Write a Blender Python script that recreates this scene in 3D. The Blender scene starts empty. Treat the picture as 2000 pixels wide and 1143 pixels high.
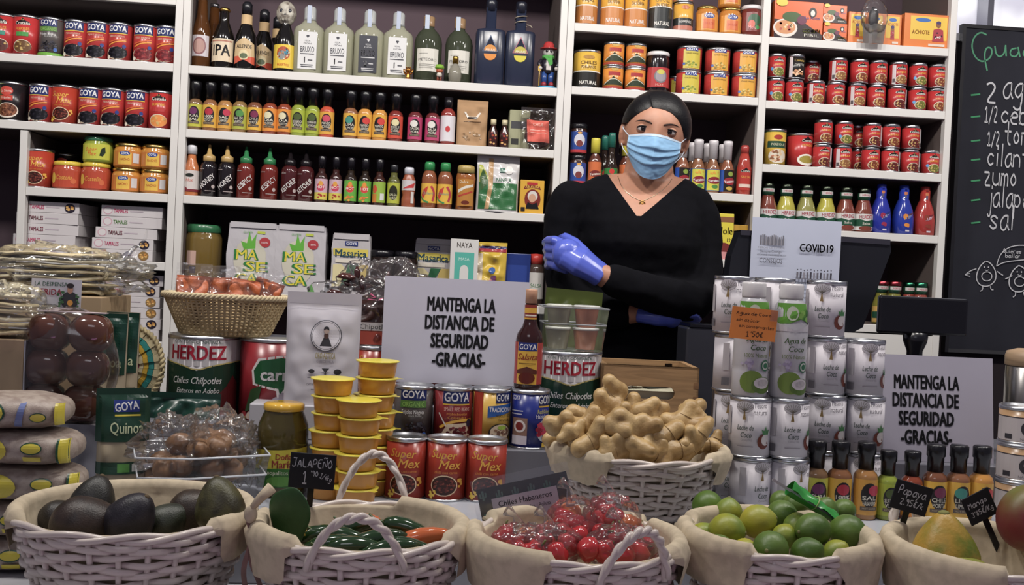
import bpy, bmesh, math, random
from mathutils import Vector, Matrix, noise, geometry
SC = bpy.context.scene
COL = SC.collection
PI = math.pi
# ---------------------------------------------------------------- camera
CAMZ = 1.30
YAW, PITCH, ROLL, FOC = math.radians(4.554), math.radians(-1.087), math.radians(2.752), 2000.0
def cam_axes():
    cy, sy, cp, sp = math.cos(YAW), math.sin(YAW), math.cos(PITCH), math.sin(PITCH)
    fw = Vector((sy*cp, cy*cp, sp)); rt = Vector((cy, -sy, 0)); up = rt.cross(fw)
    return rt*math.cos(ROLL)+up*math.sin(ROLL), up*math.cos(ROLL)-rt*math.sin(ROLL), fw
RT, UP, FW = cam_axes()
cd = bpy.data.cameras.new('camera'); cd.sensor_width = 36.0; cd.lens = 36.0*FOC/2000.0; cd.clip_start = 0.05
cam = bpy.data.objects.new('camera', cd); COL.objects.link(cam)
cam.matrix_world = Matrix(((RT.x, UP.x, -FW.x, 0), (RT.y, UP.y, -FW.y, 0), (RT.z, UP.z, -FW.z, CAMZ), (0, 0, 0, 1)))
SC.camera = cam
# ---------------------------------------------------------------- world and lamps
w = bpy.data.worlds.new('market_hall'); SC.world = w; w.use_nodes = True
w.node_tree.nodes['Background'].inputs[0].default_value = (0.62, 0.58, 0.75, 1)
w.node_tree.nodes['Background'].inputs[1].default_value = 0.19
def area(name, loc, target, sx, sy, power, col, spread=180):
    d = bpy.data.lights.new(name, 'AREA'); d.shape = 'RECTANGLE'; d.size = sx; d.size_y = sy; d.energy = power; d.color = col
    d.spread = math.radians(spread)
    o = bpy.data.objects.new(name, d); COL.objects.link(o); o.location = loc
    o.rotation_euler = (Vector(target)-Vector(loc)).to_track_quat('-Z', 'Y').to_euler()
    return o
for i, x in enumerate((-1.35, -0.55, 0.25, 1.05, 1.85)):       # the stall's row of ceiling spots
    area('ceiling_spot', (x, 1.62, 2.8), (x, 2.75, 1.4), 0.16, 0.16, 11.5, (1.0, 0.955, 0.90))
area('aisle_light', (-0.6, -0.9, 3.1), (0.2, 2.2, 1.0), 1.2, 0.5, 5, (0.93, 0.92, 1.0))
area('neon_glow', (0.15, -0.35, 0.42), (0.15, 1.35, 0.85), 1.2, 0.06, 1.1, (1.0, 0.42, 0.85))
vs = SC.view_settings
vs.view_transform = 'Standard'; vs.look = 'None'; vs.gamma = 1.0; vs.use_curve_mapping = False; vs.exposure = 0.35
# ---------------------------------------------------------------- pixels to places
def ray(px, py): return FW*FOC + RT*(px-1000.0) + UP*(571.5-py)
def at(px, py, Y):
    d = ray(px, py); d = d*(Y/d.y); return Vector((d.x, d.y, d.z+CAMZ))
def onz(px, py, z):
    d = ray(px, py); d = d*((z-CAMZ)/d.z); return Vector((d.x, d.y, z))
def proj(p):
    q = Vector(p)-Vector((0, 0, CAMZ)); k = FOC/q.dot(FW); return 1000+q.dot(RT)*k, 571.5-q.dot(UP)*k
def solvex(px, Y, z):
    x = 0.0
    for _ in range(5):
        a = proj((x, Y, z))[0]; b = proj((x+.01, Y, z))[0]; x += (px-a)/((b-a)/.01)
    return x
# ---------------------------------------------------------------- materials
def lin(c): return c/12.92 if c <= 0.04045 else ((c+0.055)/1.055)**2.4
MATS = {}
KINDN = {'g': 'glossy', 'r': 'matte', 'm': 'metal', 'c': 'film', 'b': 'glass', 'f': 'fabric', 'w': 'wood', 'n': 'skin', 'p': 'paper', 's': 'sheen', 'k': 'chalk'}
def M(spec):
    if spec in MATS: return MATS[spec]
    hx, _, fl = spec.partition('/')
    col = tuple(lin(int(hx[i:i+2], 16)/255) for i in (1, 3, 5)) + (1,)
    lum = .3*col[0]+.6*col[1]+.1*col[2]
    if fl not in ('h', 'c', 'ch'): col = tuple(lum+(c-lum)*.90 for c in col[:3])+(1,)
    m = bpy.data.materials.new(KINDN.get(fl[:1], 'print')+'_'+hx[1:]); m.use_nodes = True
    nt = m.node_tree; N = nt.nodes; L = nt.links
    p = N['Principled BSDF']; p.inputs['Base Color'].default_value = col; p.inputs['Roughness'].default_value = 0.45
    out = N['Material Output']
    def nz(scale, detail=3, coord='Object'):
        t = N.new('ShaderNodeTexCoord'); n = N.new('ShaderNodeTexNoise'); n.inputs['Scale'].default_value = scale; n.inputs['Detail'].default_value = detail
        L.new(t.outputs[coord], n.inputs['Vector']); return n
    def mixcol(fac, amount, c2):
        mx = N.new('ShaderNodeMix'); mx.data_type = 'RGBA'
        r = N.new('ShaderNodeMapRange'); r.inputs[1].default_value = .4; r.inputs[2].default_value = .62; r.inputs[4].default_value = amount
        L.new(fac, r.inputs[0]); L.new(r.outputs[0], mx.inputs[0]); mx.inputs[6].default_value = col; mx.inputs[7].default_value = c2
        L.new(mx.outputs[2], p.inputs['Base Color'])
    def bump(fac, st, dist=.002):
        b = N.new('ShaderNodeBump'); b.inputs['Strength'].default_value = st; b.inputs['Distance'].default_value = dist
        L.new(fac, b.inputs['Height']); L.new(b.outputs[0], p.inputs['Normal']); return b
    dk = tuple(c*.55 for c in col[:3])+(1,)
    if fl == 'g': p.inputs['Roughness'].default_value = .13; p.inputs['Coat Weight'].default_value = .4; p.inputs['Coat Roughness'].default_value = .06
    elif fl == 's': p.inputs['Roughness'].default_value = .26
    elif fl == 'r': p.inputs['Roughness'].default_value = .85
    elif fl == 'm':
        p.inputs['Metallic'].default_value = 1; p.inputs['Roughness'].default_value = .28
    elif fl == 'p':
        p.inputs['Roughness'].default_value = .75; n = nz(9); mixcol(n.outputs[0], .25, tuple(c*.9 for c in col[:3])+(1,))
    elif fl in ('c', 'b', 'ch'):
        t = N.new('ShaderNodeBsdfTransparent'); mx = N.new('ShaderNodeMixShader'); fr = N.new('ShaderNodeFresnel'); fr.inputs[0].default_value = 1.45
        if fl == 'b':
            t.inputs[0].default_value = col; mx.inputs[0].default_value = .45; p.inputs['Roughness'].default_value = .07
            L.new(t.outputs[0], mx.inputs[1]); L.new(p.outputs[0], mx.inputs[2])
        else:
            t.inputs[0].default_value = (.985, .985, .985, 1)
            g = N.new('ShaderNodeBsdfGlossy'); g.inputs[1].default_value = .11; g.inputs[0].default_value = (1, 1, 1, 1)
            add = N.new('ShaderNodeMath'); add.operation = 'MULTIPLY_ADD'; add.inputs[1].default_value = .75 if fl == 'c' else .7; add.inputs[2].default_value = .025 if fl == 'c' else .015
            n = nz(26, 2); b = N.new('ShaderNodeBump'); b.inputs['Strength'].default_value = .55 if fl == 'c' else .05; b.inputs['Distance'].default_value = .01
            L.new(n.outputs[0], b.inputs['Height']); L.new(b.outputs[0], g.inputs['Normal']); L.new(b.outputs[0], fr.inputs['Normal'])
            L.new(fr.outputs[0], add.inputs[0]); L.new(add.outputs[0], mx.inputs[0])
            g2 = N.new('ShaderNodeMixShader'); d2 = N.new('ShaderNodeBsdfDiffuse'); d2.inputs[0].default_value = col; g2.inputs[0].default_value = .05
            L.new(t.outputs[0], g2.inputs[1]); L.new(d2.outputs[0], g2.inputs[2])
            L.new(g2.outputs[0], mx.inputs[1]); L.new(g.outputs[0], mx.inputs[2])
        L.new(mx.outputs[0], out.inputs[0])
    elif fl == 'f':
        p.inputs['Roughness'].default_value = .95; p.inputs['Specular IOR Level'].default_value = .15; n = nz(60, 4); mixcol(n.outputs[0], .35, dk); bump(n.outputs[0], .35)
    elif fl == 'k':
        p.inputs['Roughness'].default_value = .8; n = nz(5, 6); mixcol(n.outputs[0], .5, tuple(min(1, c*1.5+.004) for c in col[:3])+(1,))
    elif fl == 'w':
        p.inputs['Roughness'].default_value = .5
        t = N.new('ShaderNodeTexCoord'); mp = N.new('ShaderNodeMapping'); mp.inputs['Scale'].default_value = (3, 3, 30)
        n = N.new('ShaderNodeTexNoise'); n.inputs['Scale'].default_value = 3; n.inputs['Detail'].default_value = 5; n.inputs['Distortion'].default_value = 1.2
        L.new(t.outputs['Object'], mp.inputs[0]); L.new(mp.outputs[0], n.inputs['Vector']); mixcol(n.outputs[0], .55, dk); bump(n.outputs[0], .1)
    elif fl[:1] == 'n':      # organic skins: n=generic, with second colour after ':'
        sc = 14; c2 = dk
        if ':' in fl:
            _, h2, s2 = fl.split(':'); c2 = tuple(lin(int(h2[i:i+2], 16)/255) for i in (0, 2, 4))+(1,); sc = float(s2)
        p.inputs['Roughness'].default_value = .42; n = nz(sc, 4); mixcol(n.outputs[0], .9, c2); n2 = nz(sc*9, 2); bump(n2.outputs[0], .25)
    elif fl == 'j':
        p.inputs['Roughness'].default_value = .46; p.inputs['Specular IOR Level'].default_value = .35; n = nz(220, 2); bump(n.outputs[0], .25)
    elif fl == 'h':
        p.inputs['Roughness'].default_value = .5; p.inputs['Subsurface Weight'].default_value = .12; p.inputs['Subsurface Radius'].default_value = (.01, .004, .002)
        n = nz(40, 3); mixcol(n.outputs[0], .18, dk)
    else:
        n = nz(30, 2); r = N.new('ShaderNodeMapRange'); r.inputs[3].default_value = .34; r.inputs[4].default_value = .52
        L.new(n.outputs[0], r.inputs[0]); L.new(r.outputs[0], p.inputs['Roughness'])
    MATS[spec] = m
    return m
# ---------------------------------------------------------------- mesh building
class MB:
    def __init__(s): s.v = []; s.f = []; s.m = []; s.s = []
    def add(s, vs, fs, mat, sm=False):
        o = len(s.v); s.v += [tuple(x) for x in vs]
        for f in fs: s.f.append(tuple(i+o for i in f)); s.m.append(mat); s.s.append(sm)
        return s
    def lathe(s, prof, mat, n=20, sm=True, sx=1, sy=1, e=2.0, c=(0, 0, 0), fn=None):
        vs = []; fs = []
        for (r, z) in prof:
            for k in range(n):
                a = 2*PI*(k+.5)/n; ca, sa = math.cos(a), math.sin(a)
                q = (abs(ca)**e+abs(sa)**e)**(-1/e) if e != 2 else 1
                p = Vector((c[0]+r*q*ca*sx, c[1]+r*q*sa*sy, c[2]+z)); vs.append(fn(p) if fn else p)
        for i in range(len(prof)-1):
            for k in range(n):
                a, b = i*n+k, i*n+(k+1) % n; fs.append((a, b, b+n, a+n))
        if prof[0][0] > 1e-6: fs.append(tuple(range(n-1, -1, -1)))
        if prof[-1][0] > 1e-6: fs.append(tuple(range((len(prof)-1)*n, len(prof)*n)))
        return s.add(vs, fs, mat, sm)
    def box(s, x0, x1, y0, y1, z0, z1, mat, fn=None, b=0):
        if b:
            bm = bmesh.new(); bmesh.ops.create_cube(bm, size=1)
            for v in bm.verts: v.co = Vector(((x0+x1)/2+v.co.x*(x1-x0), (y0+y1)/2+v.co.y*(y1-y0), (z0+z1)/2+v.co.z*(z1-z0)))
            bmesh.ops.bevel(bm, geom=bm.edges[:], offset=b, segments=2, affect='EDGES', profile=.5); s.bm(bm, mat, False, fn); return s
        vs = [Vector((x, y, z)) for z in (z0, z1) for y in (y0, y1) for x in (x0, x1)]
        if fn: vs = [fn(v) for v in vs]
        return s.add(vs, [(0, 2, 3, 1), (4, 5, 7, 6), (0, 1, 5, 4), (2, 6, 7, 3), (0, 4, 6, 2), (1, 3, 7, 5)], mat)
    def bm(s, bm, mat, sm=False, fn=None):
        bm.verts.index_update(); s.add([fn(v.co) if fn else v.co for v in bm.verts], [[v.index for v in f.verts] for f in bm.faces], mat, sm); bm.free(); return s
    def tube(s, pts, r, mat, n=8, closed=False, sm=True, flat=1.0):
        pts = [Vector(p) for p in pts]; m = len(pts); rs = r if isinstance(r, (list, tuple)) else [r]*m; vs = []; fs = []; ref = None
        for i, p in enumerate(pts):
            a = pts[(i-1) % m] if closed or i else pts[0]; b = pts[(i+1) % m] if closed or i < m-1 else pts[-1]
            t = (b-a).normalized()
            if ref is None: ref = t.orthogonal().normalized()
            ref = (ref - t*ref.dot(t)).normalized(); bi = t.cross(ref)
            for k in range(n):
                q = 2*PI*k/n; vs.append(p+(ref*math.cos(q)+bi*math.sin(q)*flat)*rs[i])
        for i in range(m if closed else m-1):
            for k in range(n):
                a, b = i*n+k, i*n+(k+1) % n; c = ((i+1) % m)*n; fs.append((a, b, c+(k+1) % n, c+k))
        if not closed: fs += [tuple(range(n-1, -1, -1)), tuple(range((m-1)*n, m*n))]
        return s.add(vs, fs, mat, sm)
    def ell(s, c, r, mat, nu=16, nv=10, fn=None, rot=None):
        vs = []; fs = []; c = Vector(c)
        for j in range(nv+1):
            th = PI*j/nv
            for k in range(nu):
                a = 2*PI*k/nu; p = Vector((math.sin(th)*math.cos(a), math.sin(th)*math.sin(a), -math.cos(th)))
                if fn: p = fn(p)
                p = Vector((p.x*r[0], p.y*r[1], p.z*r[2])); p = (rot @ p) if rot else p; vs.append(c+p)
        for j in range(nv):
            for k in range(nu):
                a, b = j*nu+k, j*nu+(k+1) % nu; fs.append((a, b, b+nu, a+nu))
        return s.add(vs, fs, mat, True)
    def grid(s, fn, nu, nv, mat, sm=True):
        vs = [fn(i/nu, j/nv) for j in range(nv+1) for i in range(nu+1)]
        return s.add(vs, [(j*(nu+1)+i, j*(nu+1)+i+1, (j+1)*(nu+1)+i+1, (j+1)*(nu+1)+i) for j in range(nv) for i in range(nu)], mat, sm)
    def mesh(s, name):
        me = bpy.data.meshes.new(name); me.from_pydata(s.v, [], s.f); sl = {}
        for sp in s.m:
            if sp not in sl: sl[sp] = len(sl); me.materials.append(M(sp))
        me.polygons.foreach_set('material_index', [sl[x] for x in s.m]); me.polygons.foreach_set('use_smooth', s.s)
        me.validate(); me.update(); return me
def weld(me, d=1e-5):
    bm = bmesh.new(); bm.from_mesh(me); bmesh.ops.remove_doubles(bm, verts=bm.verts, dist=d); bmesh.ops.recalc_face_normals(bm, faces=bm.faces); bm.to_mesh(me); bm.free(); return me
# ---------------------------------------------------------------- printing: flat shapes laid on a surface (units: cm)
TXT = {}
def text2d(s, bold=0, shear=0):
    k = (s, bold, shear)
    if k not in TXT:
        c = bpy.data.curves.new('lettering', 'FONT'); c.body = s; c.size = 1; c.offset = bold; c.shear = shear; c.resolution_u = 2
        o = bpy.data.objects.new('lettering', c); me = bpy.data.meshes.new_from_object(o)
        vs = [(v.co.x, v.co.y) for v in me.vertices]; fs = [tuple(p.vertices) for p in me.polygons]
        bpy.data.objects.remove(o); bpy.data.curves.remove(c); bpy.data.meshes.remove(me)
        x0 = min(v[0] for v in vs); x1 = max(v[0] for v in vs)
        TXT[k] = ([((x-(x0+x1)/2), y) for x, y in vs], fs, x1-x0)
    return TXT[k]
GL = dict(a='4h2h0f1d3d4f;4h4e5d', b='0k0d;0g2h4f3d1d0e', c='4g2h0f2d4e', d='4h2h0f2d4f;4k4d', e='0f4f4g2h0f1d4d', g='4h2h0f2d4f;4h4b2a0b', i='1h1d;1i1j', j='2h2b1a0b;2i2j',
    k='0k0d;3h0f3d', l='1k1d', m='0h0d;0g1h2g2d;2g3h4g4d', n='0h0d;0g2h4g4d', o='2h0f2d4f2h', p='0h0a;0g2h4f2d0e', q='4h2h0f2d4f;4h4a', r='0h0d;0g2h3h', s='4g2h0g2f4e2d0e', t='2k2e3d4d;0h4h',
    u='0h0e2d4e;4h4d', v='0h2d4h', y='0h2d;4h0a', z='0h4h0d4d', A='0d2k4d;1f3f', C='4j2k0h0f2d4e', E='4k0k0d4d;0h3h', G='4j2k0h0f2d4e4g2g', J='0k4k;3k3e2d0d0e', K='0k0d;4k0g4d', L='0k0d4d',
    M='0d0k2g4k4d', N='0d0k4d4k', O='2k0h0f2d4f4h2k', P='0d0k3k4i3g0g')
GL.update({'Ñ': GL['N']+';0l1m3l4m', 'ú': GL['u']+';2i3k', '0': GL['O'], '1': '0i2k2d;0d4d', '2': '0j2k4i0d4d', '3': '0k4k2h4f2d0e', '4': '3d3k0f4f', '5': '4k0k0h3h4f2d0e', '8': '2h0j2k4j2h0f2d4f2h',
    '9': '4i2h0j2k4i3d', '.': '1d1e', "'": '1k1i', '/': '0c4k', '€': '4j2k1h1f2d4e;0h3h;0f3f', '-': '0g4g', ' ': '', 'D': '0d0k2k4h4f2d0d', 'Q': '2k0h0f2d4f4h2k;2f4d', '¿': '2h2g;2f0e1d3d'})
def smooth(p, n=2):
    for _ in range(n):
        if len(p) < 3: return p
        q = [p[0]]
        for a, b in zip(p, p[1:]): q += [(a[0]*.75+b[0]*.25, a[1]*.75+b[1]*.25), (a[0]*.25+b[0]*.75, a[1]*.25+b[1]*.75)]
        p = q+[p[-1]]
    return p
def ribbon(p, w):
    n = len(p); L = []; R = []
    for i in range(n):
        a = p[max(i-1, 0)]; b = p[min(i+1, n-1)]; dx, dy = b[0]-a[0], b[1]-a[1]; l = math.hypot(dx, dy) or 1
        L.append((p[i][0]-dy/l*w/2, p[i][1]+dx/l*w/2)); R.append((p[i][0]+dy/l*w/2, p[i][1]-dx/l*w/2))
    return [[L[i], R[i], R[i+1], L[i+1]] for i in range(n-1)]
def hand(s, h, w, sp=1.25, slant=.08):
    polys = []; x = 0; k = h/7
    for ch in s:
        g = GL.get(ch, ''); wd = 4 if ch not in "il.'j" else 2
        for st in g.split(';'):
            p = [((x+int(st[i]))*k+(ord(st[i+1])-100)*k*slant, (ord(st[i+1])-100)*k) for i in range(0, len(st), 2)]
            if len(p) > 1: polys += ribbon(smooth(p), w)
        x += wd*sp+.4 if ch != ' ' else 2.2
    return polys, x*k
def clipstrip(poly, a, b):
    for lim, sg in ((a, 1), (b, -1)):
        out = []; n = len(poly)
        for i in range(n):
            p, q = poly[i], poly[(i+1) % n]; dp, dq = (p[0]-lim)*sg, (q[0]-lim)*sg
            if dp >= 0: out.append(p)
            if (dp > 0 > dq) or (dp < 0 < dq): t = dp/(dp-dq); out.append((lim, p[1]+(q[1]-p[1])*t))
        poly = out
        if len(poly) < 3: return None
    return poly
def circ(cu, cv, ru, rv, n=18, a0=0): return [(cu+ru*math.cos(2*PI*k/n+a0), cv+rv*math.sin(2*PI*k/n+a0)) for k in range(n)]
def rot2(polys, cu, cv, deg):
    if not deg: return polys
    c, s = math.cos(math.radians(deg)), math.sin(math.radians(deg))
    return [[(cu+(x-cu)*c-(y-cv)*s, cv+(x-cu)*s+(y-cv)*c) for x, y in p] for p in polys]
def shapes2polys(sh):
    t = sh[0]
    if t == 'r': _, a, b, c, d, col = sh; return [[(a, b), (c, b), (c, d), (a, d)]], col
    if t == 'e': return [circ(*sh[1:5])], sh[5]
    if t == 'p':
        pts = sh[1]; tr = geometry.tessellate_polygon([[Vector((x, y, 0)) for x, y in pts]])
        return [[pts[i] for i in q] for q in tr], sh[2]
    if t == 't':
        _, s, cu, cv, h, col = sh[:6]; o = sh[6] if len(sh) > 6 else {}
        vs, fs, wd = text2d(s, 0, o.get('sh', 0)); k = h/.70; kx = k*o.get('x', 1); bb = o.get('b', 0)*.75
        if 'w' in o: kx = o['w']/wd
        ofs = [(0, 0)] if not bb else [(-bb, 0), (bb, 0)] if bb < .02 else [(-bb, -bb*.5), (bb, -bb*.5), (-bb, bb*.5), (bb, bb*.5)]
        if bb >= .034: ofs.append((0, 0))
        return rot2([[(cu+(vs[i][0]+dx)*kx, cv-h/2+(vs[i][1]+dy)*k) for i in f] for dx, dy in ofs for f in fs], cu, cv, o.get('rot', 0)), col
    if t == 'h':
        _, s, cu, cv, h, w, col = sh[:7]; o = sh[7] if len(sh) > 7 else {}
        ps, wd = hand(s, h, w); kx = o.get('w', wd)/wd
        return rot2([[(cu+(x-wd/2)*kx, cv-h/2+y) for x, y in p] for p in ps], cu, cv, o.get('rot', 0)), col
    if t == 'l': return ribbon(smooth(sh[1], sh[4] if len(sh) > 4 else 2), sh[2]), sh[3]
    if t == 'm': return sh[1], sh[2]
    if t == 'd':
        _, cu, cv, ru, rv, n, r, cols = sh; rnd = random.Random(int(n*7+ru*100)); out = {}
        for i in range(n):
            a = rnd.random()*2*PI; q = math.sqrt(rnd.random()); c = cols[i % len(cols)]
            out.setdefault(c, []).append(circ(cu+q*ru*math.cos(a), cv+q*rv*math.sin(a), r*(.8+.4*rnd.random()), r*(.7+.3*rnd.random()), 7))
        return out, None
def print_on(shapes, wrap, du=None, mb=None, eps=.00016, e0=.0002, dv=None):
    mb = mb or MB(); lay = 0
    for sh in shapes:
        ps, col = shapes2polys(sh)
        for c, pl in (ps.items() if col is None else [(col, ps)]):
            lay += 1
            for p in pl:
                lo = min(q[0] for q in p); hi = max(q[0] for q in p)
                if du and math.floor(lo/du) != math.floor(hi/du-1e-9):
                    pcs = [clipstrip(p, k*du, (k+1)*du) for k in range(math.floor(lo/du), math.floor(hi/du-1e-9)+1)]
                else: pcs = [p]
                if dv:
                    pq = []
                    for q in pcs:
                        if not q: continue
                        q = [(y, x) for x, y in q]; a0 = math.floor(min(z[0] for z in q)/dv); a1 = math.floor(max(z[0] for z in q)/dv-1e-9)
                        for k in range(a0, a1+1):
                            r = clipstrip(q, k*dv, (k+1)*dv)
                            if r: pq.append([(y, x) for x, y in r])
                    pcs = pq
                for q in pcs:
                    if not q: continue
                    ar = sum(q[i][0]*q[(i+1) % len(q)][1]-q[(i+1) % len(q)][0]*q[i][1] for i in range(len(q)))
                    if ar < 0: q = q[::-1]
                    mb.add([wrap(x/100, y/100, e0+lay*eps) for x, y in q], [tuple(range(len(q)))], c)
    return mb
def cylw(R, z0=0): return lambda u, v, e: Vector(((R+e)*math.sin(u/R), -(R+e)*math.cos(u/R), z0+v))
def flatw(y=0, z0=0, x0=0): return lambda u, v, e: Vector((x0+u, y-e, z0+v))
# ---------------------------------------------------------------- objects
def link(name, me, parent=None):
    o = bpy.data.objects.new(name, me); COL.objects.link(o)
    if parent: o.parent = parent
    return o
def tag(o, label, cat, group=None):
    o['label'] = label; o['category'] = cat
    if group: o['group'] = group
    return o
def thing(name, label, cat, loc=(0, 0, 0), rz=0, group=None):
    o = link(name, None); o.empty_display_size = .02; o.location = loc; o.rotation_euler = (0, 0, rz); return tag(o, label, cat, group)
def part(name, mb, parent, label=None):
    o = link(name, mb.mesh(name) if isinstance(mb, MB) else mb, parent)
    if label: o['label'] = label
    return o
def struct(name, mb, parent=None):
    o = link(name, mb.mesh(name), parent)
    if not parent: o['kind'] = 'structure'
    return o
ORD = 'first second third fourth fifth sixth seventh eighth ninth tenth eleventh twelfth thirteenth fourteenth fifteenth sixteenth seventeenth eighteenth nineteenth twentieth twenty-first twenty-second'.split()
K = {}
def kind(key, name, cat, desc, parts, w, h, d=None): K[key] = dict(name=name, cat=cat, desc=desc, parts=[(n, mb.mesh(n) if isinstance(mb, MB) else mb) for n, mb in parts], w=w, h=h, d=d or w)
def put(key, loc, label, rz=0, group=None, cat=None):
    k = K[key]; t = thing(k['name'], label, cat or k['cat'], loc, rz, group)
    for n, me in k['parts']: link(n, me, t)
    return t
SH = 3.05
def row(items, z, phrase, group, back=.012, order=True):
    """items: (kind, pixel x, options) from left to right; each thing stands on the shelf board at height z"""
    for i, it in enumerate(items):
        key, px = it[0], it[1]; o = it[2] if len(it) > 2 else {}
        k = K[key]; y = SH+back+k['d']/2+o.get('dy', 0); zz = z+o.get('z', 0); x = solvex(px, y, zz+k['h']/2)
        desc = k['desc']
        while len(('%s %s from left %s' % (desc, ORD[i], phrase)).split()) > 15: desc = desc[:max(desc.rfind(w_) for w_ in (' and ', ' with ', ' topped ', ' on '))]
        put(key, (x, y, zz), o.get('label') or '%s, %s from left %s' % (desc, ORD[i], phrase), o.get('rz', 0), group)
def layered(items):
    """items: (px, Y); returns a phrase for each that places it in its heap"""
    ys = sorted(i[1] for i in items); lo, hi = ys[len(ys)//3], ys[2*len(ys)//3]; lay = [0 if i[1] < lo else 1 if i[1] < hi else 2 for i in items]; out = []
    for k, i in enumerate(items):
        r = sorted(j[0] for j, l in zip(items, lay) if l == lay[k]); out.append('%s from left in the %s layer' % (ORD[r.index(i[0])], ('front', 'middle', 'back')[lay[k]]))
    return out
# ---------------------------------------------------------------- the setting
WHT = '#d5d2cd'
struct('floor', MB().box(-3, 3.2, -1.5, 3.9, -.05, 0, '#4a4644/r'))
struct('wall_back', MB().box(-3, 3.2, 3.62, 3.7, 0, 3.4, '#2b2126/r'))
struct('wall_left', MB().box(-2.06, -2.0, 2.2, 3.62, 0, 3.4, '#2a2730/r'))
def shelf_unit(x0, x1, label, boards, uprights, backz=(0.1, 2.6), deep=.34):
    t = thing('shelving_unit', label, 'shelving', ((x0+x1)/2, SH, 0))
    cx = (x0+x1)/2
    for (a, b, z) in boards:
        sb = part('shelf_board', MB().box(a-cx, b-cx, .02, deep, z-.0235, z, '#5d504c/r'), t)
        part('front_edge', MB().box(a-cx, b-cx, .0, .0199, z-.024, z, WHT, b=.0015), sb)
    for (a, b, z0, z1) in uprights:
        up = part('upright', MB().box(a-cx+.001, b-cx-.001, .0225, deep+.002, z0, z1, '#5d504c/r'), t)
        part('front_edge', MB().box(a-cx, b-cx, -.002, .0224, z0, z1, WHT, b=.0015), up)
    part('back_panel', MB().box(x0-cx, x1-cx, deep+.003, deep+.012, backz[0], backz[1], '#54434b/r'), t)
    return t
shelf_unit(-2.0, -.751, 'white shelving bay at far left holding bean cans and tamale boxes',
    [(-2.0, -.772, 2.053), (-2.0, -.772, 1.86), (-2.0, -.772, 1.669), (-1.172, -.772, 1.481), (-1.172, -.772, 1.282), (-1.172, -.772, 1.05)],
    [(-.772, -.751, .1, 2.6), (-1.193, -1.172, .1, 1.642)])
shelf_unit(-.75, .3695, 'wide white shelving bay in the middle holding liquor and hot sauces',
    [(-.729, .349, 2.30), (-.729, .349, 1.858), (-.729, .349, 1.673), (-.729, .349, 1.481), (-.729, .349, 1.205), (-.729, .349, .9)],
    [(-.75, -.729, .1, 2.6), (.349, .3695, .1, 2.6)])
shelf_unit(.3705, 1.574, 'white shelving bay on the right with a divider and stacked red cans',
    [(.392, .964, 2.056), (.392, .964, 1.867), (.392, .964, 1.573), (.392, .964, 1.372), (.987, 1.553, 2.054), (.987, 1.553, 1.861), (.987, 1.553, 1.668), (.987, 1.553, 1.478), (.987, 1.553, 1.195)],
    [(.3705, .392, .1, 2.6), (.964, .987, .1, 2.6), (1.553, 1.574, .1, 2.6)])
part('plinth', MB().box(.987-.97225, 1.553-.97225, .001, .012, .95, 1.167, WHT), bpy.data.objects['shelving_unit.002'])
# dark sheeted wall right of the shelving, with a lit window above the blackboard
struct('wall_right', MB().box(1.58, 3.2, 3.30, 3.36, 0, 2.14, '#20151b/r').box(1.58, 1.64, 3.30, 3.36, 2.14, 3.0, '#20151b/r').box(2.6, 3.2, 3.30, 3.36, 2.14, 3.0, '#20151b/r'))
wn = struct('window_1', MB().box(1.64, 2.6, 3.36, 3.37, 2.14, 3.0, '#e8eaf2/g'))
struct('window_frame', MB().box(1.64, 2.6, 3.285, 3.355, 2.14, 2.165, '#9a9aa2/m').box(1.64, 1.66, 3.285, 3.355, 2.165, 3.0, '#9a9aa2/m').box(1.80, 1.82, 3.285, 3.355, 2.165, 3.0, '#9a9aa2/m').box(2.1, 2.12, 3.285, 3.355, 2.165, 3.0, '#9a9aa2/m'), wn)
em = bpy.data.materials.new('window_daylight'); em.use_nodes = True
pb = em.node_tree.nodes['Principled BSDF']; pb.inputs['Base Color'].default_value = (.5, .5, .55, 1)
nn = em.node_tree.nodes.new('ShaderNodeTexNoise'); nn.inputs['Scale'].default_value = 4; cr = em.node_tree.nodes.new('ShaderNodeValToRGB')
cr.color_ramp.elements[0].color = (.35, .34, .42, 1); cr.color_ramp.elements[0].position = .4; cr.color_ramp.elements[1].color = (1, 1, 1, 1); cr.color_ramp.elements[1].position = .6
em.node_tree.links.new(nn.outputs[0], cr.inputs[0]); em.node_tree.links.new(cr.outputs[0], pb.inputs['Emission Color']); pb.inputs['Emission Strength'].default_value = .7
wn.data.materials[0] = em
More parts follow.
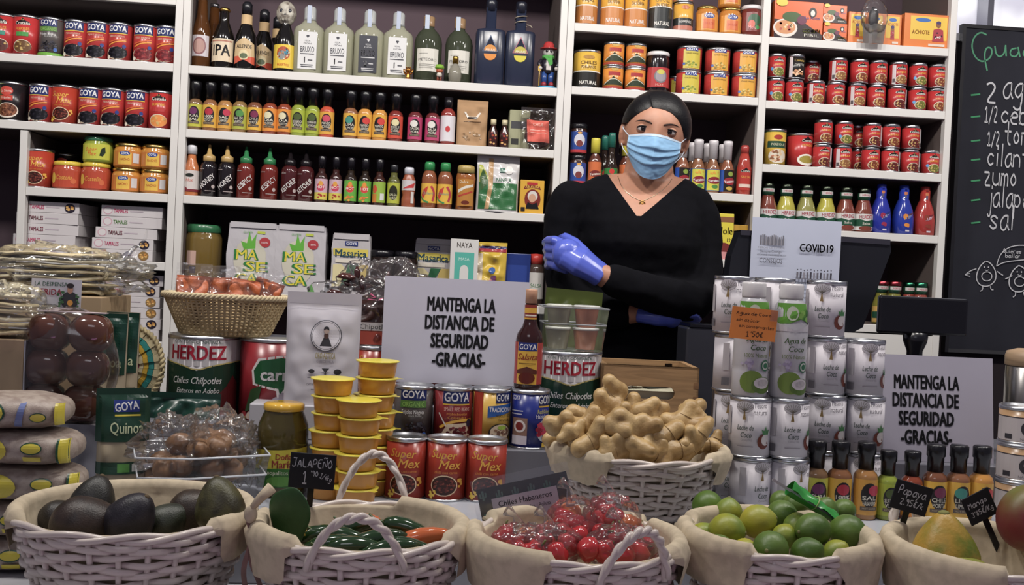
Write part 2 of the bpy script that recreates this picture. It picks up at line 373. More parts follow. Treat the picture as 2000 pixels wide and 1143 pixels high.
# blackboard with the guacamole recipe
def board():
    t = thing('blackboard', 'black chalkboard with a handwritten guacamole recipe and dancing avocado doodles', 'blackboard', (2.06, 3.27, 0))
    x0, x1, z0, z1 = at(1884, 60, 3.27).x-2.06+.004, 2.62-2.06, at(1880, 682, 3.27).z, at(1886, 54, 3.27).z
    part('panel', MB().box(x0, x1, 0, .02, z0, z1, '#1a1b26/k'), t)
    part('frame', MB().box(x0-.012, x0, -.004, .022, z0-.012, z1+.012, '#17161b').box(x1, x1+.012, -.004, .022, z0-.012, z1+.012, '#17161b').box(x0, x1, -.004, .022, z1, z1+.012, '#17161b').box(x0, x1, -.004, .022, z0-.012, z0, '#3a3a3c'), t)
    W, G = '#c9c9cc/r', '#4f9a72/r'
    def P(px, py):
        q = at(px, py, 3.27); return ((q.x-2.06)*100, q.z*100)
    sh = []
    def stroke(pts, w=.6, c=W, n=2): sh.append(('l', [P(*p) for p in pts], w, c, n))
    stroke([(1927, 68), (1915, 62), (1902, 72), (1897, 92), (1905, 114), (1920, 122), (1936, 112), (1938, 94), (1926, 92), (1922, 110), (1928, 138)], .5, G, 3)
    stroke([(1943, 90), (1945, 106), (1953, 112), (1962, 104), (1964, 88)], .5, G); stroke([(1964, 90), (1965, 110)], .5, G)
    stroke([(1985, 94), (1974, 96), (1972, 108), (1984, 112), (1990, 100)], .5, G); stroke([(1988, 92), (1992, 112)], .5, G); stroke([(2012, 96), (1999, 98), (1998, 110), (2012, 114)], .5, G)
    for y in (185, 228, 275, 312, 353, 391, 435): stroke([(1896, y+1), (1914, y-1)], .55, '#3f9a66/r')
    def word(s, px, py, h, wd, w=.68):
        ps, wdt = hand(s, h, w, slant=.02); c = P(px, py); k = wd/wdt
        sh.append(('m', [[(c[0]+x*k, c[1]+y) for x, y in p] for p in ps], W))
    word('2', 1924, 200, 6.8, 4.6); word('aguacates', 1957, 192, 9.0, 35)
    word('1/2', 1922, 238, 5.4, 4.6); word('cebolla', 1953, 241, 7.4, 20)
    word('1/2', 1927, 284, 4.8, 4.4); word('tomate', 1960, 282, 7.6, 18)
    word('cilantro', 1926, 324, 7.6, 21); word('zumo', 1920, 362, 7.6, 12); word('jalapen', 1928, 404, 8.2, 18); word('sal', 1931, 448, 8.4, 9.0)
    for cx, cy, s in ((1926, 538, 1), (1990, 548, 1.05)):
        stroke([(cx-2, cy-28*s), (cx-14*s, cy-18*s), (cx-22*s, cy+4*s), (cx-14*s, cy+20*s), (cx+4*s, cy+22*s), (cx+18*s, cy+10*s), (cx+18*s, cy-8*s), (cx+8*s, cy-24*s), (cx-2, cy-28*s)], .35, W, 3)
        c = P(cx, cy); ring = [(cx+10*s*math.cos(a*PI/8), cy+2+9*s*math.sin(a*PI/8)) for a in range(17)]; stroke(ring, .3)
        stroke([(cx-8*s, cy+21*s), (cx-8*s, cy+28*s), (cx-13*s, cy+31*s)], .3); stroke([(cx+7*s, cy+21*s), (cx+8*s, cy+28*s), (cx+13*s, cy+28*s)], .3)
        for ex in (-5, 3): sh.append(('e', P(cx+ex*s, cy-16*s)[0], P(cx, cy-16*s)[1], .22, .3, W))
        stroke([(cx-4*s, cy-11*s), (cx, cy-9*s), (cx+3*s, cy-11*s)], .2)
    stroke([(1905, 525), (1893, 529), (1883, 537)], .3); stroke([(1883, 537), (1892, 534)], .25); stroke([(1883, 537), (1893, 540)], .25)
    stroke([(1945, 530), (1952, 535), (1957, 538)], .3); stroke([(1975, 538), (1966, 543), (1961, 545)], .3)
    stroke([(1944, 520), (1950, 498), (1968, 482), (2000, 478), (2030, 490), (2030, 505), (1990, 508), (1958, 512), (1944, 520)], .3, W, 2)
    word('Quieres', 1957, 494, 1.5, 6.5, .18); word('bailar', 1961, 503, 1.4, 5.5, .18)
    part('chalk_writing', print_on(sh, flatw(0, 0, 0)), t)
board()
# ---------------------------------------------------------------- kinds of groceries (cm)
SIL = '#c3c5c8/m'
def can(key, desc, d, h, col, shapes, name='food_can', neck=False, cat='can'):
    R = d/200; H = h/100; lid = MB(); body = MB()
    top = H-.010 if neck else H-.0065
    body.lathe([(R, .0035), (R, top)], col+'/s' if '/' not in col else col, 28)
    if neck: lid.lathe([(R, top), (R*.9, H-.003), (R*.9, H), (R*.84, H), (R*.82, H-.004), (0, H-.004)], SIL, 28)
    else: lid.lathe([(R+.0006, top-.001), (R+.0012, top+.001), (R+.0006, H), (R*.95, H), (R*.93, H-.004), (R*.6, H-.003), (0, H-.0035)], SIL, 28)
    bot = MB().lathe([(R*.93, .002), (R*.95, 0), (R+.0006, 0), (R+.0012, .002), (R+.0006, .004)], SIL, 28)
    lb = print_on(shapes, cylw(R), d*.12)
    kind(key, name, cat, desc, [('can_body', body), ('lid', lid), ('base_rim', bot), ('printed_label', lb)], d/100, H)
def goya_front(h, mid, pic, sub='FRIJOLES NEGROS'):
    return [('r', -3.0, h-3.2, 3.0, h-.5, '#1b2a63/s'), ('t', 'GOYA', 0, h-1.85, 1.6, '#e9e9ea/s', {'b': .04, 'w': 5.2}), ('r', -3.0, h-3.45, 3.0, h-3.2, '#e0b52a/s'),
            ('t', sub, 0, h-4.1, .45, '#e6c9b0/s', {'w': 4.2}), ('l', [(-2.5, 4.4), (-.5, 5.4), (2.6, 5.9)], .35, '#e8962c/s'), ('l', [(-2.6, 5.3), (0, 6), (2.6, 6.5)], .3, mid),
            ('e', -.2, 2.2, 3.1, 1.8, '#b9a890/s'), ('e', .2, 2.3, 2.8, 1.7, pic[0]), ('d', .2, 2.3, 2.7, 1.6, 60, .34, pic), ('e', 2.0, 4.2, .55, .55, '#2c3f86/s'), ('e', -2.3, 1.0, .6, .55, '#e6ddc8/s')]
BLK = ['#17151c/s', '#2a2730/s', '#0f0e13/s']; RED = ['#7d2328/s', '#9b3536/s', '#671a20/s']
can('goya_black', 'red black-bean can with navy banner', 6.7, 11.2, '#b0312f', goya_front(11.2, '#d9602a/s', BLK))
can('goya_red', 'red kidney-bean can with navy banner', 6.7, 11.2, '#b3332f', goya_front(11.2, '#d9602a/s', RED, 'RED BEANS'))
def organic(h): return [('r', -2.6, h-2.7, 2.6, h-.4, '#1b2a63/s'), ('t', 'GOYA', 0, h-1.55, 1.4, '#e9e9ea/s', {'b': .03, 'w': 4.4}), ('r', -2.6, h-4.1, 2.6, h-2.75, '#55803d/s'), ('t', 'ORGANIC', 0, h-3.45, .9, '#8fc05a/s', {'w': 4.3}),
    ('t', 'Frijoles Negros', 0, h-4.9, .75, '#e3e3e0/s', {'w': 4.4}), ('t', 'Black Beans', .4, h-5.6, .4, '#b8b8b4/s', {'w': 2.4}), ('d', .5, 2.9, 2.2, 1.7, 60, .26, ['#0e0d12/s', '#24222b/s', '#3a3842/s']), ('r', -5, 0.35, 5, 1.1, '#6fae3c/s'), ('e', 2.2, 2.0, .5, .6, '#3563b0/s'), ('t', 'PESO NETO', -1.4, 1.7, .35, '#d0d0cc/s', {'w': 2})]
can('goya_org', 'grey-brown organic bean can with green stripes', 7.0, 11.4, '#57514f', organic(11.4))
def costena(h, s=1.0, sub='FRIJOLES', pic=('#6b4a2c/s', '#8a6a3a/s'), badge='#4a9a4a/s'):
    return [('p', [(-2.3*s, h-2.9*s), (-1.7*s, h-2.0*s), (-.6*s, h-1.7*s), (0, h-.9*s), (.7*s, h-1.7*s), (1.8*s, h-2.0*s), (2.3*s, h-2.9*s)], '#221a1a/s'), ('t', 'Costeña', 0, h-2.45*s, .95*s, '#f0e6d8/s', {'b': .02, 'w': 4.1*s}), ('t', 'La', 0, h-1.45*s, .5*s, '#e8c060/s'),
        ('t', sub, 0, h-4.1*s, .8*s, '#efb02f/s', {'b': .02, 'w': 3.8*s}), ('r', -1.7*s, h-6.2*s, 1.7*s, h-5.0*s, badge), ('e', 0, 2.5*s, 2.6*s, 1.9*s, '#d9cdb4/s'), ('e', .1*s, 2.4*s, 2.45*s, 1.75*s, pic[0]), ('d', 0, 2.5*s, 2.1*s, 1.4*s, 26, .33*s, list(pic)+['#c9a860/s'])]
can('costena_a', 'red refried-bean can with black arched name', 7.6, 11.6, '#b92a2c', costena(11.6, pic=('#5b2f28/s', '#44231f/s'), badge='#3f8f7a/s'))
can('costena_b', 'red bean can with a white bowl picture and green badge', 7.6, 11.6, '#c02c2e', costena(11.6))
can('guava', 'red fruit can with orange guava halves', 7.0, 11.3, '#b82a28', costena(11.3, sub='GUAYABAS', pic=('#e08a3c/s', '#e9a355/s'), badge='#b82a28'))
def supermex(h): return [('t', 'Super', -.5, h-2.7, 1.5, '#e9b23a/s', {'b': .012, 'sh': .25, 'w': 4.9, 'rot': -3}), ('t', 'Mex', .7, h-4.5, 1.6, '#e9b23a/s', {'b': .015, 'sh': .3, 'w': 4.2}),
    ('t', 'chilli con carne', 0, h-5.9, .5, '#e08a2c/s', {'w': 4.2}), ('e', -.3, 2.9, 2.5, 1.9, '#e8c9a0/s'), ('e', -.3, 2.9, 2.3, 1.7, '#3a1a14/s'), ('d', -.3, 2.9, 2.0, 1.4, 50, .24, ['#6b2a22/s', '#8a4030/s', '#4a1f1a/s']), ('d', 2.7, 3.3, .4, 1.1, 9, .3, ['#e0a52f/s']), ('d', -2.4, 1.3, .7, .7, 10, .28, ['#e9c23a/s'])]
can('supermex', 'red-orange chilli can with yellow script', 7.5, 11.3, '#b0351f', supermex(11.3))
can('sierra', 'black bean can with red badge and bowl picture', 7.4, 11.3, '#231d20', [('e', -.6, 8.6, 2.0, 1.3, '#d24a3c/s'), ('t', 'La Sierra', -.6, 8.6, .8, '#f0e0d0/s', {'w': 3.2}), ('r', -2.5, 5.9, 1.3, 7.3, '#c8402f/s'), ('t', 'Frijoles', -.6, 6.6, .6, '#f0e0d0/s', {'w': 2.8}), ('e', -.2, 3.0, 3.1, 2.2, '#e6d8c8/s'), ('e', -.2, 3.1, 2.8, 1.9, '#7a4a34/s'), ('d', -.2, 3.1, 2.4, 1.6, 40, .3, ['#a86a48/s', '#5a3020/s'])])
can('limecan', 'lime green can', 7.0, 11.2, '#9db04a', [('r', -3, 4, 3, 9, '#c9c070/s')])
# jars
def jar(key, desc, d, h, lidcol, content, shapes, lidh=1.5, lr=.86, glass=False, name='glass_jar', shoulder=1.2, lv=None, cat='jar'):
    R = d/200; H = h/100; lh = lidh/100; s = shoulder/100
    prof = [(0, 0), (R*.9, 0), (R, .006), (R, H-lh-s), (R*.97, H-lh-s*.6), (R*lr*.98, H-lh-.002), (R*lr*.98, H-lh+.002)]
    body = MB().lathe(prof, content, 26)
    lid = MB().lathe([(R*lr, H-lh), (R*lr+.001, H-lh+.001), (R*lr+.001, H-.003), (R*lr-.003, H), (0, H)], lidcol, 26)
    kind(key, name, cat, desc, [('glass_body', body), ('screw_lid', lid), ('printed_label', print_on(shapes, cylw(R), d*.12, e0=.0005))], d/100, H)
jar('salsa_red', 'squat red salsa jar with yellow lid', 8.4, 8.2, '#dcbf2a/g', '#b5482c/g', [('r', -4.5, .6, 4.5, 5.3, '#b9462b/s'), ('t', 'Costeña', .2, 3.4, 1.3, '#e0a63a/s', {'sh': .2, 'w': 4.6}), ('e', -3.2, 3.2, .9, 1.6, '#d9b53a/s'), ('e', 2.8, 2.4, .8, .8, '#d0683a/s')], 1.3, .93)
jar('salsa_green', 'squat green salsa jar with green lid on top of stack', 8.6, 7.6, '#2f6b4c/g', '#8c9a2c/g', [('r', -4.6, .9, 4.6, 5.4, '#c2c233/s'), ('t', 'Super', -.9, 3.8, 1.1, '#e0602a/s', {'sh': .2, 'w': 3.4}), ('t', 'Mex', -.6, 2.5, 1.1, '#e0602a/s', {'sh': .2, 'w': 2.6}), ('p', [(1.5, 2.0), (2.0, 4.0), (3.0, 4.6), (3.2, 3.0), (2.4, 1.8)], '#22301c/s')], 1.3, .93)
jar('goya_jar', 'squat orange-yellow dip jar with gold lid', 8.5, 7.2, '#c8a85a/m', '#c9862c/g', [('r', -4.5, .6, 4.5, 4.8, '#c97a2e/s'), ('r', -1.9, .9, 1.9, 4.3, '#e0b43a/s'), ('e', 0, 4.1, 1.5, .65, '#26408c/s'), ('t', 'GOYA', 0, 4.1, .7, '#f0f0f0/s', {'b': .03, 'w': 2.1}), ('r', 2.3, 1.4, 4.1, 4.2, '#cdc9c8/s'), ('t', 'NACHO', 0, 2.4, .7, '#c05a28/s', {'w': 2.8})], 1.1, .93)
# boxes
def boxk(key, desc, w, d, h, col, shapes, name='carton', cat='box', extra=None):
    b = MB().box(-w/200, w/200, -d/200, d/200, 0, h/100, col, b=.0012)
    ps = [('carton_body', b), ('printed_front', print_on(shapes, flatw(-d/200), None))]
    if extra: ps.append(extra)
    kind(key, name, cat, desc, ps, w/100, h/100, d/100)
def tam(col, pic=None, w=17.5, h=3.2): 
    s = [('e', -w/2+1.9, h/2, 1.3, 1.2, '#c99aa8/p'), ('e', -w/2+1.9, h/2, 1.05, .95, '#d5cfcf/p'), ('t', 'TAMALES', -w/2+5.6, h/2, 1.15, col, {'b': .03, 'w': 4.0}), ('r', -w/2+8.2, h/2-.15, -w/2+12, h/2+.15, '#b4a6b0/p')]
    if pic: s += [('e', w/2-2.6, h/2, 1.5, 1.35, pic), ('d', w/2-2.6, h/2, .9, .8, 8, .35, ['#c98a3a/s', '#e0b060/s'])]
    return s
boxk('tamale', 'flat white tamale carton with magenta lettering', 17.5, 17, 3.15, '#cbc5c6/p', tam('#b22a5c/p'), 'tamale_box')
boxk('tamale_pic', 'flat white tamale carton with dark round food picture', 17.5, 17, 3.15, '#cbc5c6/p', tam('#b22a5c/p', '#2a2432/s'), 'tamale_box')
boxk('tamale_gold', 'flat white tamale carton with golden food picture', 17.5, 17, 3.15, '#cbc5c6/p', tam('#b22a5c/p', '#8a6a3a/s'), 'tamale_box')
boxk('tamale_green', 'flat white tamale carton with green lettering', 17.5, 17, 3.15, '#cbc5c6/p', tam('#5f9a3c/p'), 'tamale_box')
# bottles
def bottle(key, desc, prof, glass, cap, capcol, lr=None, shapes=(), e=2.0, sx=1, sy=1, name='sauce_bottle', cat='bottle', extra=(), flat=None, n=24):
    pf = [(a/100, b/100) for a, b in prof]; cp = [(a/100, b/100) for a, b in cap]
    body = MB().lathe(pf, glass, n, sx=sx, sy=sy, e=e); cm = MB().lathe(cp, capcol, 20)
    R = max(a for a, b in pf); H = max(b for a, b in cp)
    ps = [('bottle_body', body), ('cap', cm)]
    if shapes: ps.append(('printed_label', print_on(shapes, flatw(-R*sy*flat, 0) if flat else cylw(lr/100 if lr else R), None if flat else R*24, e0=.0004)))
    ps += list(extra); kind(key, name, cat, desc, ps, 2*R*sx, H, 2*R*sy)
def hs(key, desc, glass, lab, emb, txt, capcol='#141317/s', lid_h=14.4, t2='#d8d2c0/s'):
    prof = [(0, 0), (1.9, 0), (2.15, .3), (2.15, 7.9), (1.95, 8.5), (1.3, 9.2), (1.15, 9.5), (1.1, 11.0)]
    cap = [(1.4, 9.3), (1.45, 12.0), (1.65, 12.2), (1.65, lid_h-.25), (1.45, lid_h), (0, lid_h)]
    sh = [('r', -3.0, 1.0, 3.0, 7.6, lab), ('e', 0, 4.7, 1.55, 2.3, '#241f20/s'), ('e', emb[1], 5.6, 1.15, 1.0, emb[0]), ('t', txt[0], 0, 4.2, .75, t2, {'b': .03, 'w': 2.5}), ('t', txt[1], 0, 3.2, .75, t2, {'b': .03, 'w': 2.3}), ('r', -1.55, 1.9, 1.55, 2.6, '#5e5044/s'), ('t', 'HOT SAUCE', 0, 2.25, .35, '#b0a080/s', {'w': 2.4})]
    bottle(key, desc, prof, glass, cap, capcol, None, sh)
hs('hs1', 'small lime-label chile sauce bottle with purple emblem', '#7a5a3a/g', '#b7b432/s', ('#6a2f5a/s', -.2), ('PURA', 'SAL'))
hs('hs2', 'small yellow-label chile sauce bottle with red chile', '#8a5a36/g', '#d6a634/s', ('#b02a3c/s', 0), ('100%', 'CHIPOTLE'))
hs('hs3', 'small amber-label sauce bottle with dark red habanero', '#a8763c/g', '#d39a36/s', ('#c0344c/s', .9), ('SAL', 'HABANERO'))
hs('hs4', 'small green-yellow sauce bottle with green emblem', '#8a6a3c/g', '#a8ac3a/s', ('#4f8a44/s', .3), ('SAL DE', 'JALAPEÑO'))
hs('hs5', 'small golden-label sauce bottle with maroon swirl', '#7a4a30/g', '#dcab2c/s', ('#7a2f4c/s', .2), ('CHILE', 'MORITA'))
hs('hs6', 'small orange-label skull sauce bottle', '#8a3c22/g', '#dc8a2a/s', ('#d8d0a8/s', -.4), ('DIA', 'MUERTOS'))
hs('hs7', 'small green sauce bottle with dark green label emblem', '#8c9a2c/g', '#a3b02c/s', ('#4a5a2c/s', 0), ('SERRANO', 'VERDE'))
hs('hs8', 'small orange-red sauce bottle with pink fruit', '#c04a2c/g', '#d9a030/s', ('#c8485c/s', 0), ('MANGO', 'CHILE'))
hs('hs9', 'small yellow-label sauce bottle with blue-green emblem', '#8a5a3a/g', '#d9a834/s', ('#3f8a7a/s', -.3), ('LIMA', 'LIMON'))
hs('hs10', 'small mango-yellow sauce bottle with red fruit', '#c98a34/g', '#dca630/s', ('#cc3c34/s', .6), ('MANGO', 'HABANERO'))
hs('hs11', 'small red-label skull sauce bottle', '#7a2a22/g', '#cc4a34/s', ('#d8cc9a/s', 0), ('CHILE', 'DE ARBOL'))
hs('hs12', 'small pink-label skull sauce bottle', '#6a2a2c/g', '#b8406a/s', ('#d9d5cc/s', -.3), ('SALSA', 'MORA'))
bottle('hs13', 'small sauce bottle with plain white label and red drop', [(0, 0), (1.9, 0), (2.2, .3), (2.2, 9.2), (1.95, 10), (1.2, 10.8), (1.1, 11.6)], '#8a2f28/g', [(1.35, 11), (1.35, 14.2), (0, 14.4)], '#18161b/s', None, [('r', -3.2, 1.0, 3.2, 8.6, '#d6d2d6/s'), ('e', 0, 4.6, .7, .9, '#c43a3c/s')])
# liquor and beer
BEER = [(0, 0), (3.0, 0), (3.2, .4), (3.2, 9.3), (2.9, 10.8), (2.0, 13.0), (1.45, 14.5), (1.35, 17.2), (1.45, 17.3), (1.45, 17.7)]
BCAP = [(1.6, 17.5), (1.6, 18.1), (1.3, 18.5), (0, 18.5)]
bottle('beer_lager', 'tall amber beer bottle with white round emblem', [(0, 0), (2.6, 0), (2.8, .4), (2.8, 10), (2.5, 12), (1.6, 15.5), (1.3, 21)], '#7a4a22/b', [(1.4, 20.4), (1.4, 21.6), (0, 21.8)], '#b8b8bc/m', None, [('r', -3, 3.4, 3, 9.6, '#c4bcc0/s'), ('e', 0, 6.4, 2.0, 2.6, '#8a5a5c/s'), ('e', 0, 6.4, 1.6, 2.1, '#b08a80/s')], name='beer_bottle')
bottle('beer_ipa', 'black beer bottle with cream label reading IPA and gold crown cap', BEER, '#16120f/g', BCAP, '#d0a24a/m', None, [('r', -4, 2.3, 4, 9.0, '#d9c7a8/s'), ('t', 'IPA', 0, 5.6, 3.2, '#171515/s', {'b': .03, 'w': 5.2}), ('r', -3.2, 8.1, 3.2, 8.5, '#b0705a/s')], name='beer_bottle')
bottle('beer_allende', 'black beer bottle with tan and red six-sided label and tan collar', BEER, '#14110f/g', [(1.5, 17.2), (1.5, 20), (.9, 20.8), (0, 21)], '#1d1d22/s', None, [('p', [(-3.2, 7.9), (0, 9.8), (3.2, 7.9), (3.6, 4.2), (-3.6, 4.2)], '#cfb283/s'), ('p', [(-3.6, 4.2), (3.6, 4.2), (3.6, 1.9), (2.2, 2.2), (0, 3.2), (-2.2, 2.2), (-3.6, 1.9)], '#cf5236/s'), ('t', 'ALLENDE', 0, 7.1, 1.1, '#201a18/s', {'b': .02, 'w': 4.6}), ('e', 0, 4.6, 1.5, 1.5, '#d8c79a/s'), ('e', 0, 4.3, 1.1, .8, '#5d6a4c/s')], name='beer_bottle', extra=[('paper_collar', MB().lathe([(1.75e-2, .140), (1.6e-2, .142), (1.6e-2, .167), (1.6e-2, .168)], '#c9a876/p'))])
bottle('beer_skull', 'black beer bottle with bright yellow label topped by a decorated skull', BEER, '#14110f/g', BCAP, '#2a2a2c/m', None, [('r', -4, 1.4, 4, 8.4, '#e0bf22/s'), ('e', 0, 5.8, 2.0, 2.0, '#b0502c/s'), ('e', -.4, 5.2, 1.2, 1.4, '#8a8a86/s'), ('e', .9, 6.2, .6, .9, '#3f8aa0/s'), ('t', 'MUERTOS', 0, 2.4, .7, '#c84a26/s', {'w': 3.4}), ('d', 0, 5.7, 1.8, 1.7, 22, .2, ['#e9d9b0/s', '#5a2f2a/s', '#d0702c/s'])], name='beer_bottle')
def skull_cap():
    def f(p):
        q = Vector(p); k = 1-.22*max(0, -q.z-.1); q.x *= k; q.y *= k
        for ex in (-.4, .4):
            d = math.hypot(q.x-ex, q.z-.15)
            if q.y < 0 and d < .3: q.y += .35*(1-d/.3)
        return q
    s = MB().ell((0, 0, .180), (.030, .027, .038), '#b9b3a4/n:6a5f56:60', 22, 16, f)
    b = MB()
    for ex in (-.012, .012): b.ell((ex, -.0155, .1855), (.0066, .006, .008), '#2c2f38/s', 10, 8)
    b.add([(-.004, -.0262, .172), (.004, -.0262, .172), (0, -.0262, .180)], [(0, 1, 2)], '#2a2626/s')
    for i in range(7): b.box(-.013+i*.0042, -.0105+i*.0042, -.0245, -.0215, .156, .163, '#8f887a/s')
    return s, b
sk, skb = skull_cap(); K['beer_skull']['parts'] += [('skull_topper', sk.mesh('skull_topper')), ('eye_sockets', skb.mesh('eye_sockets'))]
def mezcal(key, desc, labc, txt, num):
    prof = [(0, 0), (4.2, 0), (4.55, .5), (4.55, 13.0), (4.2, 14.2), (2.4, 15.6), (1.7, 16.6), (1.5, 20)]
    sh = [('r', -2.7, 1.6, 2.7, 12.6, labc), ('p', [(-.3, 11.6), (.3, 11.6), (.5, 11.3), (0, 10.7), (-.5, 11.3)], txt), ('t', 'MEZCAL', 0, 9.9, .45, txt, {'w': 1.6}), ('t', 'DON', 0, 9.1, .45, txt, {'w': 2.2}), ('t', 'BRUXO', 0, 7.4, 1.7, txt, {'b': .005, 'w': 4.0}), ('r', -2.0, 5.9, 2.0, 6.15, txt), ('t', num, -.7, 4.3, 1.7, txt, {'b': .01}), ('r', .3, 4.1, 1.6, 4.35, txt), ('r', -1.8, 2.7, 1.8, 2.9, txt), ('r', -1.7, 2.2, 1.7, 2.4, txt)]
    bottle(key, desc, prof, '#cfcfb4/b', [(1.9, 16.6), (1.75, 17.4), (1.75, 20), (1.5, 20.6), (0, 20.7)], '#c6c8c8/c' if False else '#b4b6b4/s', None, sh, e=2.6, sy=.8, name='liquor_bottle', flat=1.0,
        extra=[('tax_seal', MB().box(-.006, .006, -.0215, -.0175, .155, .207, '#aab4c8/s')), ('liquid', MB().lathe([(0, .006), (.040, .006), (.042, .01), (.042, .118), (0, .118)], '#cdc990/b', 20, sy=.78, e=2.6))])
mezcal('mezcal1', 'clear mezcal bottle with tall white label numbered one', '#d2d2d0/s', '#3a3a40/s', '1')
mezcal('mezcal2', 'clear mezcal bottle with charcoal label numbered two', '#34353c/s', '#d0d0d0/s', '2')
def meteoro(key, desc):
    prof = [(0, 0), (3.9, 0), (4.2, .5), (4.2, 12.4), (3.9, 14), (3.0, 15.6), (1.7, 16.9), (1.5, 17.6), (1.5, 20)]
    sh = [('r', -3.5, 3.4, 3.5, 10.2, '#d0cdc2/s'), ('t', 'METEORO', 0, 6.9, .8, '#2a2a2c/s', {'b': .01, 'w': 5.6}), ('r', -2.6, 8.6, 0, 8.75, '#7a7870/s'), ('r', -2.6, 5.4, 2.6, 5.55, '#8a8880/s'), ('r', -2.6, 4.9, 2.6, 5.0, '#8a8880/s'), ('r', -2.6, 4.4, 1.6, 4.5, '#8a8880/s')]
    bottle(key, desc, prof, '#5d6450/b', [(1.6, 17.4), (1.7, 17.6), (1.7, 20.4), (0, 20.6)], '#9a7a56/s', None, sh, name='liquor_bottle', extra=[('tax_seal', MB().box(-.012, .001, -.0205, -.0172, .165, .2065, '#b0bccc/s')), ('liquid', MB().lathe([(0, .006), (.037, .006), (.039, .01), (.039, .1), (0, .1)], '#56602f/b', 20))])
meteoro('meteoro', 'round-shouldered clear spirit bottle with cream label'); 
def navy(key, desc, tc, half):
    w = 9.0; prof = [(0, 0), (4.1, 0), (4.4, .4), (4.45, 16.2), (4.1, 17.0), (1.6, 17.8), (1.55, 24)]
    sh = [('p', [(-2.4, 10.2), (2.4, 10.2), (0, 15.2)], tc[0]), ('p', [(-2.1, 10.4), (2.1, 10.4), (0, 14.7)], '#262b3a/g'), ('p', circ(0, 10.4, 1.9, 1.9, 18)[0:10], tc[1]), ('p', [(x, y-.9) for x, y in circ(0, 10.4, 1.9, 1.9, 18)[9:]+[circ(0, 10.4, 1.9, 1.9, 18)[0]]], tc[2]), ('t', 'AMARAS', 0, 10.7, .7, '#e8e4d8/s', {'w': 3.0})]
    bottle(key, desc, prof, '#262c40/s', [(1.7, 23), (1.7, 26), (1.5, 26.4), (0, 26.4)], '#20222e/s', None, sh, e=7, sy=.85, name='liquor_bottle', flat=1.0, extra=half)
navy('navy1', 'dark navy square liquor bottle with orange half-circle emblem', ('#5a6a86/s', '#cf8a34/s', '#d8862c/s'), [])
tw = MB(); tw.tube([(.018*math.cos(a*.5), .018*math.sin(a*.5), .192+.0012*a) for a in range(26)], .0016, '#a89c88/f', 6); tw.tube([(.018, -.008, .196), (.03, -.012, .192), (.034, -.014, .186)], .0016, '#a89c88/f', 6)
navy('navy2', 'dark navy square liquor bottle with yellow emblem and twine around its neck', ('#b06a7a/s', '#b7aa3a/s', '#cdbf2c/s'), [('twine', tw)])
# sauces of the third row
bottle('valentina', 'orange sauce bottle with white screw cap', [(0, 0), (2.1, 0), (2.3, .4), (2.3, 7.2), (2.1, 8.6), (1.3, 10.6), (1.1, 12.5)], '#c0703c/g', [(1.4, 12.3), (1.4, 14.6), (1.2, 14.9), (0, 14.9)], '#cfd0d6/s', None, [('r', -3.6, 1.2, 3.6, 7.4, '#cfc5c0/s'), ('e', 0, 6.0, 1.2, .55, '#222822/s'), ('t', 'Hot', 0, 4.6, .9, '#c8573c/s', {'sh': .2}), ('p', [(-2.6, 3.8), (-.6, 2.2), (0, 1.2), (-3.6, 1.2), (-3.6, 3.4)], '#8a2f3a/s'), ('r', -3.6, 1.2, 3.6, 1.9, '#7a2a34/s')])
SQ = [(0, 0), (2.2, 0), (2.55, .4), (2.55, 8.6), (2.3, 9.7), (1.6, 10.4), (1.4, 10.6)]
SQC = [(1.5, 10.4), (1.75, 10.6), (1.75, 12.0), (1.2, 12.4), (.75, 12.7), (.35, 15.4), (0, 15.4)]
def squeeze(key, desc, col, capc, txt, thin=None):
    sh = [('t', txt, 0 if not thin else -.8, 4.6, 1.5, '#d9d4d0/s', {'b': .03, 'w': 5.4 if not thin else 2.2, 'rot': 42})]
    if thin: sh = [('t', txt, -.9, 3.8, 1.5, '#d9d4d0/s', {'b': .03, 'w': 2.2, 'rot': 42}), ('t', thin, 1.1, 5.6, 1.5, '#d9d4d0/s', {'w': 3.2, 'rot': 42})]
    sh += [('e', 1.9, 3.0, .55, .55, '#b9aaa6/s'), ('r', -.4, 1.6, 2.6, 1.8, '#a89a96/s'), ('r', -2.4, 8.0, -.8, 8.2, '#a89a96/s')]
    bottle(key, desc, SQ, col, SQC, capc, None, sh, name='squeeze_bottle')
squeeze('honey1', 'black honey squeeze bottle with tan nozzle', '#1d171a/g', '#b9985a/s', 'HONEY'); squeeze('espicy', 'dark red squeeze bottle lettered ESPICY with green nozzle', '#6f241c/g', '#2c7a48/s', 'ES', 'PICY')
squeeze('ketchup', 'dark maroon ketchup squeeze bottle with black nozzle', '#481a1c/g', '#1a1518/s', 'KETCHUP')
def small(key, desc, glass, lab, shapes, capc='#17141a/s', h=13.8, r=1.85):
    bottle(key, desc, [(0, 0), (r*.9, 0), (r, .3), (r, 7.4), (r*.85, 8.2), (1.0, 9.0), (.95, 11)], glass, [(1.15, 10.2), (1.15, h-.2), (1.0, h), (0, h)], capc, None, [('r', -2.8, .9, 2.8, 7.0, lab)]+shapes)
small('pinks', 'small sauce bottle with pink and yellow label and chile peppers', '#3a1f1c/g', '#c9a8b4/s', [('r', -2.8, .9, 2.8, 3.0, '#cfc04a/s'), ('e', 0, 4.6, 1.2, 1.2, '#c43a5a/s'), ('d', 0, 2.0, 1.3, .6, 5, .35, ['#a8302c/s']), ('e', 0, 5.6, .6, .8, '#d99a34/s'), ('t', 'HOT', 0, 4.6, .8, '#f0e6e0/s', {'b': .02})])
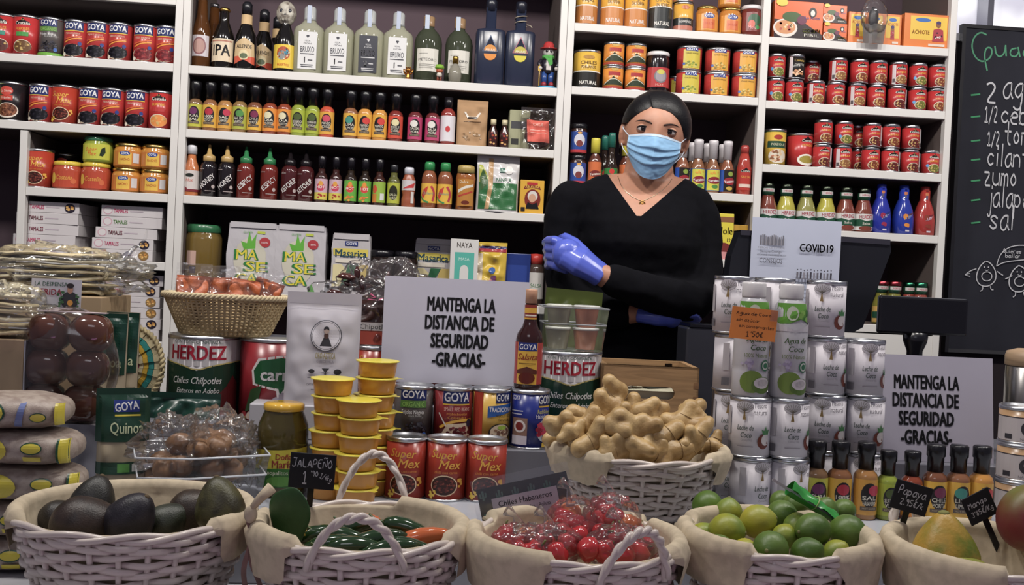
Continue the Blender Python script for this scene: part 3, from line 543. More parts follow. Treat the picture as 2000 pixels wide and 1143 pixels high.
small('greens', 'small sauce bottle with green label and flame badge', '#2a2018/g', '#63a83a/s', [('e', 0, 4.6, 1.2, 1.2, '#cf3f34/s'), ('e', 0, 5.7, .6, .9, '#e08a2c/s'), ('t', 'HOT', 0, 4.6, .8, '#f0e6e0/s', {'b': .02}), ('d', 0, 1.8, 1.3, .7, 8, .4, ['#cc702c/s', '#d9942c/s'])])
small('limeside', 'small sauce bottle with lime label turned sideways', '#3a1f18/g', '#8fb03a/s', [('e', -1.3, 4.8, .8, 1.2, '#cf4f34/s'), ('r', -2.4, .9, -.6, 3.4, '#cf7a2c/s'), ('r', .4, 1.6, 1.7, 3.6, '#d0d0cc/s')])
small('limeskull', 'small lime-labelled sauce bottle with dark leafy emblem', '#5a5a2a/g', '#aeb42f/s', [('e', 0, 4.0, 1.3, 2.2, '#2a2a1c/s'), ('t', 'SALSA', 0, 3.4, .7, '#c8c4a0/s', {'b': .02, 'w': 2.2}), ('t', 'VERDE', 0, 2.4, .7, '#c8c4a0/s', {'b': .02, 'w': 2.2})], '#26262a/s', 12.4)
bottle('tapatio', 'waisted chile powder bottle with white cap', [(0, 0), (1.8, 0), (2.0, .3), (2.0, 2.4), (1.7, 3.6), (2.0, 4.8), (2.0, 8), (1.4, 9.6), (1.25, 10)], '#9a5236/s', [(1.45, 9.8), (1.45, 11.4), (1.2, 11.9), (0, 11.9)], '#c9cad4/s', None, [('r', -2.6, 5.0, 2.6, 8.0, '#c9c2c4/s'), ('p', [(-2, 5.4), (1.6, 5.8), (2.2, 7.4), (.4, 6.6)], '#c43a3c/s'), ('r', .8, 1.2, 1.8, 4.6, '#d0ccc8/s')])
bottle('limon', 'brown sauce bottle with yellow chile label and green cap', [(0, 0), (2.0, 0), (2.25, .4), (2.25, 9.0), (2.0, 10.2), (1.45, 11.2), (1.35, 11.6)], '#8a4f30/g', [(1.55, 11.3), (1.55, 13.2), (1.3, 13.9), (0, 14)], '#2c8a4c/s', None, [('r', -3.4, 1.6, 3.4, 7.4, '#dcae30/s'), ('p', [(-1.8, 2.6), (-.6, 4.6), (-.2, 6.6), (-1.6, 5.6), (-2.4, 4.0)], '#c23c30/s'), ('l', [(-2.8, 3.6), (-1.6, 2.2), (0, 1.7)], .5, '#3f8a4a/s'), ('t', 'Chilerito', 0, 4.5, .8, '#7a9a8a/s', {'w': 4.2}), ('l', [(.6, 6.6), (1.9, 4.6), (1.2, 2.2)], .7, '#b8384a/s')])
bottle('agave', 'amber syrup bottle with tan flip cap', [(0, 0), (2.5, 0), (2.8, .4), (2.6, 5), (3.0, 9.6), (2.7, 11), (2.5, 11.3)], '#9a5a22/g', [(2.6, 11.1), (2.6, 12.8), (2.3, 13.4), (0, 13.4)], '#b39a52/s', None, [('r', -2.6, 1.2, 2.6, 9.2, '#b57a2c/s'), ('p', [(-2.4, 5.0), (0, 6.4), (2.4, 7.0), (2.4, 7.8), (0, 7.2), (-2.4, 6.0)], '#d9d2c4/s'), ('l', [(-2.2, 4.0), (0, 4.8), (2.2, 5.6)], .5, '#b23a2c/s'), ('e', 0, 2.2, 1.2, .6, '#6a2c1c/s'), ('t', 'Dulce', -.6, 8.4, .8, '#e6d8b8/s')], sy=.75)
# pouches: a flat-topped filled bag standing on its base
def pouchmb(w, h, d, mat, seal=.012, fold=0.0, bulge=1.0, seed=0, wr=.0012):
    mb = MB(); rnd = Vector((seed*3.1, seed*1.7, 0))
    def side(sg):
        def f(u, v):
            x = (u-.5)*w; z = v*h
            vv = min(1, max(0, (h-seal-z)/(h-seal)))
            th = d/2*bulge*(vv**.55)*(1-abs(2*u-1)**4)**.5 if vv > 0 else 0
            th = max(th, .0008)
            if v == 0: pass
            n = noise.noise(Vector((x*38, z*38, sg*4))+rnd)*wr*6*(1-abs(2*u-1)**6)
            return Vector((x*(1-.03*vv*math.sin(PI*v)), sg*(th)+n*(1 if th > .002 else .1), z))
        return f
    mb.grid(side(-1), 36, 40, mat); mb.grid(side(1), 20, 22, mat)
    base = []
    return mb
def pouchw(w, h, d, seal=.012, bulge=1.0, seed=0, wr=.0012):
    rnd = Vector((seed*3.1, seed*1.7, 0))
    def g(u, v, e):
        z = v; x = u; uu = x/w+.5; vv = min(1, max(0, (h-seal-z)/(h-seal)))
        th = d/2*bulge*(vv**.55)*max(0, (1-abs(2*uu-1)**4))**.5; th = max(th, .0008)
        n = noise.noise(Vector((x*38, z*38, -4))+rnd)*wr*6*(1-min(1, abs(2*uu-1))**6)
        return Vector((x*(1-.03*vv*math.sin(PI*z/h)), -th+n*(1 if th > .002 else .1)-e-.0011, z))
    return g
def pouchk(key, desc, w, h, d, mat, shapes, name='pouch', cat='bag', seal=.012, seed=1, wr=.0012, extra=()):
    mb = pouchmb(w/100, h/100, d/100, mat, seal, seed=seed, wr=wr)
    kind(key, name, cat, desc, [('pouch_body', mb), ('printed_front', print_on(shapes, pouchw(w/100, h/100, d/100, seal, seed=seed, wr=wr), .5, dv=.5))]+list(extra), w/100, h/100, d/100)
pouchk('kraft', 'brown kraft paper pouch with a clear window', 9.2, 13.8, 4, '#a88258/p', [('p', [(-2.6, 10.2), (-1.4, 8.2), (1.4, 8.2), (2.6, 10.2), (2.0, 10.2), (1.0, 8.8), (-1.0, 8.8), (-2.0, 10.2)], '#d9d0c2/s'), ('r', -1.4, 8.1, 1.4, 8.7, '#33281f/s'), ('r', -2.6, 7.2, 2.6, 7.35, '#6f5236/s'), ('d', 0, 2.8, 3.0, 1.4, 16, .35, ['#8a6a46/s', '#96764e/s'])])
pouchk('panela', 'white and green panela sugar pouch with a tan stripe', 12.8, 16.8, 6.5, '#c3c0c0/s', [('r', -5.8, .6, 5.8, 8.6, '#2f6a3c/s'), ('p', [(-5.8, 8.6), (-2.8, 8.6), (-2.8, 10), (-4.8, 13.8), (-5.8, 14)], '#a8ac3c/s'), ('p', [(-5.2, 6), (-2.6, 8.6), (-4.6, 12.8), (-5.6, 10)], '#3a5a2c/s'), ('p', [(-2.9, 16), (-1.5, 16), (-1.6, 8), (-2.6, .6), (-3.9, .6), (-3.0, 7)], '#b58f60/s'), ('t', 'PANELA', 1.7, 9.6, 1.2, '#2f6a4a/s', {'b': .02, 'w': 4.6}), ('r', .4, 11.8, 2.0, 13.2, '#3a6a5a/s'), ('e', 3.2, 12.6, 1.2, 1.3, '#dcd8d4/s')], seal=.02, seed=5)
boxk('abuela', 'yellow chocolate carton with a portrait of a white-haired lady', 7.2, 6, 10, '#d3a01f/s', [('r', -1.6, 8.6, 1.6, 9.3, '#b02a2c/s'), ('p', [(-2.6, 7.2), (-2.2, 8.2), (0, 8.6), (2.2, 8.2), (2.6, 7.2), (0, 7.7)], '#7a2a24/s'), ('t', 'ABUELITA', 0, 7.95, .75, '#eac24a/s', {'w': 4.2}), ('e', .2, 4.3, 2.4, 3.0, '#7a2a24/s'), ('e', .2, 5.2, 1.5, 1.6, '#cfc9c2/s'), ('e', .1, 4.6, 1.05, 1.3, '#c99a7c/s'), ('p', [(-1.8, 1.4), (-1.2, 3.4), (.2, 2.7), (1.5, 3.4), (2.2, 1.4)], '#1c1a1e/s'), ('r', -3.2, .6, -2.0, 1.8, '#2a2424/s')])
# the lower middle shelf
jar('mole', 'big plastic jar of yellow-brown mole with green lid', 10.8, 19.5, '#2c6a44/s', '#735c26/g', [('r', -4.4, 7.4, -1.0, 11.6, '#c9a598/p'), ('r', -3.0, 5.0, -1.0, 7.0, '#2a2030/s')], 2.4, .9, shoulder=2.2)
MASA = [('e', -.6, 9.6, 4.6, 6.6, '#c8c3b0/s'), ('p', [(-2.6, 12.8), (-3.2, 15.2), (-1.6, 14.6), (-1.2, 18.0), (-.4, 15.2), (.9, 17.4), (.6, 13.0)], '#5fae34/s'), ('e', 3.5, 15.0, 1.5, 1.5, '#b03a40/s'), ('t', '100%', 3.5, 15.0, .6, '#e8d8d8/s'), ('t', 'GLUTEN', -1.6, 17.8, .6, '#6aa860/s', {'w': 2.6}), ('r', 1.1, 17.5, 3.6, 18.2, '#b5c23a/s'), ('p', [(2.4, .8), (3.4, 3.4), (4.4, .8)], '#4f9a3c/s')] + \
    [q for s, x, y in (('MA', -1.6, 11.2), ('SE', 1.0, 7.7), ('CA', -1.4, 4.2)) for q in (('t', s, x, y, 2.9, '#2f7f3c/s', {'b': .06, 'w': 6.6}), ('t', s, x, y, 2.9, '#e2cf2c/s', {'b': .012, 'w': 5.8}))]
def brick(key, desc, w, h, d, col, shapes, name='flour_bag'):
    def fn(p):
        q = Vector(p); n = noise.noise(q*26+Vector((w, h, 0)))*.004; return q+Vector((n, n*.5, n*.4))
    bm = bmesh.new(); bmesh.ops.create_cube(bm, size=1)
    bmesh.ops.subdivide_edges(bm, edges=bm.edges[:], cuts=8, use_grid_fill=True)
    for v in bm.verts: v.co = Vector((v.co.x*w/100, v.co.y*d/100, (v.co.z+.5)*h/100)); v.co.x *= 1-.04*(v.co.z/h*100)**6
    mb = MB().bm(bm, col, False, fn)
    fl = MB().box(-w/220, w/220, -d/200-.004, -d/200+.01, h/100-.013, h/100+.004, col, fn)
    fs = lambda u, v, e: fn(Vector((u*(1-.04*(v/h*100)**6), -d/200, v)))+Vector((0, -e-.0012, 0))
    kind(key, name, 'bag', desc, [('bag_body', mb), ('top_fold', fl), ('printed_front', print_on(shapes, fs, .8, dv=.8))], w/100, h/100, d/100)
brick('maseca', 'white corn flour bag with green and yellow lettering', 14.6, 20.4, 8, '#bdb9bd/s', MASA)
brick('masarica', 'white corn flour bag with navy brand patch and corn picture', 11.5, 18.5, 6, '#b9b4b6/s', [('r', -5.2, 12.3, 5.2, 14.4, '#d2c04a/s'), ('r', -1.9, 15.2, 1.9, 16.6, '#2a3a78/s'), ('t', 'GOYA', 0, 15.9, .9, '#e8e8ea/s', {'b': .03, 'w': 3.2}), ('t', 'Masarica', .1, 13.0, 2.2, '#274a5a/s', {'b': .03, 'w': 9.4}), ('r', -4.6, 10.2, 3.8, 11.4, '#d8cfc0/s'), ('p', [(-5.2, 3), (-5.2, 9.6), (-2.6, 9.8), (2.6, 3)], '#d9cc9a/s'), ('p', [(-.6, 9.8), (2.6, 9.8), (-1, 3), (-3, 3)], '#2f6a44/s'), ('p', [(2.6, 9.8), (5.2, 9.8), (5.2, 3), (0, 3)], '#c9b060/s')])
jar('darkjar', 'dark glass jar with black lid behind the chile bags', 7.2, 14.5, '#16141a/s', '#3a2a26/b', [], 2.0, .95)
boxk('naya', 'white carton with turquoise panel and round arch', 8.4, 4.5, 19.0, '#cbc9c6/p', [('r', -2.8, 6.5, 3.0, 15.0, '#4fae9e/s'), ('t', 'NAYA', 0, 17.2, 1.6, '#3a3028/s', {'w': 4.6}), ('t', 'MASA', 0, 13.0, .9, '#bfe0d8/s', {'w': 3.2}), ('e', .1, 9.6, 1.3, 1.6, '#d2d0cc/s'), ('r', -1.2, 6.5, 1.4, 9.6, '#d2d0cc/s')])
# right-hand bays
def chile_can(key, desc, d, h, top, bot, t1, t2, f=.42, txt='#5a3a1a/s'):
    s = [('r', -9, .35, 9, h*f, bot), ('r', -9, h*f, 9, h*f+.35, '#e3e0d6/s'), ('e', 0, h*.80, 1.5*d/7, .6, '#b0802c/s'), ('t', t1, 0, h*.66, h*.085, txt, {'b': .01, 'w': d*.62}), ('t', t2, 0, h*.55, h*.075, txt, {'b': .01, 'w': d*.55}), ('t', 'NATURAL', 0, h*.14, h*.09, '#e8e4dc/s', {'b': .02, 'w': d*.66})]
    can(key, desc, d, h, top, s)
chile_can('rajas1', 'tall yellow chile can with orange sides', 6.6, 13.5, '#dba52c', '#b8732c/s', 'CHILES', 'RAJAS'); chile_can('rajas2', 'tall yellow and orange rajas can', 7.0, 13.5, '#dca22a', '#c47a30/s', 'RAJAS', 'CALIFORNIA')
chile_can('nachos', 'tall yellow nacho can with black lower band', 7.0, 13.5, '#dfa62c', '#2d3030/s', 'CHIPOTLE', 'EN ADOBO', .5); chile_can('poblano', 'yellow poblano chile can with black lower half', 8.2, 11.6, '#d8ac2c', '#23221f/s', 'CHILES', 'POBLANOS')
can('minican', 'small yellow and black chile can', 6.0, 9.0, '#d9a22c', [('r', -8, .4, 8, 1.8, '#b8705c/s'), ('r', -8, 1.8, 8, 4.0, '#2a2c2c/s'), ('e', 0, 7.2, 1.2, .6, '#c06a3a/s'), ('t', 'JALAPEÑOS', 0, 2.9, .7, '#e6e2da/s', {'w': 4})])
can('cerrito', 'small orange can with a dark mountain and red plaque', 6.2, 7.2, '#dc8a2a', [('r', -1.9, 4.3, 1.9, 5.4, '#a83030/s'), ('e', 0, 6.2, 1.2, .45, '#c9a24a/s'), ('p', [(-4, 1.4), (-1.6, 2.6), (-.4, 4.0), (.8, 3.2), (2.2, 2.8), (4, 1.4)], '#2f3a26/s'), ('l', [(-3.4, 1.6), (-.6, 3.6), (2.6, 2.2)], .2, '#d9d6c0/s', 1), ('r', -8, .4, 8, 1.0, '#a8382c/s')])
jar('goya_hi', 'orange marmalade jar with gold lid and blue brand patch', 6.9, 8.4, '#d8b95e/m', '#c07a24/g', [('r', -4, .8, 4, 5.8, '#d9902c/s'), ('e', 0, 5.2, 1.7, .75, '#2b3f8a/s'), ('t', 'GOYA', 0, 5.2, .8, '#f0f0f0/s', {'b': .03, 'w': 2.6}), ('r', -1.8, 1.3, 1.8, 4.2, '#cf6a34/s'), ('t', 'DULCE', 0, 2.9, .7, '#b8342c/s', {'w': 2.6})], 1.0, .9)
jar('mole_red', 'dark red sauce jar with white lid and green picture', 6.8, 9.6, '#d0cccc/s', '#6a2a22/g', [('r', -4, 1.4, 4, 7.2, '#7a2f2c/s'), ('e', 0, 4.8, 2.0, 1.9, '#2f5a3c/s'), ('e', -.8, 3.6, 1.0, 1.2, '#cf6a5a/s'), ('t', 'Mole', -.6, 2.6, 1.0, '#e0a0a0/s', {'w': 2.4}), ('e', 1.0, 2.6, .7, .6, '#3f8a4a/s')], 1.3, .93)
jar('mole_black', 'black mole jar with white lid and red label', 7.2, 12.6, '#d6d4d4/s', '#1d1416/g', [('r', -4.2, 1.6, 4.2, 7.6, '#b53434/s'), ('e', .3, 4.9, 2.0, 2.1, '#7a7478/s'), ('e', .3, 4.9, 1.6, 1.6, '#9a949a/s'), ('e', .3, 6.2, 1.2, .7, '#c9c04a/s'), ('t', 'MOLE', 0, 2.3, .7, '#e6b0a0/s', {'w': 2.4})], 1.3, .93)
def goyasm(key, desc, d, h, body, panel, pic): can(key, desc, d, h, body, [('r', -2.7, .5, 2.9, h-1.2, panel), ('r', -1.9, h-1.7, 1.9, h-.4, '#2b3f8a/s'), ('t', 'GOYA', 0, h-1.05, .85, '#f0f0f0/s', {'b': .03, 'w': 3.3}), ('t', 'CHILES VERDES', 0, h-2.4, .4, '#5a4a2a/s', {'w': 4}), ('d', 0, 1.8, 2.2, .9, 22, .35, pic), ('e', -2.4, 1.8, .4, .4, '#3f62a8/s')])
goyasm('goyasm1', 'wide red can with yellow-green label and navy patch', 7.6, 7.4, '#b5342e', '#cdb935/s', ['#9aa83a/s', '#c9c060/s', '#7a8a2c/s']); goyasm('goyasm2', 'wide red can with golden label and navy patch', 7.6, 7.4, '#b5342e', '#dca22c/s', ['#b58a34/s', '#8a7a2c/s', '#d9b860/s'])
jar('bluejar', 'chocolate spread jar with blue label and black lid', 5.2, 9.4, '#17151a/s', '#3a1f1a/g', [('r', -3, 1.4, 3, 6.8, '#2b4a96/s'), ('r', -3, .5, 3, 1.4, '#b8343a/s'), ('e', 0, 4.2, 1.7, 1.9, '#cfcdd4/s'), ('e', 0, 3.2, 1.0, 1.0, '#7a3a38/s'), ('t', 'choco', 0, 5.4, .8, '#d0d4e0/s', {'b': .02, 'w': 2.6}), ('e', 0, 6.4, .7, .3, '#e0a030/s')], 1.6, .93)
bottle('yuca_yellow', 'orange-label hot sauce bottle with yellow cap', [(0, 0), (1.8, 0), (2.0, .3), (2.0, 7.6), (1.7, 8.6), (1.0, 10), (1.0, 10.6)], '#5a2f22/g', [(1.4, 10.2), (1.4, 14.2), (1.3, 14.6), (0, 14.6)], '#cfc22a/s', None, [('r', -3, .6, 3, 7.4, '#cf6a34/s'), ('r', -3, .6, 3, 1.8, '#d9b060/s'), ('e', 0, 3.8, 1.9, 1.0, '#7a2a24/s'), ('t', 'Yucateco', 0, 3.8, .8, '#f0e0d0/s', {'b': .02, 'w': 3.6, 'rot': 8})])
bottle('yuca_green', 'green-label hot sauce bottle with teal cap', [(0, 0), (1.8, 0), (2.0, .3), (2.0, 6.0), (1.6, 7.6), (.9, 10), (.85, 13)], '#4a3a34/b', [(1.1, 12.2), (1.1, 16), (.9, 16.6), (0, 16.6)], '#236a5c/s', None, [('r', -3, .6, 3, 5.8, '#2f7f3f/s'), ('e', 0, 4.8, .8, .8, '#c8342c/s'), ('r', -3, 1.8, 3, 3.2, '#c9cc4a/s'), ('t', 'Mexicano', 0, 3.6, .7, '#e8e8e0/s', {'b': .02, 'w': 3.4})])
bottle('yuca_boxed', 'hot sauce bottle with white cap and yellow-red label', [(0, 0), (1.9, 0), (2.2, .3), (2.2, 7.2), (1.8, 8.6), (1.05, 10.4), (1.0, 11)], '#8a5a3a/g', [(1.3, 10.4), (1.35, 14.6), (1.45, 14.7), (1.45, 16), (1.2, 16.2), (0, 16.2)], '#cfc9cc/s', None, [('r', -3.3, .6, 3.3, 7.2, '#3a5a9a/s'), ('r', -2.2, .8, 2.6, 7.0, '#cfc83a/s'), ('e', .2, 3.8, 2.1, 1.1, '#8a2430/s'), ('t', 'Yucateco', .2, 3.8, .9, '#f2ecec/s', {'b': .02, 'w': 4.0, 'rot': 8}), ('e', .4, 1.9, 1.0, .6, '#4f8a3c/s'), ('d', .2, 6.2, 1.6, .4, 6, .3, ['#e0a030/s'])])
bottle('yuca_dark', 'brown hot sauce bottle with white cap and black label', [(0, 0), (1.9, 0), (2.2, .3), (2.2, 7.2), (1.8, 8.6), (1.05, 10.4), (1.0, 11)], '#8a5236/g', [(1.3, 10.4), (1.35, 14.6), (1.45, 14.7), (1.45, 16), (1.2, 16.2), (0, 16.2)], '#cfc9cc/s', None, [('r', -3.3, .6, -1.4, 7.2, '#2b55b0/s'), ('r', -1.4, .6, 3.3, 7.2, '#26201c/s'), ('e', .5, 3.8, 1.9, 1.1, '#9a2430/s'), ('t', 'Yucateco', .5, 3.8, .8, '#f2ecec/s', {'b': .02, 'w': 3.4, 'rot': 8}), ('e', .6, 6.0, .8, .7, '#8aa03a/s'), ('e', .4, 1.6, 1.0, .6, '#c9a83a/s')])
bottle('redsauce', 'tall red sauce bottle with red cap', [(0, 0), (2.0, 0), (2.2, .3), (2.2, 8), (1.8, 10.4), (1.2, 13)], '#a8382c/g', [(1.3, 12.6), (1.3, 14.6), (1.0, 15.2), (0, 15.2)], '#a83a34/s', None, [('r', -3.2, 1.4, 3.2, 8.4, '#b5342a/s'), ('p', costena(9.0, .75)[0][1], '#221a1a/s'), ('t', 'Costeña', 0, 7.2, .7, '#f0e6d8/s', {'w': 3.0}), ('t', 'SALSA', 0, 5.4, .8, '#e0a030/s', {'w': 2.8}), ('r', -2.0, 2.2, 2.0, 3.2, '#e0c8b8/s')])
boxk('yellowbox', 'bright yellow mole carton with a plate picture', 7.0, 9, 14.0, '#d9c824/s', [('r', -3.5, 11.4, 3.5, 13.0, '#8a5a3a/s'), ('t', 'Mole', .8, 8.8, 2.2, '#2a2416/s', {'b': .02, 'w': 4.8}), ('t', '12', 2.2, 6.0, 1.0, '#2a2416/s'), ('e', .4, 2.8, 2.9, 2.4, '#7a2f2c/s'), ('e', .8, 1.2, 2.2, 1.2, '#cf8a8a/s')])
boxk('goldbox', 'golden yellow carton', 6, 9, 11.0, '#c99a2c/s', [('r', -2.4, 1, 2.4, 6, '#d9b860/s')])
# orange achiote boxes
ORG = '#d9642a/s'
def meal(w, h): return [('p', [(-w/2, h*.5), (w*.1, h*.45), (w*.5, h*.15), (w*.5, 0.1), (-w/2, .1)], '#2e2226/s'), ('e', -w*.27, h*.28, w*.25, h*.24, '#d8cfc6/s'), ('e', -w*.27, h*.30, w*.21, h*.18, '#c98a5a/s'), ('d', -w*.27, h*.32, w*.18, h*.14, 18, w*.03, ['#d99a4a/s', '#e8c9a0/s', '#b85a4a/s']), ('e', -w*.14, h*.58, w*.2, h*.13, '#3f5a2c/s'), ('e', w*.06, h*.5, w*.1, h*.12, '#6a2f4a/s'), ('e', w*.28, h*.72, w*.08, h*.13, '#2a2220/s'), ('e', w*.28, h*.70, w*.045, h*.08, '#e0d4c8/s'), ('t', 'La Anita', w*.28, h*.58, h*.07, '#3a4a8a/s', {'w': w*.3}), ('t', 'COCHINITA', w*.27, h*.24, h*.09, '#b5c23a/s', {'b': .03, 'w': w*.36}), ('t', 'PIBIL', w*.27, h*.12, h*.07, '#e0dccc/s', {'w': w*.3}), ('e', -w*.36, h*.94, w*.12, h*.1, '#d9c23a/s')]
boxk('pibil_big', 'large orange meal carton with a plate of tacos', 15.2, 8, 11.6, ORG, meal(15.2, 11.6)); boxk('pibil_small', 'small orange meal carton with a bowl picture', 7.4, 6, 5.6, ORG, meal(7.4, 5.6))
def achi(w, h, mid=0): return [('r', -w*.38, h*.24, w*.38, h*.93, '#e0b838/s'), ('e', -w*.12 if mid else 0, h*.82, w*.16 if mid else w*.22, h*.06, '#3a6ab0/s'), ('t', 'ACHIOTE', -w*.16 if mid else 0, h*.46 if mid else h*.68, h*.12 if mid else h*.09, '#c0562c/s', {'b': .02, 'w': w*.36 if mid else w*.62}), ('p', [(w*.2-w*.12*(1 if mid else .9)+(0 if mid else -w*.2), h*.2), (w*.2-w*.1+(0 if mid else -w*.2), h*.55), (w*.2+(0 if mid else -w*.2), h*.6), (w*.2+w*.1+(0 if mid else -w*.2), h*.55), (w*.2+w*.12+(0 if mid else -w*.2), h*.2)], '#a83a44/s'), ('e', w*.2 if mid else 0, h*.70 if mid else h*.55, w*.05 if mid else w*.09, h*.09, '#8a5a3c/s'), ('e', w*.2 if mid else 0, h*.76 if mid else h*.59, w*.05 if mid else w*.1, h*.05, '#4a3a6a/s'), ('d', w*.2 if mid else 0, h*.36, w*.08, h*.12, 8, w*.02, ['#e8d8d0/s', '#3a2a3a/s']), ('r', 0, h*.06, w*.34, h*.13, '#d9c8b8/s')]
boxk('achiote_s', 'small orange and yellow achiote carton with a seated cook', 5.6, 5, 9.6, '#dc7a34/s', achi(5.6, 9.6)); boxk('achiote_b', 'wide orange and yellow achiote carton with a cook in red', 15.4, 7, 10.4, '#dc7a30/s', achi(15.4, 10.4, 1))
# little red chile cans
def redcan(key, desc, sub, pic, spot=False, side=0):
    s = costena(7.0, .72, sub, pic, '#b5282a')
    if spot: s.append(('e', -2.0, 2.6, .45, .5, '#5a9ad0/s'))
    if side: s += [('r', side*2.3-.55, .4, side*2.3+.55, 6.2, '#cfc4c4/s'), ('r', side*2.3-.4, .8, side*2.3+.4, 2.0, '#5a5254/s')]
    can(key, desc, 5.5, 7.4, '#b5282a', s, neck=True)
redcan('rc1', 'small red jalapeño can with silver rim', 'JALAPEÑOS', ('#6b6a2c/s', '#8f9a3c/s'), True)
redcan('rc2', 'small red chile can with cream plate and silver rim', 'RAJAS', ('#8a5a34/s', '#b08a50/s'), False, -1)
redcan('rc3', 'small red nacho can with silver rim', 'NACHOS', ('#7a3a24/s', '#c08a4a/s'))
redcan('rc4', 'small red chipotle can with barcode on its side', 'CHIPOTLES', ('#5a2420/s', '#8a3a30/s'), False, 1)
can('rcblack', 'small black chile can with gold lettering and silver rim', 5.6, 7.6, '#26211f', [('t', 'Costeña', .3, 5.6, .7, '#d9b24a/s', {'w': 3.2}), ('t', 'CHIPOTLE', .3, 4.3, .6, '#d8d4c8/s', {'w': 3}), ('d', .2, 1.9, 1.8, 1.0, 14, .4, ['#c98a5a/s', '#e0b890/s']), ('r', -2.9, .5, -1.8, 6.6, '#cfc4c4/s')], neck=True)
can('hominy', 'tall yellow stew can with green bands', 6.6, 11.2, '#d3aa30', [('r', -9, 10.2, 9, 10.8, '#2f5a3a/s'), ('e', 0, 8.6, 1.4, .7, '#a8382c/s'), ('r', -3.4, 5.4, 3.4, 7.4, '#234a36/s'), ('t', 'POZOLE', 0, 6.4, .7, '#d9d4b0/s', {'w': 4.2}), ('e', 0, 2.8, 2.9, 2.2, '#d8cdb8/s'), ('d', 0, 2.8, 2.5, 1.8, 30, .4, ['#c07a5a/s', '#d9b890/s', '#8a5a3a/s'])])
can('redtall', 'wide red soup can with bowl of green stew', 8.0, 10.6, '#b92c2c', [('p', [(x+1.0, y+.3) for x, y in costena(10.3, .9)[0][1]], '#221a1a/s'), ('t', 'Costeña', 1.0, 8.3, .85, '#f0e6d8/s', {'w': 3.6}), ('t', 'MENUDO', 1.0, 6.9, .7, '#e9b03a/s', {'w': 3.4}), ('e', .9, 2.4, 3.0, 1.8, '#e2dcd0/s'), ('e', 1.0, 2.5, 2.4, 1.2, '#9a8a34/s')])
def herdez(key, desc, content, lid='#3a4036/m', lab='#d2cdca/s'):
    prof = [(0, 0), (2.6, 0), (2.95, .4), (2.95, 5.6), (2.6, 7.2), (1.9, 9.2), (1.75, 10.0), (1.75, 12.4)]
    cap = [(1.95, 12.2), (2.0, 12.4), (2.0, 13.4), (1.7, 13.7), (0, 13.7)]
    sh = [('r', -4.4, .6, 4.4, 5.6, lab), ('t', 'HERDEZ', 0, 4.7, 1.1, '#b23046/s', {'b': .03, 'w': 4.2}), ('p', [(-4.4, 3.8), (-2, 4.0), (0, 3.4), (2, 4.0), (4.4, 3.8), (4.4, 1.8), (-4.4, 1.8)], '#22503a/s'), ('t', 'Salsa', 0, 2.7, .7, '#d9d6c8/s', {'w': 2.4}), ('e', 0, 1.2, 2.2, .7, content)]
    nk = MB().lathe([(.0186, .099), (.0186, .122)], '#234a36/s', 20); nk = print_on([('r', -2.2, 11.0, 2.2, 12.0, '#d2cdca/s'), ('t', 'HERDEZ', 0, 11.5, .6, '#b23046/s', {'b': .02, 'w': 2.4})], cylw(.0187), .6, nk)
    bottle(key, desc, prof, content, cap, lid, None, sh, name='salsa_bottle', extra=[('neck_band', nk)])
herdez('herd_red', 'salsa bottle with red-brown salsa, white label and dark lid', '#7a3a2c/g'); herdez('herd_green', 'salsa bottle with bright green salsa, white label and dark lid', '#b0a832/g'); herdez('herd_olive', 'salsa bottle with olive green salsa, white label and dark lid', '#8f8c48/g')
def chipsauce(key, desc, col, spots, txtc):
    prof = [(0, 0), (2.6, 0), (3.0, .3), (3.0, 4.6), (2.6, 7.6), (1.7, 10.4), (1.4, 11.0), (1.4, 14)]
    bottle(key, desc, prof, col, [(1.45, 13.6), (1.45, 15.2), (0, 15.4)], col, None, [('p', [(-2.8, 3.6), (2.6, 5.4), (2.8, 7.0), (-2.6, 5.2)], txtc[0]), ('t', 'Doritos', 0, 5.3, 1.2, txtc[1], {'b': .03, 'w': 4.4, 'rot': 17}), ('d', 0, 3.6, 2.0, 2.4, 5, .7, spots), ('r', -.4, .9, 2.6, 1.4, '#c9c4d0/s')], e=3, name='sauce_bottle', extra=[('neck_print', print_on([('p', [(-.9, 11.2), (.9, 11.2), (1.0, 13.2), (-1.0, 13.2)], '#5a5a74/s'), ('e', 0, 12.8, .9, .45, '#c9764a/s')], cylw(.0141), .5))])
chipsauce('dori_blue', 'glossy blue corn-chip sauce bottle with orange spots', '#24389a/g', ['#d9872c/s'], ('#5a3a4a/s', '#8fa0d0/s')); chipsauce('dori_blue2', 'glossy blue corn-chip sauce bottle with red spots', '#27339a/g', ['#9a2c4a/s'], ('#2c3a7a/s', '#a8b4dc/s')); chipsauce('dori_red', 'glossy red corn-chip sauce bottle', '#a3302c/g', ['#8a3a2c/s'], ('#7a2430/s', '#d9b8c8/s'))
herdez('bigsalsa_g', 'salsa bottle with olive salsa and red lid on the bottom shelf', '#7f7a2c/g', '#a83a44/m', '#c9a050/s'); herdez('bigsalsa_r', 'salsa bottle with red salsa and green lid on the bottom shelf', '#9a4438/g', '#2f7a5c/m', '#c9a050/s')
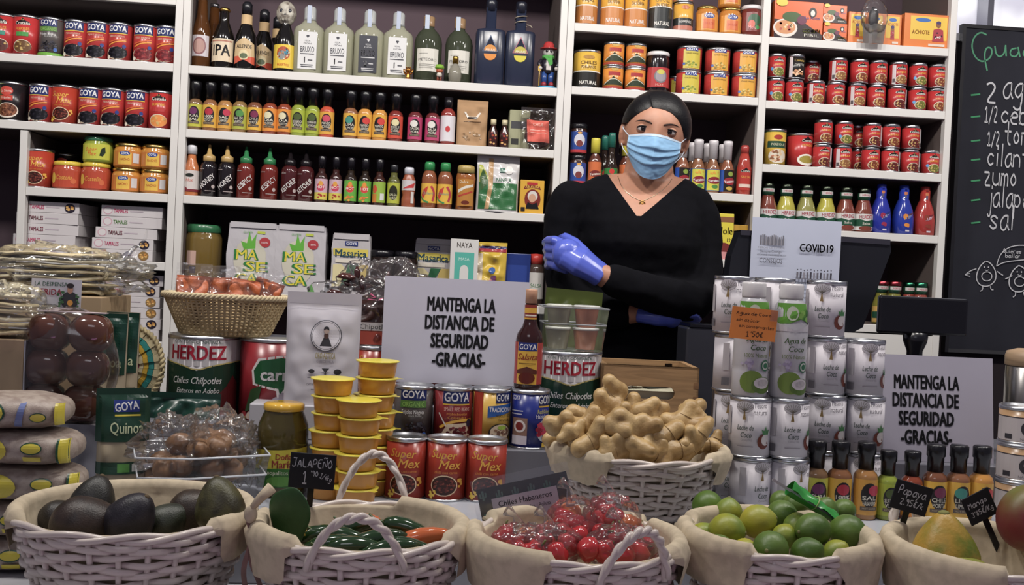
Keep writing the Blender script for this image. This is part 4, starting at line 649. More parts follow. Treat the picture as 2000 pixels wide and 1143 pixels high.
# ---------------------------------------------------------------- shelf rows, left to right
g = 'groceries on the far left shelves'
row([('costena_a', 8), ('costena_b', 53), ('goya_org', 101), ('goya_black', 149), ('goya_black', 192), ('goya_black', 235), ('goya_red', 284), ('goya_red', 327)], 1.86, 'on top left shelf', g)
row([('limecan', -22), ('sierra', 25), ('goya_black', 81), ('supermex', 128), ('goya_black', 177), ('goya_black', 221), ('goya_black', 268), ('guava', 315)], 1.669, 'on second left shelf', g)
row([('supermex', 78), ('salsa_red', 133), ('salsa_red', 188), ('goya_jar', 248), ('goya_jar', 303)], 1.481, 'on third left shelf', g)
row([('salsa_green', 193, {'z': .082, 'label': 'squat green salsa jar with green lid stacked on a red one'}), ('goya_jar', 252, {'z': .072}), ('goya_jar', 305, {'z': .072})], 1.481, 'in upper layer of third left shelf', g)
row([('sierra', 131, {'dy': .11, 'label': 'dark bean can standing behind the yellow-lidded red salsa jars'})], 1.481, '', g)
g = 'tamale boxes'
def stack(keys, px, z, phrase, xo):
    n = len(keys)
    for i, k in enumerate(keys):
        hh = K[k]['h']; zz = z+i*(hh+.0006); y = SH+.03+K[k]['d']/2; x = solvex(px+xo[i % len(xo)], y, zz+hh/2)
        put(k, (x, y, zz), '%s, %s from top %s' % (K[k]['desc'], ORD[n-1-i], phrase), 0.02*((i*7) % 3-1), g)
stack(['tamale', 'tamale', 'tamale', 'tamale', 'tamale_pic'], 112, 1.282, 'of left stack', (0, -5, 0, 2, 3))
stack(['tamale_gold', 'tamale_pic', 'tamale', 'tamale_green', 'tamale'], 268, 1.282, 'of right stack', (-12, -12, -6, 6, 6))
stack(['tamale', 'tamale_pic', 'tamale_gold', 'tamale_gold', 'tamale_pic', 'tamale_pic'], 268, 1.05, 'of lowest stack', (0, 2, 0, 2, 0, 6))
# middle bay
g = 'bottles of the liquor shelf'
row([('beer_lager', 394), ('beer_ipa', 437), ('beer_allende', 481), ('beer_skull', 557), ('mezcal1', 604), ('mezcal1', 662), ('mezcal2', 721), ('mezcal1', 777), ('meteoro', 836, {'dy': .01}), ('meteoro', 896, {'dy': .01}), ('navy1', 957), ('navy2', 1015)], 1.858, 'on liquor shelf', g, back=.03)
row([('beer_lager', 417, {'dy': .09, 'label': 'amber beer bottle half hidden behind the cream-labelled one'}), ('beer_allende', 515, {'dy': .08, 'label': 'second tan and red labelled beer bottle, just behind the front one'}), ('beer_allende', 541, {'dy': .16, 'label': 'third tan and red beer bottle, deepest behind the skull bottle'})], 1.858, '', g, back=.03)
# small figures on the liquor shelf
def gold_cat(loc):
    t = thing('cat_figurine', 'tiny gold figurine with raised arms in front of the mezcal', 'figurine', loc); Gd = '#b5762c/m'
    part('figure_body', MB().lathe([(0, 0), (.009, 0), (.008, .006), (.0075, .016), (.005, .02), (0, .021)], Gd, 14), t)
    hd = MB().ell((0, 0, .028), (.0095, .008, .009), Gd, 14, 10)
    for s in (-1, 1): hd.lathe([(.003, 0), (0, .006)], Gd, 8, c=(s*.006, 0, .034))
    part('head', hd, t)
    for s in (-1, 1): part('arm', MB().tube([(s*.007, 0, .015), (s*.012, -.001, .022), (s*.0125, -.002, .031)], .0026, Gd, 8), t)
gold_cat((solvex(797, 3.063, 1.875), 3.063, 1.858))
def troll(loc):
    t = thing('troll_figurine', 'tiny figurine with lime green hair in front of the spirit bottles', 'figurine', loc)
    b = MB()
    part('legs', MB().tube([(-.004, 0, 0), (-.004, 0, .016)], .0035, '#7a3a26/s', 8).tube([(.004, 0, 0), (.004, 0, .016)], .0035, '#7a3a26/s', 8), t)
    part('torso', MB().lathe([(0, .013), (.007, .014), (.0085, .02), (.006, .026), (0, .028)], '#c9c2b4/s', 14), t)
    part('head', MB().ell((0, 0, .032), (.0105, .0095, .0085), '#a8502c/g', 14, 10), t)
    h = MB()
    for i in range(14):
        a = i*2*PI/14; h.tube([(.006*math.cos(a), .006*math.sin(a), .037), (.0105*math.cos(a), .0105*math.sin(a), .042), (.009*math.cos(a), .009*math.sin(a), .049)], [.0042, .0042, .0015], '#7fae34/f', 6)
    part('hair', h.ell((0, 0, .041), (.008, .008, .006), '#7fae34/f'), t)
troll((solvex(858, 3.063, 1.88), 3.063, 1.858))
bottle('mini', 'miniature clear bottle with gold stopper', [(0, 0), (1.2, 0), (1.8, .6), (2.0, 2.2), (1.7, 4.0), (.9, 5.4), (.7, 5.8)], '#b8b4a4/b', [(.9, 5.7), (.9, 7.6), (.8, 7.9), (0, 7.9)], '#b08a34/m', name='miniature_bottle')
row([('mini', 889, {'label': 'miniature clear bottle with gold stopper before the spirit bottles'})], 1.858, '', g, back=.003)
def miner(loc):
    t = thing('toy_figure', 'toy figure with red hat and green scarf on a blue base', 'figurine', loc)
    part('base', MB().lathe([(0, 0), (.030, 0), (.030, .005), (.027, .007), (0, .007)], '#3f9ac0/g', 22), t)
    for s in (-1, 1):
        l = part('leg', MB().tube([(s*.010, 0, .016), (s*.010, 0, .052)], [.0085, .0095], '#2a4a8a/s', 10), t)
        part('boot', MB().ell((s*.011, -.004, .014), (.0085, .013, .009), '#9a2c34/g', 12, 8), l)
        a = part('arm', MB().tube([(s*.020, 0, .088), (s*.029, -.006, .076), (s*.024, -.012, .064)], .0055, '#2a2630/s', 8), t)
        part('hand', MB().ell((s*.024, -.014, .061), (.006, .006, .006), '#c4bcb4/s', 10, 8), a)
    part('torso', MB().lathe([(.015, .048), (.019, .056), (.020, .085), (.010, .094), (0, .095)], '#26222c/s', 16, sy=.75).box(-.007, .007, -.0175, -.014, .056, .09, '#c9c2bc/s'), t)
    part('scarf', MB().lathe([(.012, .09), (.019, .092), (.019, .100), (.012, .102)], '#4fa04a/f', 14).add([(-.016, -.017, .096), (.010, -.019, .098), (.012, -.020, .074), (.004, -.021, .068), (-.004, -.019, .084)], [(0, 1, 2, 3, 4)], '#4fa04a/f'), t)
    part('head', MB().ell((0, 0, .111), (.0165, .015, .016), '#b9b5b0/s', 16, 12), t)
    e = MB()
    for s in (-1, 1): e.ell((s*.006, -.0125, .113), (.0045, .004, .005), '#1c1a20/s', 8, 6)
    part('eyes', e, t)
    part('hat', MB().lathe([(.026, .121), (.026, .123), (.0175, .124), (.0165, .134), (.011, .142), (0, .144)], '#b5302f/g', 20), t)
    part('shovel', MB().tube([(-.027, -.014, .008), (-.026, -.015, .07)], .0016, '#c9a23a/s', 6).box(-.031, -.022, -.017, -.014, .052, .066, '#c9a23a/s'), t)
miner((solvex(1070, 3.085, 1.92), 3.085, 1.858))
g = 'small hot sauce bottles'
row([('hs1', 382), ('hs2', 411), ('hs3', 440), ('hs4', 469), ('hs5', 498), ('hs6', 528), ('hs6', 556), ('hs7', 583), ('hs7', 611), ('hs8', 639), ('hs9', 685), ('hs10', 713), ('hs10', 742), ('hs11', 773), ('hs12', 811), ('hs12', 845), ('hs13', 875), ('kraft', 922)], 1.673, 'on hot sauce shelf', g)
bottle('vanilla', 'little dark vanilla bottle with cream cap', [(0, 0), (1.3, 0), (1.45, .3), (1.45, 4.6), (.7, 6.2), (.65, 7)], '#3a1f1c/g', [(.85, 6.8), (.85, 8.4), (0, 8.5)], '#c9bd96/s', None, [('d', 0, 2.6, 1.0, 1.8, 12, .35, ['#a8442c/s', '#5a2430/s', '#d9a860/s'])])
boxk('palebox', 'pale olive carton with dark stamp', 6.2, 6, 11.8, '#9a9a78/p', [('r', -2.6, 6.2, 2.4, 8.4, '#4a4a4c/s'), ('r', -2.4, 1.4, -.2, 3.2, '#3a3a36/s')])
row([('vanilla', 963), ('vanilla', 985), ('palebox', 1013, {'dy': .02})], 1.673, 'beside the kraft pouch', g)
pouchk('spicebag', 'clear spice bag with red printed card', 10.6, 12.6, 4, '#8a7a74/c', [('p', [(-3.2, 2.2), (3.4, 2.0), (3.0, 8.6), (-3.6, 8.8)], '#cf5a4a/p'), ('t', 'CHILE', -.2, 7.4, .8, '#e6c0b0/s', {'w': 3}), ('r', -2.6, 5.6, 2.4, 5.8, '#e6b0a0/s'), ('r', -2.4, 4.8, 2.4, 5.0, '#e6b0a0/s')], seed=9, wr=.003, extra=[('dried_chiles', MB().ell((0, .003, .045), (.04, .013, .04), '#3a1f1a/n:5a2a20:40', 14, 10, lambda p: p*(1+.2*noise.noise(p*5))))])
row([('spicebag', 1051, {'dy': -.012, 'label': 'clear spice bag with red card at right end of hot sauce shelf'}), ('mole', 1058, {'dy': .14, 'label': 'large dark jar in shadow behind the clear spice bag'})], 1.673, '', g)
g = 'bottles of the squeeze sauce shelf'
row([('valentina', 374), ('honey1', 408), ('honey1', 443), ('espicy', 480), ('espicy', 526), ('ketchup', 566), ('ketchup', 597), ('pinks', 628), ('pinks', 656), ('greens', 685), ('greens', 713), ('limeside', 741), ('limeskull', 769), ('tapatio', 798), ('limon', 838), ('limon', 869), ('agave', 909), ('panela', 972, {'dy': -.015}), ('abuela', 1037)], 1.481, 'on squeeze sauce shelf', g)
g = 'goods on the low middle shelf'
row([('mole', 397, {'label': 'big jar of yellow-brown mole with green lid on low shelf'}), ('maseca', 497, {'label': 'white and green corn flour bag, left of the pair'}), ('maseca', 590, {'label': 'white and green corn flour bag, right of the pair'}), ('masarica', 686, {'label': 'white corn flour bag with navy patch behind the chile bag'}), ('darkjar', 745, {'label': 'dark glass jar with black lid, nearer the flour bags', 'z': 0.0}), ('darkjar', 792, {'label': 'dark glass jar with black lid, farther from the flour bags'}), ('masarica', 845, {'dy': .09, 'label': 'corn flour bag in shadow behind the turquoise carton'}), ('naya', 905, {'label': 'white carton with a turquoise arch on low shelf', 'dy': -.0})], 1.205, '', g, back=.03)
pouchk('yellowbag', 'yellow and cream snack bag with striped top', 11, 18.5, 5, '#cfae2c/s', [('r', -5.2, 4, -1.6, 15, '#d8c9b0/s'), ('r', -5.4, 15.6, 5.4, 16.6, '#a83a44/s'), ('r', -5.4, 16.6, 5.4, 17.4, '#3a3a6a/s'), ('e', 1.4, 10, 1.0, 1.0, '#3f62a0/s'), ('d', 2.4, 7, 1.6, 1.4, 8, .6, ['#b04a6a/s', '#7a4a8a/s'])], seed=3, wr=.003)
boxk('bluebox', 'blue carton', 8, 5, 15.5, '#26387a/s', [('r', -3, 2, 3, 12, '#2f4590/s')])
bottle('redcap', 'white-labelled bottle with square red cap', [(0, 0), (2.2, 0), (2.4, .3), (2.4, 11), (1.6, 13)], '#4a3a34/g', [(1.9, 12.6), (1.9, 15.6), (0, 15.8)], '#c0342c/s', None, [('r', -3.4, 2, 3.4, 10, '#c9c5c0/s'), ('t', 'SALSA', 0, 6, 1.2, '#3f7a4a/s', {'w': 3.6})])
row([('yellowbag', 953, {'label': 'yellow snack bag with striped top beside the turquoise carton', 'rz': -.15}), ('bluebox', 1008, {'label': 'blue carton behind the distance sign', 'dy': .03}), ('redcap', 1046, {'label': 'bottle with square red cap near the seller', 'dy': .02})], 1.205, '', g, back=.03)
jar('darkorange', 'dark jar with orange-brown contents', 7.4, 19.5, '#141318/s', '#5a3020/g', [], 1.2, .9)
# narrow bay behind the seller
g = 'goods in the bay behind the seller'
row([('rajas1', 1146), ('rajas2', 1196), ('rajas2', 1242), ('nachos', 1290), ('minican', 1334), ('goya_hi', 1380), ('goya_hi', 1425), ('mole_red', 1467)], 2.056, "on seller's top shelf", g)
row([('minican', 1335, {'z': .0902, 'label': 'small yellow and black can stacked on another, seller\'s top shelf'}), ('goya_hi', 1425, {'z': .0842, 'label': 'orange jar stacked on another at the top picture edge'})], 2.056, '', g)
row([('poblano', 1146), ('cerrito', 1197), ('cerrito', 1240), ('mole_black', 1284), ('goyasm1', 1344), ('goyasm2', 1399), ('goyasm2', 1453)], 1.867, "on seller's second shelf", g)
row([('cerrito', 1199, {'z': .0722}), ('cerrito', 1242, {'z': .0722}), ('goyasm1', 1346, {'z': .0742}), ('goyasm2', 1401, {'z': .0742}), ('goyasm2', 1455, {'z': .0742})], 1.867, "in upper layer, seller's second shelf", g)
row([('goyasm1', 1322, {'dy': .1, 'label': 'red can in shadow behind the black mole jar'})], 1.867, '', g)
row([('bluejar', 1128), ('yuca_yellow', 1162), ('yuca_green', 1194), ('yuca_boxed', 1363), ('yuca_boxed', 1392), ('yuca_dark', 1420), ('redsauce', 1453)], 1.573, 'on shelf at her shoulders', g)
row([('bluejar', 1130, {'z': .0942, 'label': 'blue-labelled chocolate jar stacked on top of another one'}), ('yuca_green', 1180, {'dy': .07, 'label': 'teal-capped bottle hidden behind the green-label hot sauce'}), ('yuca_dark', 1333, {'label': 'brown hot sauce bottle half hidden by her face mask'}), ('yuca_yellow', 1222, {'label': 'hot sauce bottle half hidden beside her left-hand ear ring', 'dy': .03}), ('yuca_boxed', 1352, {'dy': .08, 'label': 'white-capped bottle in the back row beside her mask'}), ('yuca_boxed', 1381, {'dy': .08, 'label': 'white-capped bottle in the back row, between two front bottles'}), ('yuca_boxed', 1411, {'dy': .08, 'label': 'white-capped bottle in the back row beside the red bottle'}), ('redsauce', 1470, {'dy': .09, 'label': 'red sauce bottle in shadow at the divider'})], 1.573, '', g)
row([('yellowbox', 1402, {'label': 'bright yellow mole carton beside her sleeve'}), ('goldbox', 1441, {'label': 'golden carton next to the yellow mole carton', 'dy': .03})], 1.372, '', g)
# rightmost bay
g = 'goods in the right bay'
row([('pibil_big', 1551), ('pibil_small', 1624), ('achiote_s', 1668), ('achiote_s', 1703), ('achiote_s', 1736), ('achiote_b', 1803)], 2.054, 'on top right shelf', g)
row([('pibil_small', 1624, {'z': .0561, 'label': 'small orange meal carton on top of its twin'})], 2.054, '', g)
g = 'small red chile cans'
row([('rc1', 1514), ('rc1', 1551), ('rc2', 1593), ('rc3', 1632), ('rc2', 1673), ('rc3', 1711), ('rc4', 1751), ('rc1', 1791), ('rc3', 1828)], 1.861, 'in lower layer, second right shelf', g)
row([('rc1', 1516, {'z': .0742}), ('rcblack', 1554, {'z': .0742}), ('rc2', 1637, {'z': .0742}), ('rc3', 1678, {'z': .0742}), ('rc3', 1715, {'z': .0742}), ('rc2', 1754, {'z': .0742}), ('rc1', 1793, {'z': .0742}), ('rc3', 1830, {'z': .0742})], 1.861, 'in upper layer, second right shelf', g)
row([('rc4', 1582, {'dy': .06}), ('rc2', 1618, {'dy': .06})], 1.861, 'in back layer, second right shelf', g)
row([('rc4', 1584, {'dy': .06, 'z': .0742, 'label': 'small red can in the back layer beside the black one'})], 1.861, '', g)
row([('hominy', 1513), ('redtall', 1562, {'dy': .02}), ('rc4', 1605, {'dy': -.006}), ('rc2', 1645), ('rc3', 1700), ('rc4', 1738), ('rc4', 1777), ('rc1', 1817)], 1.668, 'on third right shelf', g)
row([('rc3', 1608, {'z': .0742, 'dy': -.006}), ('rc1', 1648, {'z': .0742}), ('rc4', 1703, {'z': .0742}), ('rc3', 1740, {'z': .0742}), ('rc4', 1779, {'z': .0742})], 1.668, 'in upper layer, third right shelf', g)
row([('rc4', 1673, {'dy': .06}), ('rc3', 1760, {'dy': .06})], 1.668, 'in back layer, third right shelf', g)
row([('rc3', 1675, {'dy': .06, 'z': .0742, 'label': 'red can stacked in the back between two front pairs'})], 1.668, '', g)
g = 'salsa bottles above the till'
row([('herd_red', 1499), ('herd_green', 1535), ('herd_olive', 1574), ('herd_green', 1613), ('herd_red', 1651), ('herd_red', 1686), ('dori_blue2', 1720), ('dori_blue', 1764), ('dori_red', 1805)], 1.478, 'on fourth right shelf', g)
row([('bigsalsa_g', 1746), ('bigsalsa_r', 1797)], 1.195, 'on lowest right shelf', g)
row([('bigsalsa_g', 1722, {'dy': .06, 'label': 'salsa bottle half hidden behind the till screen, lowest right shelf'}), ('bigsalsa_r', 1775, {'dy': .075, 'label': 'salsa bottle in the back between the two lowest right ones'})], 1.195, '', g)
# grey-topped spice bag hanging from the upper right shelf
t = thing('hanging_bag', 'clear bag with a dark lump hanging before the achiote cartons', 'bag', (solvex(1707, 3.03, 2.12), 3.03, 2.06))
part('plastic_film', MB().ell((0, 0, .07), (.042, .012, .055), '#9a968c/c', 18, 14, lambda p: p*(1+.15*noise.noise(p*3))).grid(lambda u, v: Vector(((u-.5)*(.064+.01*v), -.004+.004*math.sin(u*9), -.012+v*.06)), 10, 6, '#8c8a88/b'), t)
part('contents', MB().ell((-.002, 0, .066), (.016, .009, .032), '#2a2830/n', 14, 10, lambda p: p*(1+.2*noise.noise(p*4))), t)
part('hook', MB().tube([(0, 0, .12), (0, .004, .15), (0, .016, .155), (0, .018, .2)], .0012, '#a8a8ac/m', 6), t)
# ---------------------------------------------------------------- stepped counter
Z0, Z1, Z2, Z3 = .80, .885, .965, 1.03
def step(name, label, boxes):
    x0, x1, y0, y1, z0, z1, m = boxes[0]; o = thing(name, label, 'counter', ((x0+x1)/2, (y0+y1)/2, z0))
    for i, (a, b, c, d, e, f, m) in enumerate(boxes): part(('top_board', 'base')[i], MB().box(a-(x0+x1)/2, b-(x0+x1)/2, c-(y0+y1)/2, d-(y0+y1)/2, e-z0, f-z0, m, b=.002), o)
step('counter', 'pale market counter with a low front ledge for the baskets', [(-1.3, 2.0, 1.02, 2.3, Z0-.03, Z0, '#a9a8ae/s'), (-1.3, 2.0, 1.06, 2.3, .001, Z0-.0305, '#8d8a94/s')])
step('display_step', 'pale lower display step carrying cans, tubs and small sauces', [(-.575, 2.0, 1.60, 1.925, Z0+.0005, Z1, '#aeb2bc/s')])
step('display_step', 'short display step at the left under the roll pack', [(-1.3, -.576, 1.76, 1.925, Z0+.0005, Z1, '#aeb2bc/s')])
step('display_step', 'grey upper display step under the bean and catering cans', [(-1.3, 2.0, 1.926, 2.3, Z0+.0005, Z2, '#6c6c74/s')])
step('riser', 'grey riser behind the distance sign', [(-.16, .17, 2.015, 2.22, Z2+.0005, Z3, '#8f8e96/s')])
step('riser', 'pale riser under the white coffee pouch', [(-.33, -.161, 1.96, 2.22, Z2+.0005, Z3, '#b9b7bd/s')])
def remesh(mb, vox, name='m', smooth_it=4, mat=None, fac=.5):
    me = mb.mesh('tmp'); o = link('tmp', me)
    r = o.modifiers.new('r', 'REMESH'); r.mode = 'VOXEL'; r.voxel_size = vox
    if smooth_it: s = o.modifiers.new('s', 'SMOOTH'); s.iterations = smooth_it; s.factor = fac
    dg = bpy.context.evaluated_depsgraph_get(); out = bpy.data.meshes.new_from_object(o.evaluated_get(dg)); bpy.data.objects.remove(o); bpy.data.meshes.remove(me)
    out.name = name; out.materials.clear()
    if mat: out.materials.append(M(mat))
    out.polygons.foreach_set('use_smooth', [True]*len(out.polygons)); return out
def film(c, r, seed=0, mat='#cfcac2/c', nu=30, nv=20, amp=.22):
    """crumpled clear plastic round its contents"""
    off = Vector((seed*5.3, seed*2.1, seed))
    def f(p):
        def facets(q):
            d, pts = noise.voronoi(q); w = .5+.5*min(1, (d[1]-d[0])/.12)
            return (q-pts[0]).dot(noise.cell_vector(pts[0]*7.3)*2-Vector((1, 1, 1)))*w+(q-pts[1]).dot(noise.cell_vector(pts[1]*7.3)*2-Vector((1, 1, 1)))*(1-w)
        n = noise.noise(p*1.3+off)*.7+facets(p*2.6+off)*1.1+facets(p*5.5+off)*.5
        return p*(1+amp*n)
    if mat.endswith('/c'): nu, nv, amp = int(nu*1.7), int(nv*1.7), amp*.85
    mb = MB().ell(c, r, mat, nu, nv, f)
    if mat.endswith('/m'): mb.s = [False]*len(mb.s)
    return mb
def base(px, py, z): return onz(px, py, z)
# -- red chilli cans on the lower step and bean cans on the upper one
can('smex_big', 'x', 7.4, 11.2, '#9a2f1e', supermex(11.2)); can('beans_org', 'x', 7.4, 11.3, '#4b4543', organic(11.3)); 
can('beans_red', 'x', 7.4, 11.3, '#7a2226', [('r', -2.1, 8.2, 3.4, 10.8, '#1b2a63/s'), ('t', 'GOYA', .7, 9.5, 1.7, '#dcdce0/s', {'b': .03, 'w': 5.0}), ('r', -2.1, 7.95, 3.4, 8.2, '#e0b52a/s'), ('t', 'SMALL RED BEANS', .8, 7.2, .7, '#d9b8a8/s', {'w': 5.2}), ('t', 'Habichuelas', .8, 6.3, .5, '#d99a34/s', {'w': 4}), ('t', 'Coloradas', .8, 5.6, .5, '#d99a34/s', {'w': 3.6}), ('l', [(-2.6, 3.6), (0, 5.0), (4, 5.2)], .5, '#d9a42c/s'), ('p', [(-2.4, 2), (-1, 4.4), (3, 4.6), (4, 1)], '#c9b79a/s'), ('d', 1.2, 2.2, 2.4, 1.8, 52, .36, ['#5e1d24/s', '#7a2a30/s', '#4a141c/s']), ('l', [(-2.8, 6.4), (-1.2, 3.9)], .25, '#d0ccc4/s'), ('e', 3.2, 4.6, .5, .8, '#23283f/s'), ('e', -2.4, .9, .8, .5, '#d9ceb4/s')])
can('beans_trad', 'x', 7.4, 11.3, '#c9a03a', [('r', -4.4, .4, -1.9, 10.9, '#b23a24/s'), ('r', .6, 8.6, 4.6, 10.8, '#1b2a63/s'), ('t', 'GOYA', 2.2, 9.7, 1.3, '#dcdce0/s', {'b': .03, 'w': 3.0}), ('p', [(-.9, 5.8), (-.9, 8.0), (4.6, 8.6), (4.6, 7.0)], '#2458a0/s'), ('t', 'TRADICIONAL', 2.0, 7.4, .85, '#e6e6e8/s', {'b': .02, 'w': 5.2}), ('t', 'FRIJOLES CON', 2.4, 6.2, .5, '#3a3020/s', {'w': 3.4}), ('t', 'MANTECA', 2.4, 5.4, .5, '#3a3020/s', {'w': 2.6}), ('e', 1.8, 3.0, 2.4, 1.8, '#2a2420/s'), ('e', 1.8, 3.1, 2.1, 1.5, '#c9b79a/s'), ('d', 1.8, 3.0, 1.8, 1.2, 26, .3, ['#8a6a52/s', '#6a4a3c/s']), ('e', 2.0, 4.0, .9, .4, '#8fae3a/s'), ('p', [(-1.0, .4), (-1.0, 2.6), (1.4, 1.2), (4, .9), (4, .4)], '#22262c/s'), ('r', .8, 1.0, 3.6, 1.5, '#a8b82c/s')])
can('beans_blue', 'x', 7.4, 11.3, '#1d2a78', [('r', 1.4, 8.4, 4.8, 10.8, '#16215a/s'), ('t', 'GOYA', 3.2, 9.6, 1.6, '#dcdce0/s', {'b': .03, 'w': 3.8}), ('r', 1.4, 8.1, 4.8, 8.4, '#d9ac2c/s'), ('t', 'Red Kidney', 2.8, 7.3, .8, '#c9c23a/s', {'w': 3.2}), ('t', 'Habichuelas', 2.8, 6.4, .8, '#d8d8dc/s', {'w': 3.8}), ('e', 3.0, 3.6, 1.9, 2.2, '#a8b0b8/s'), ('d', 2.7, 3.7, 1.5, 1.7, 30, .5, ['#a32440/s', '#8a1c34/s', '#b8304c/s']), ('t', 'GOYA', -3.2, 9.8, .9, '#dcdce0/s', {'b': .03, 'w': 1.8}), ('r', -4.2, 7.2, -1.6, 7.4, '#c0c0cc/s'), ('r', -4.2, 6.6, -1.8, 6.8, '#c0c0cc/s'), ('r', -3.8, 2.6, -.7, 6.0, '#8a6a5a/s'), ('e', -2.2, 4.4, 1.2, 1.2, '#d8d0cc/s'), ('e', -2.2, 4.4, .8, .8, '#7a2420/s'), ('r', -3.8, .9, -.7, 2.6, '#c8c4cc/s'), ('r', 2.2, .5, 4.8, 1.3, '#d9b22c/s')])
for i, px in enumerate((788, 869, 950)):
    p = base(px, 984+i*4, Z1); put('smex_big', (p.x, 1.862, Z1), 'red chilli can with yellow script on the lower step, %s from the yellow tubs' % ORD[i], .0, 'chilli cans on the lower step')
for i, (k, px, lb) in enumerate((('beans_org', 807, 'grey-brown organic black bean can below the distance sign'), ('beans_red', 884, 'dark red small-bean can below the distance sign'), ('beans_trad', 959, 'yellow traditional bean can with a red stripe below the sign'), ('beans_blue', 1034, 'royal blue kidney bean can under the brown sauce bottle'))):
    put(k, (solvex(px, 1.972, 1.02), 1.972, Z2), lb)
for i, px in enumerate((728, 800, 878, 956)):
    put('smex_big', (solvex(px, 2.07, 1.09), 2.07, Z3), ('red chilli can peeking out left of the distance sign', 'red chilli can behind the sign, above the organic beans', 'red chilli can behind the sign, above the small red beans', 'red chilli can behind the sign, above the traditional beans')[i])
# -- big catering cans
HZ = [('r', -12, 12.4, 12, 17.7, '#c4bfc0/s'), ('t', 'CON TODA CONFIANZA...', 0, 17.15, .6, '#3a5a4a/s', {'w': 10}), ('t', 'HERDEZ', 0, 15.1, 2.7, '#b02038/s', {'b': .04, 'w': 11.4}),
      ('p', [(-11.8, .5), (-11.8, 13.4), (-7, 13.2), (-3, 12.6), (0, 11.6), (3, 12.6), (7, 13.2), (11.8, 13.4), (11.8, .5)], '#163628/s'), ('l', [(-11.8, 13.4), (-7, 13.2), (-3, 12.6), (0, 11.6), (3, 12.6), (7, 13.2), (11.8, 13.4)], .25, '#b8a860/s', 1),
      ('t', 'Chiles Chilpotles', 0, 9.7, 1.3, '#d8d8d4/s', {'b': .015, 'sh': .25, 'w': 9.8}), ('t', 'Enteros en Adobo', .3, 7.7, 1.05, '#d8d8d4/s', {'b': .015, 'sh': .25, 'w': 8.4}),
      ('p', [(-9, .6), (-6, 4.2), (-2, 3.6), (2, 4.8), (6, 8.5), (7.5, 10.6), (9, 9), (9, .6)], '#5a1a1c/s'), ('d', 0, 2.6, 6.5, 1.9, 34, .8, ['#6e2422/s', '#4a1416/s', '#84302a/s'])]
can('herdez_big', 'x', 14.2, 18.3, '#b9b4b6', HZ, name='catering_can')
can('carreta_big', 'x', 14.2, 18.3, '#8c1f28', [('p', [(-3.6, 9.2), (-4, 12), (-2.6, 14.4), (2, 15.2), (7, 14.6), (9, 12), (8, 9), (3, 8.2), (1.4, 6.6), (1.2, 8.2)], '#e6dcd8/s'), ('p', [(-3.1, 9.5), (-3.5, 12), (-2.2, 14.0), (2, 14.7), (7, 14.1), (8.5, 12), (7.5, 9.4), (2.8, 8.7), (1.9, 7.5), (1.6, 8.6)], '#1f5a34/s'), ('t', 'carreta', 2.8, 11.4, 2.4, '#e0dcdc/s', {'b': .035, 'w': 9.4}), ('d', 3.4, 4.2, 4.6, 3.2, 46, .9, ['#b4a8b4/s', '#c9bfc6/s', '#a0949e/s']), ('p', [(-5.4, 3.6), (-4, 8.2), (-1.6, 9.2), (-2.4, 5)], '#2f4a2a/s'), ('d', -4.4, 2.0, 2.4, 1.6, 14, .8, ['#9a2c34/s', '#c9b0a0/s'])], name='catering_can')
put('herdez_big', (solvex(400, 2.10, 1.1), 2.10, Z2), 'large chipotle catering can under the tan wicker basket'); put('carreta_big', (solvex(540, 2.10, 1.1), 2.10, Z2), 'large red hominy catering can behind the white coffee pouch')
put('herdez_big', (solvex(1106, 2.085, 1.1), 2.085, Z2), 'large chipotle catering can under the plastic tub of cups', -.0)
# -- distance signs, sheets and cards: thin paper, set up on what they lean on
def sheet(name, label, w, h, loc, rx, rz, shapes, col='#b8b6c4/p', cat='sign', ry=0, th=.0006, extra=()):
    t = thing(name, label, cat, loc, rz); t.rotation_euler = (rx, ry, rz)
    part('paper', MB().box(-w/2, w/2, 0, th, 0, h, col), t); part('print', print_on(shapes, flatw(0), e0=.0003), t)
    for n, mb in extra: part(n, mb, t)
    return t
K1 = '#17161d/p'
def dist(w): return [('t', s, x, y, 2.7, K1, {'b': .062, 'w': ww}) for s, x, y, ww in (('MANTENGA LA', 1.0, 15.7, 13.4), ('DISTANCIA DE', .8, 12.1, 13.6), ('SEGURIDAD', .9, 8.5, 11.3), ('-GRACIAS-', .9, 4.8, 10.4))]
p = at(752, 737, 1.985); q = at(1003, 749, 1.985)
sheet('distance_sign', 'white paper sign with black distance notice beside the brown sauce bottle', .287, .208, (solvex(886, 2.02, 1.1), 2.022, 1.0755), math.radians(-4), 0, dist(0))
sheet('distance_sign', 'white paper sign with black distance notice behind the row of sauces', .297, .210, (solvex(1800, 1.97, 1.08), 1.955, .9655), math.radians(-7), 0, dist(0), '#a5a0ae/p')
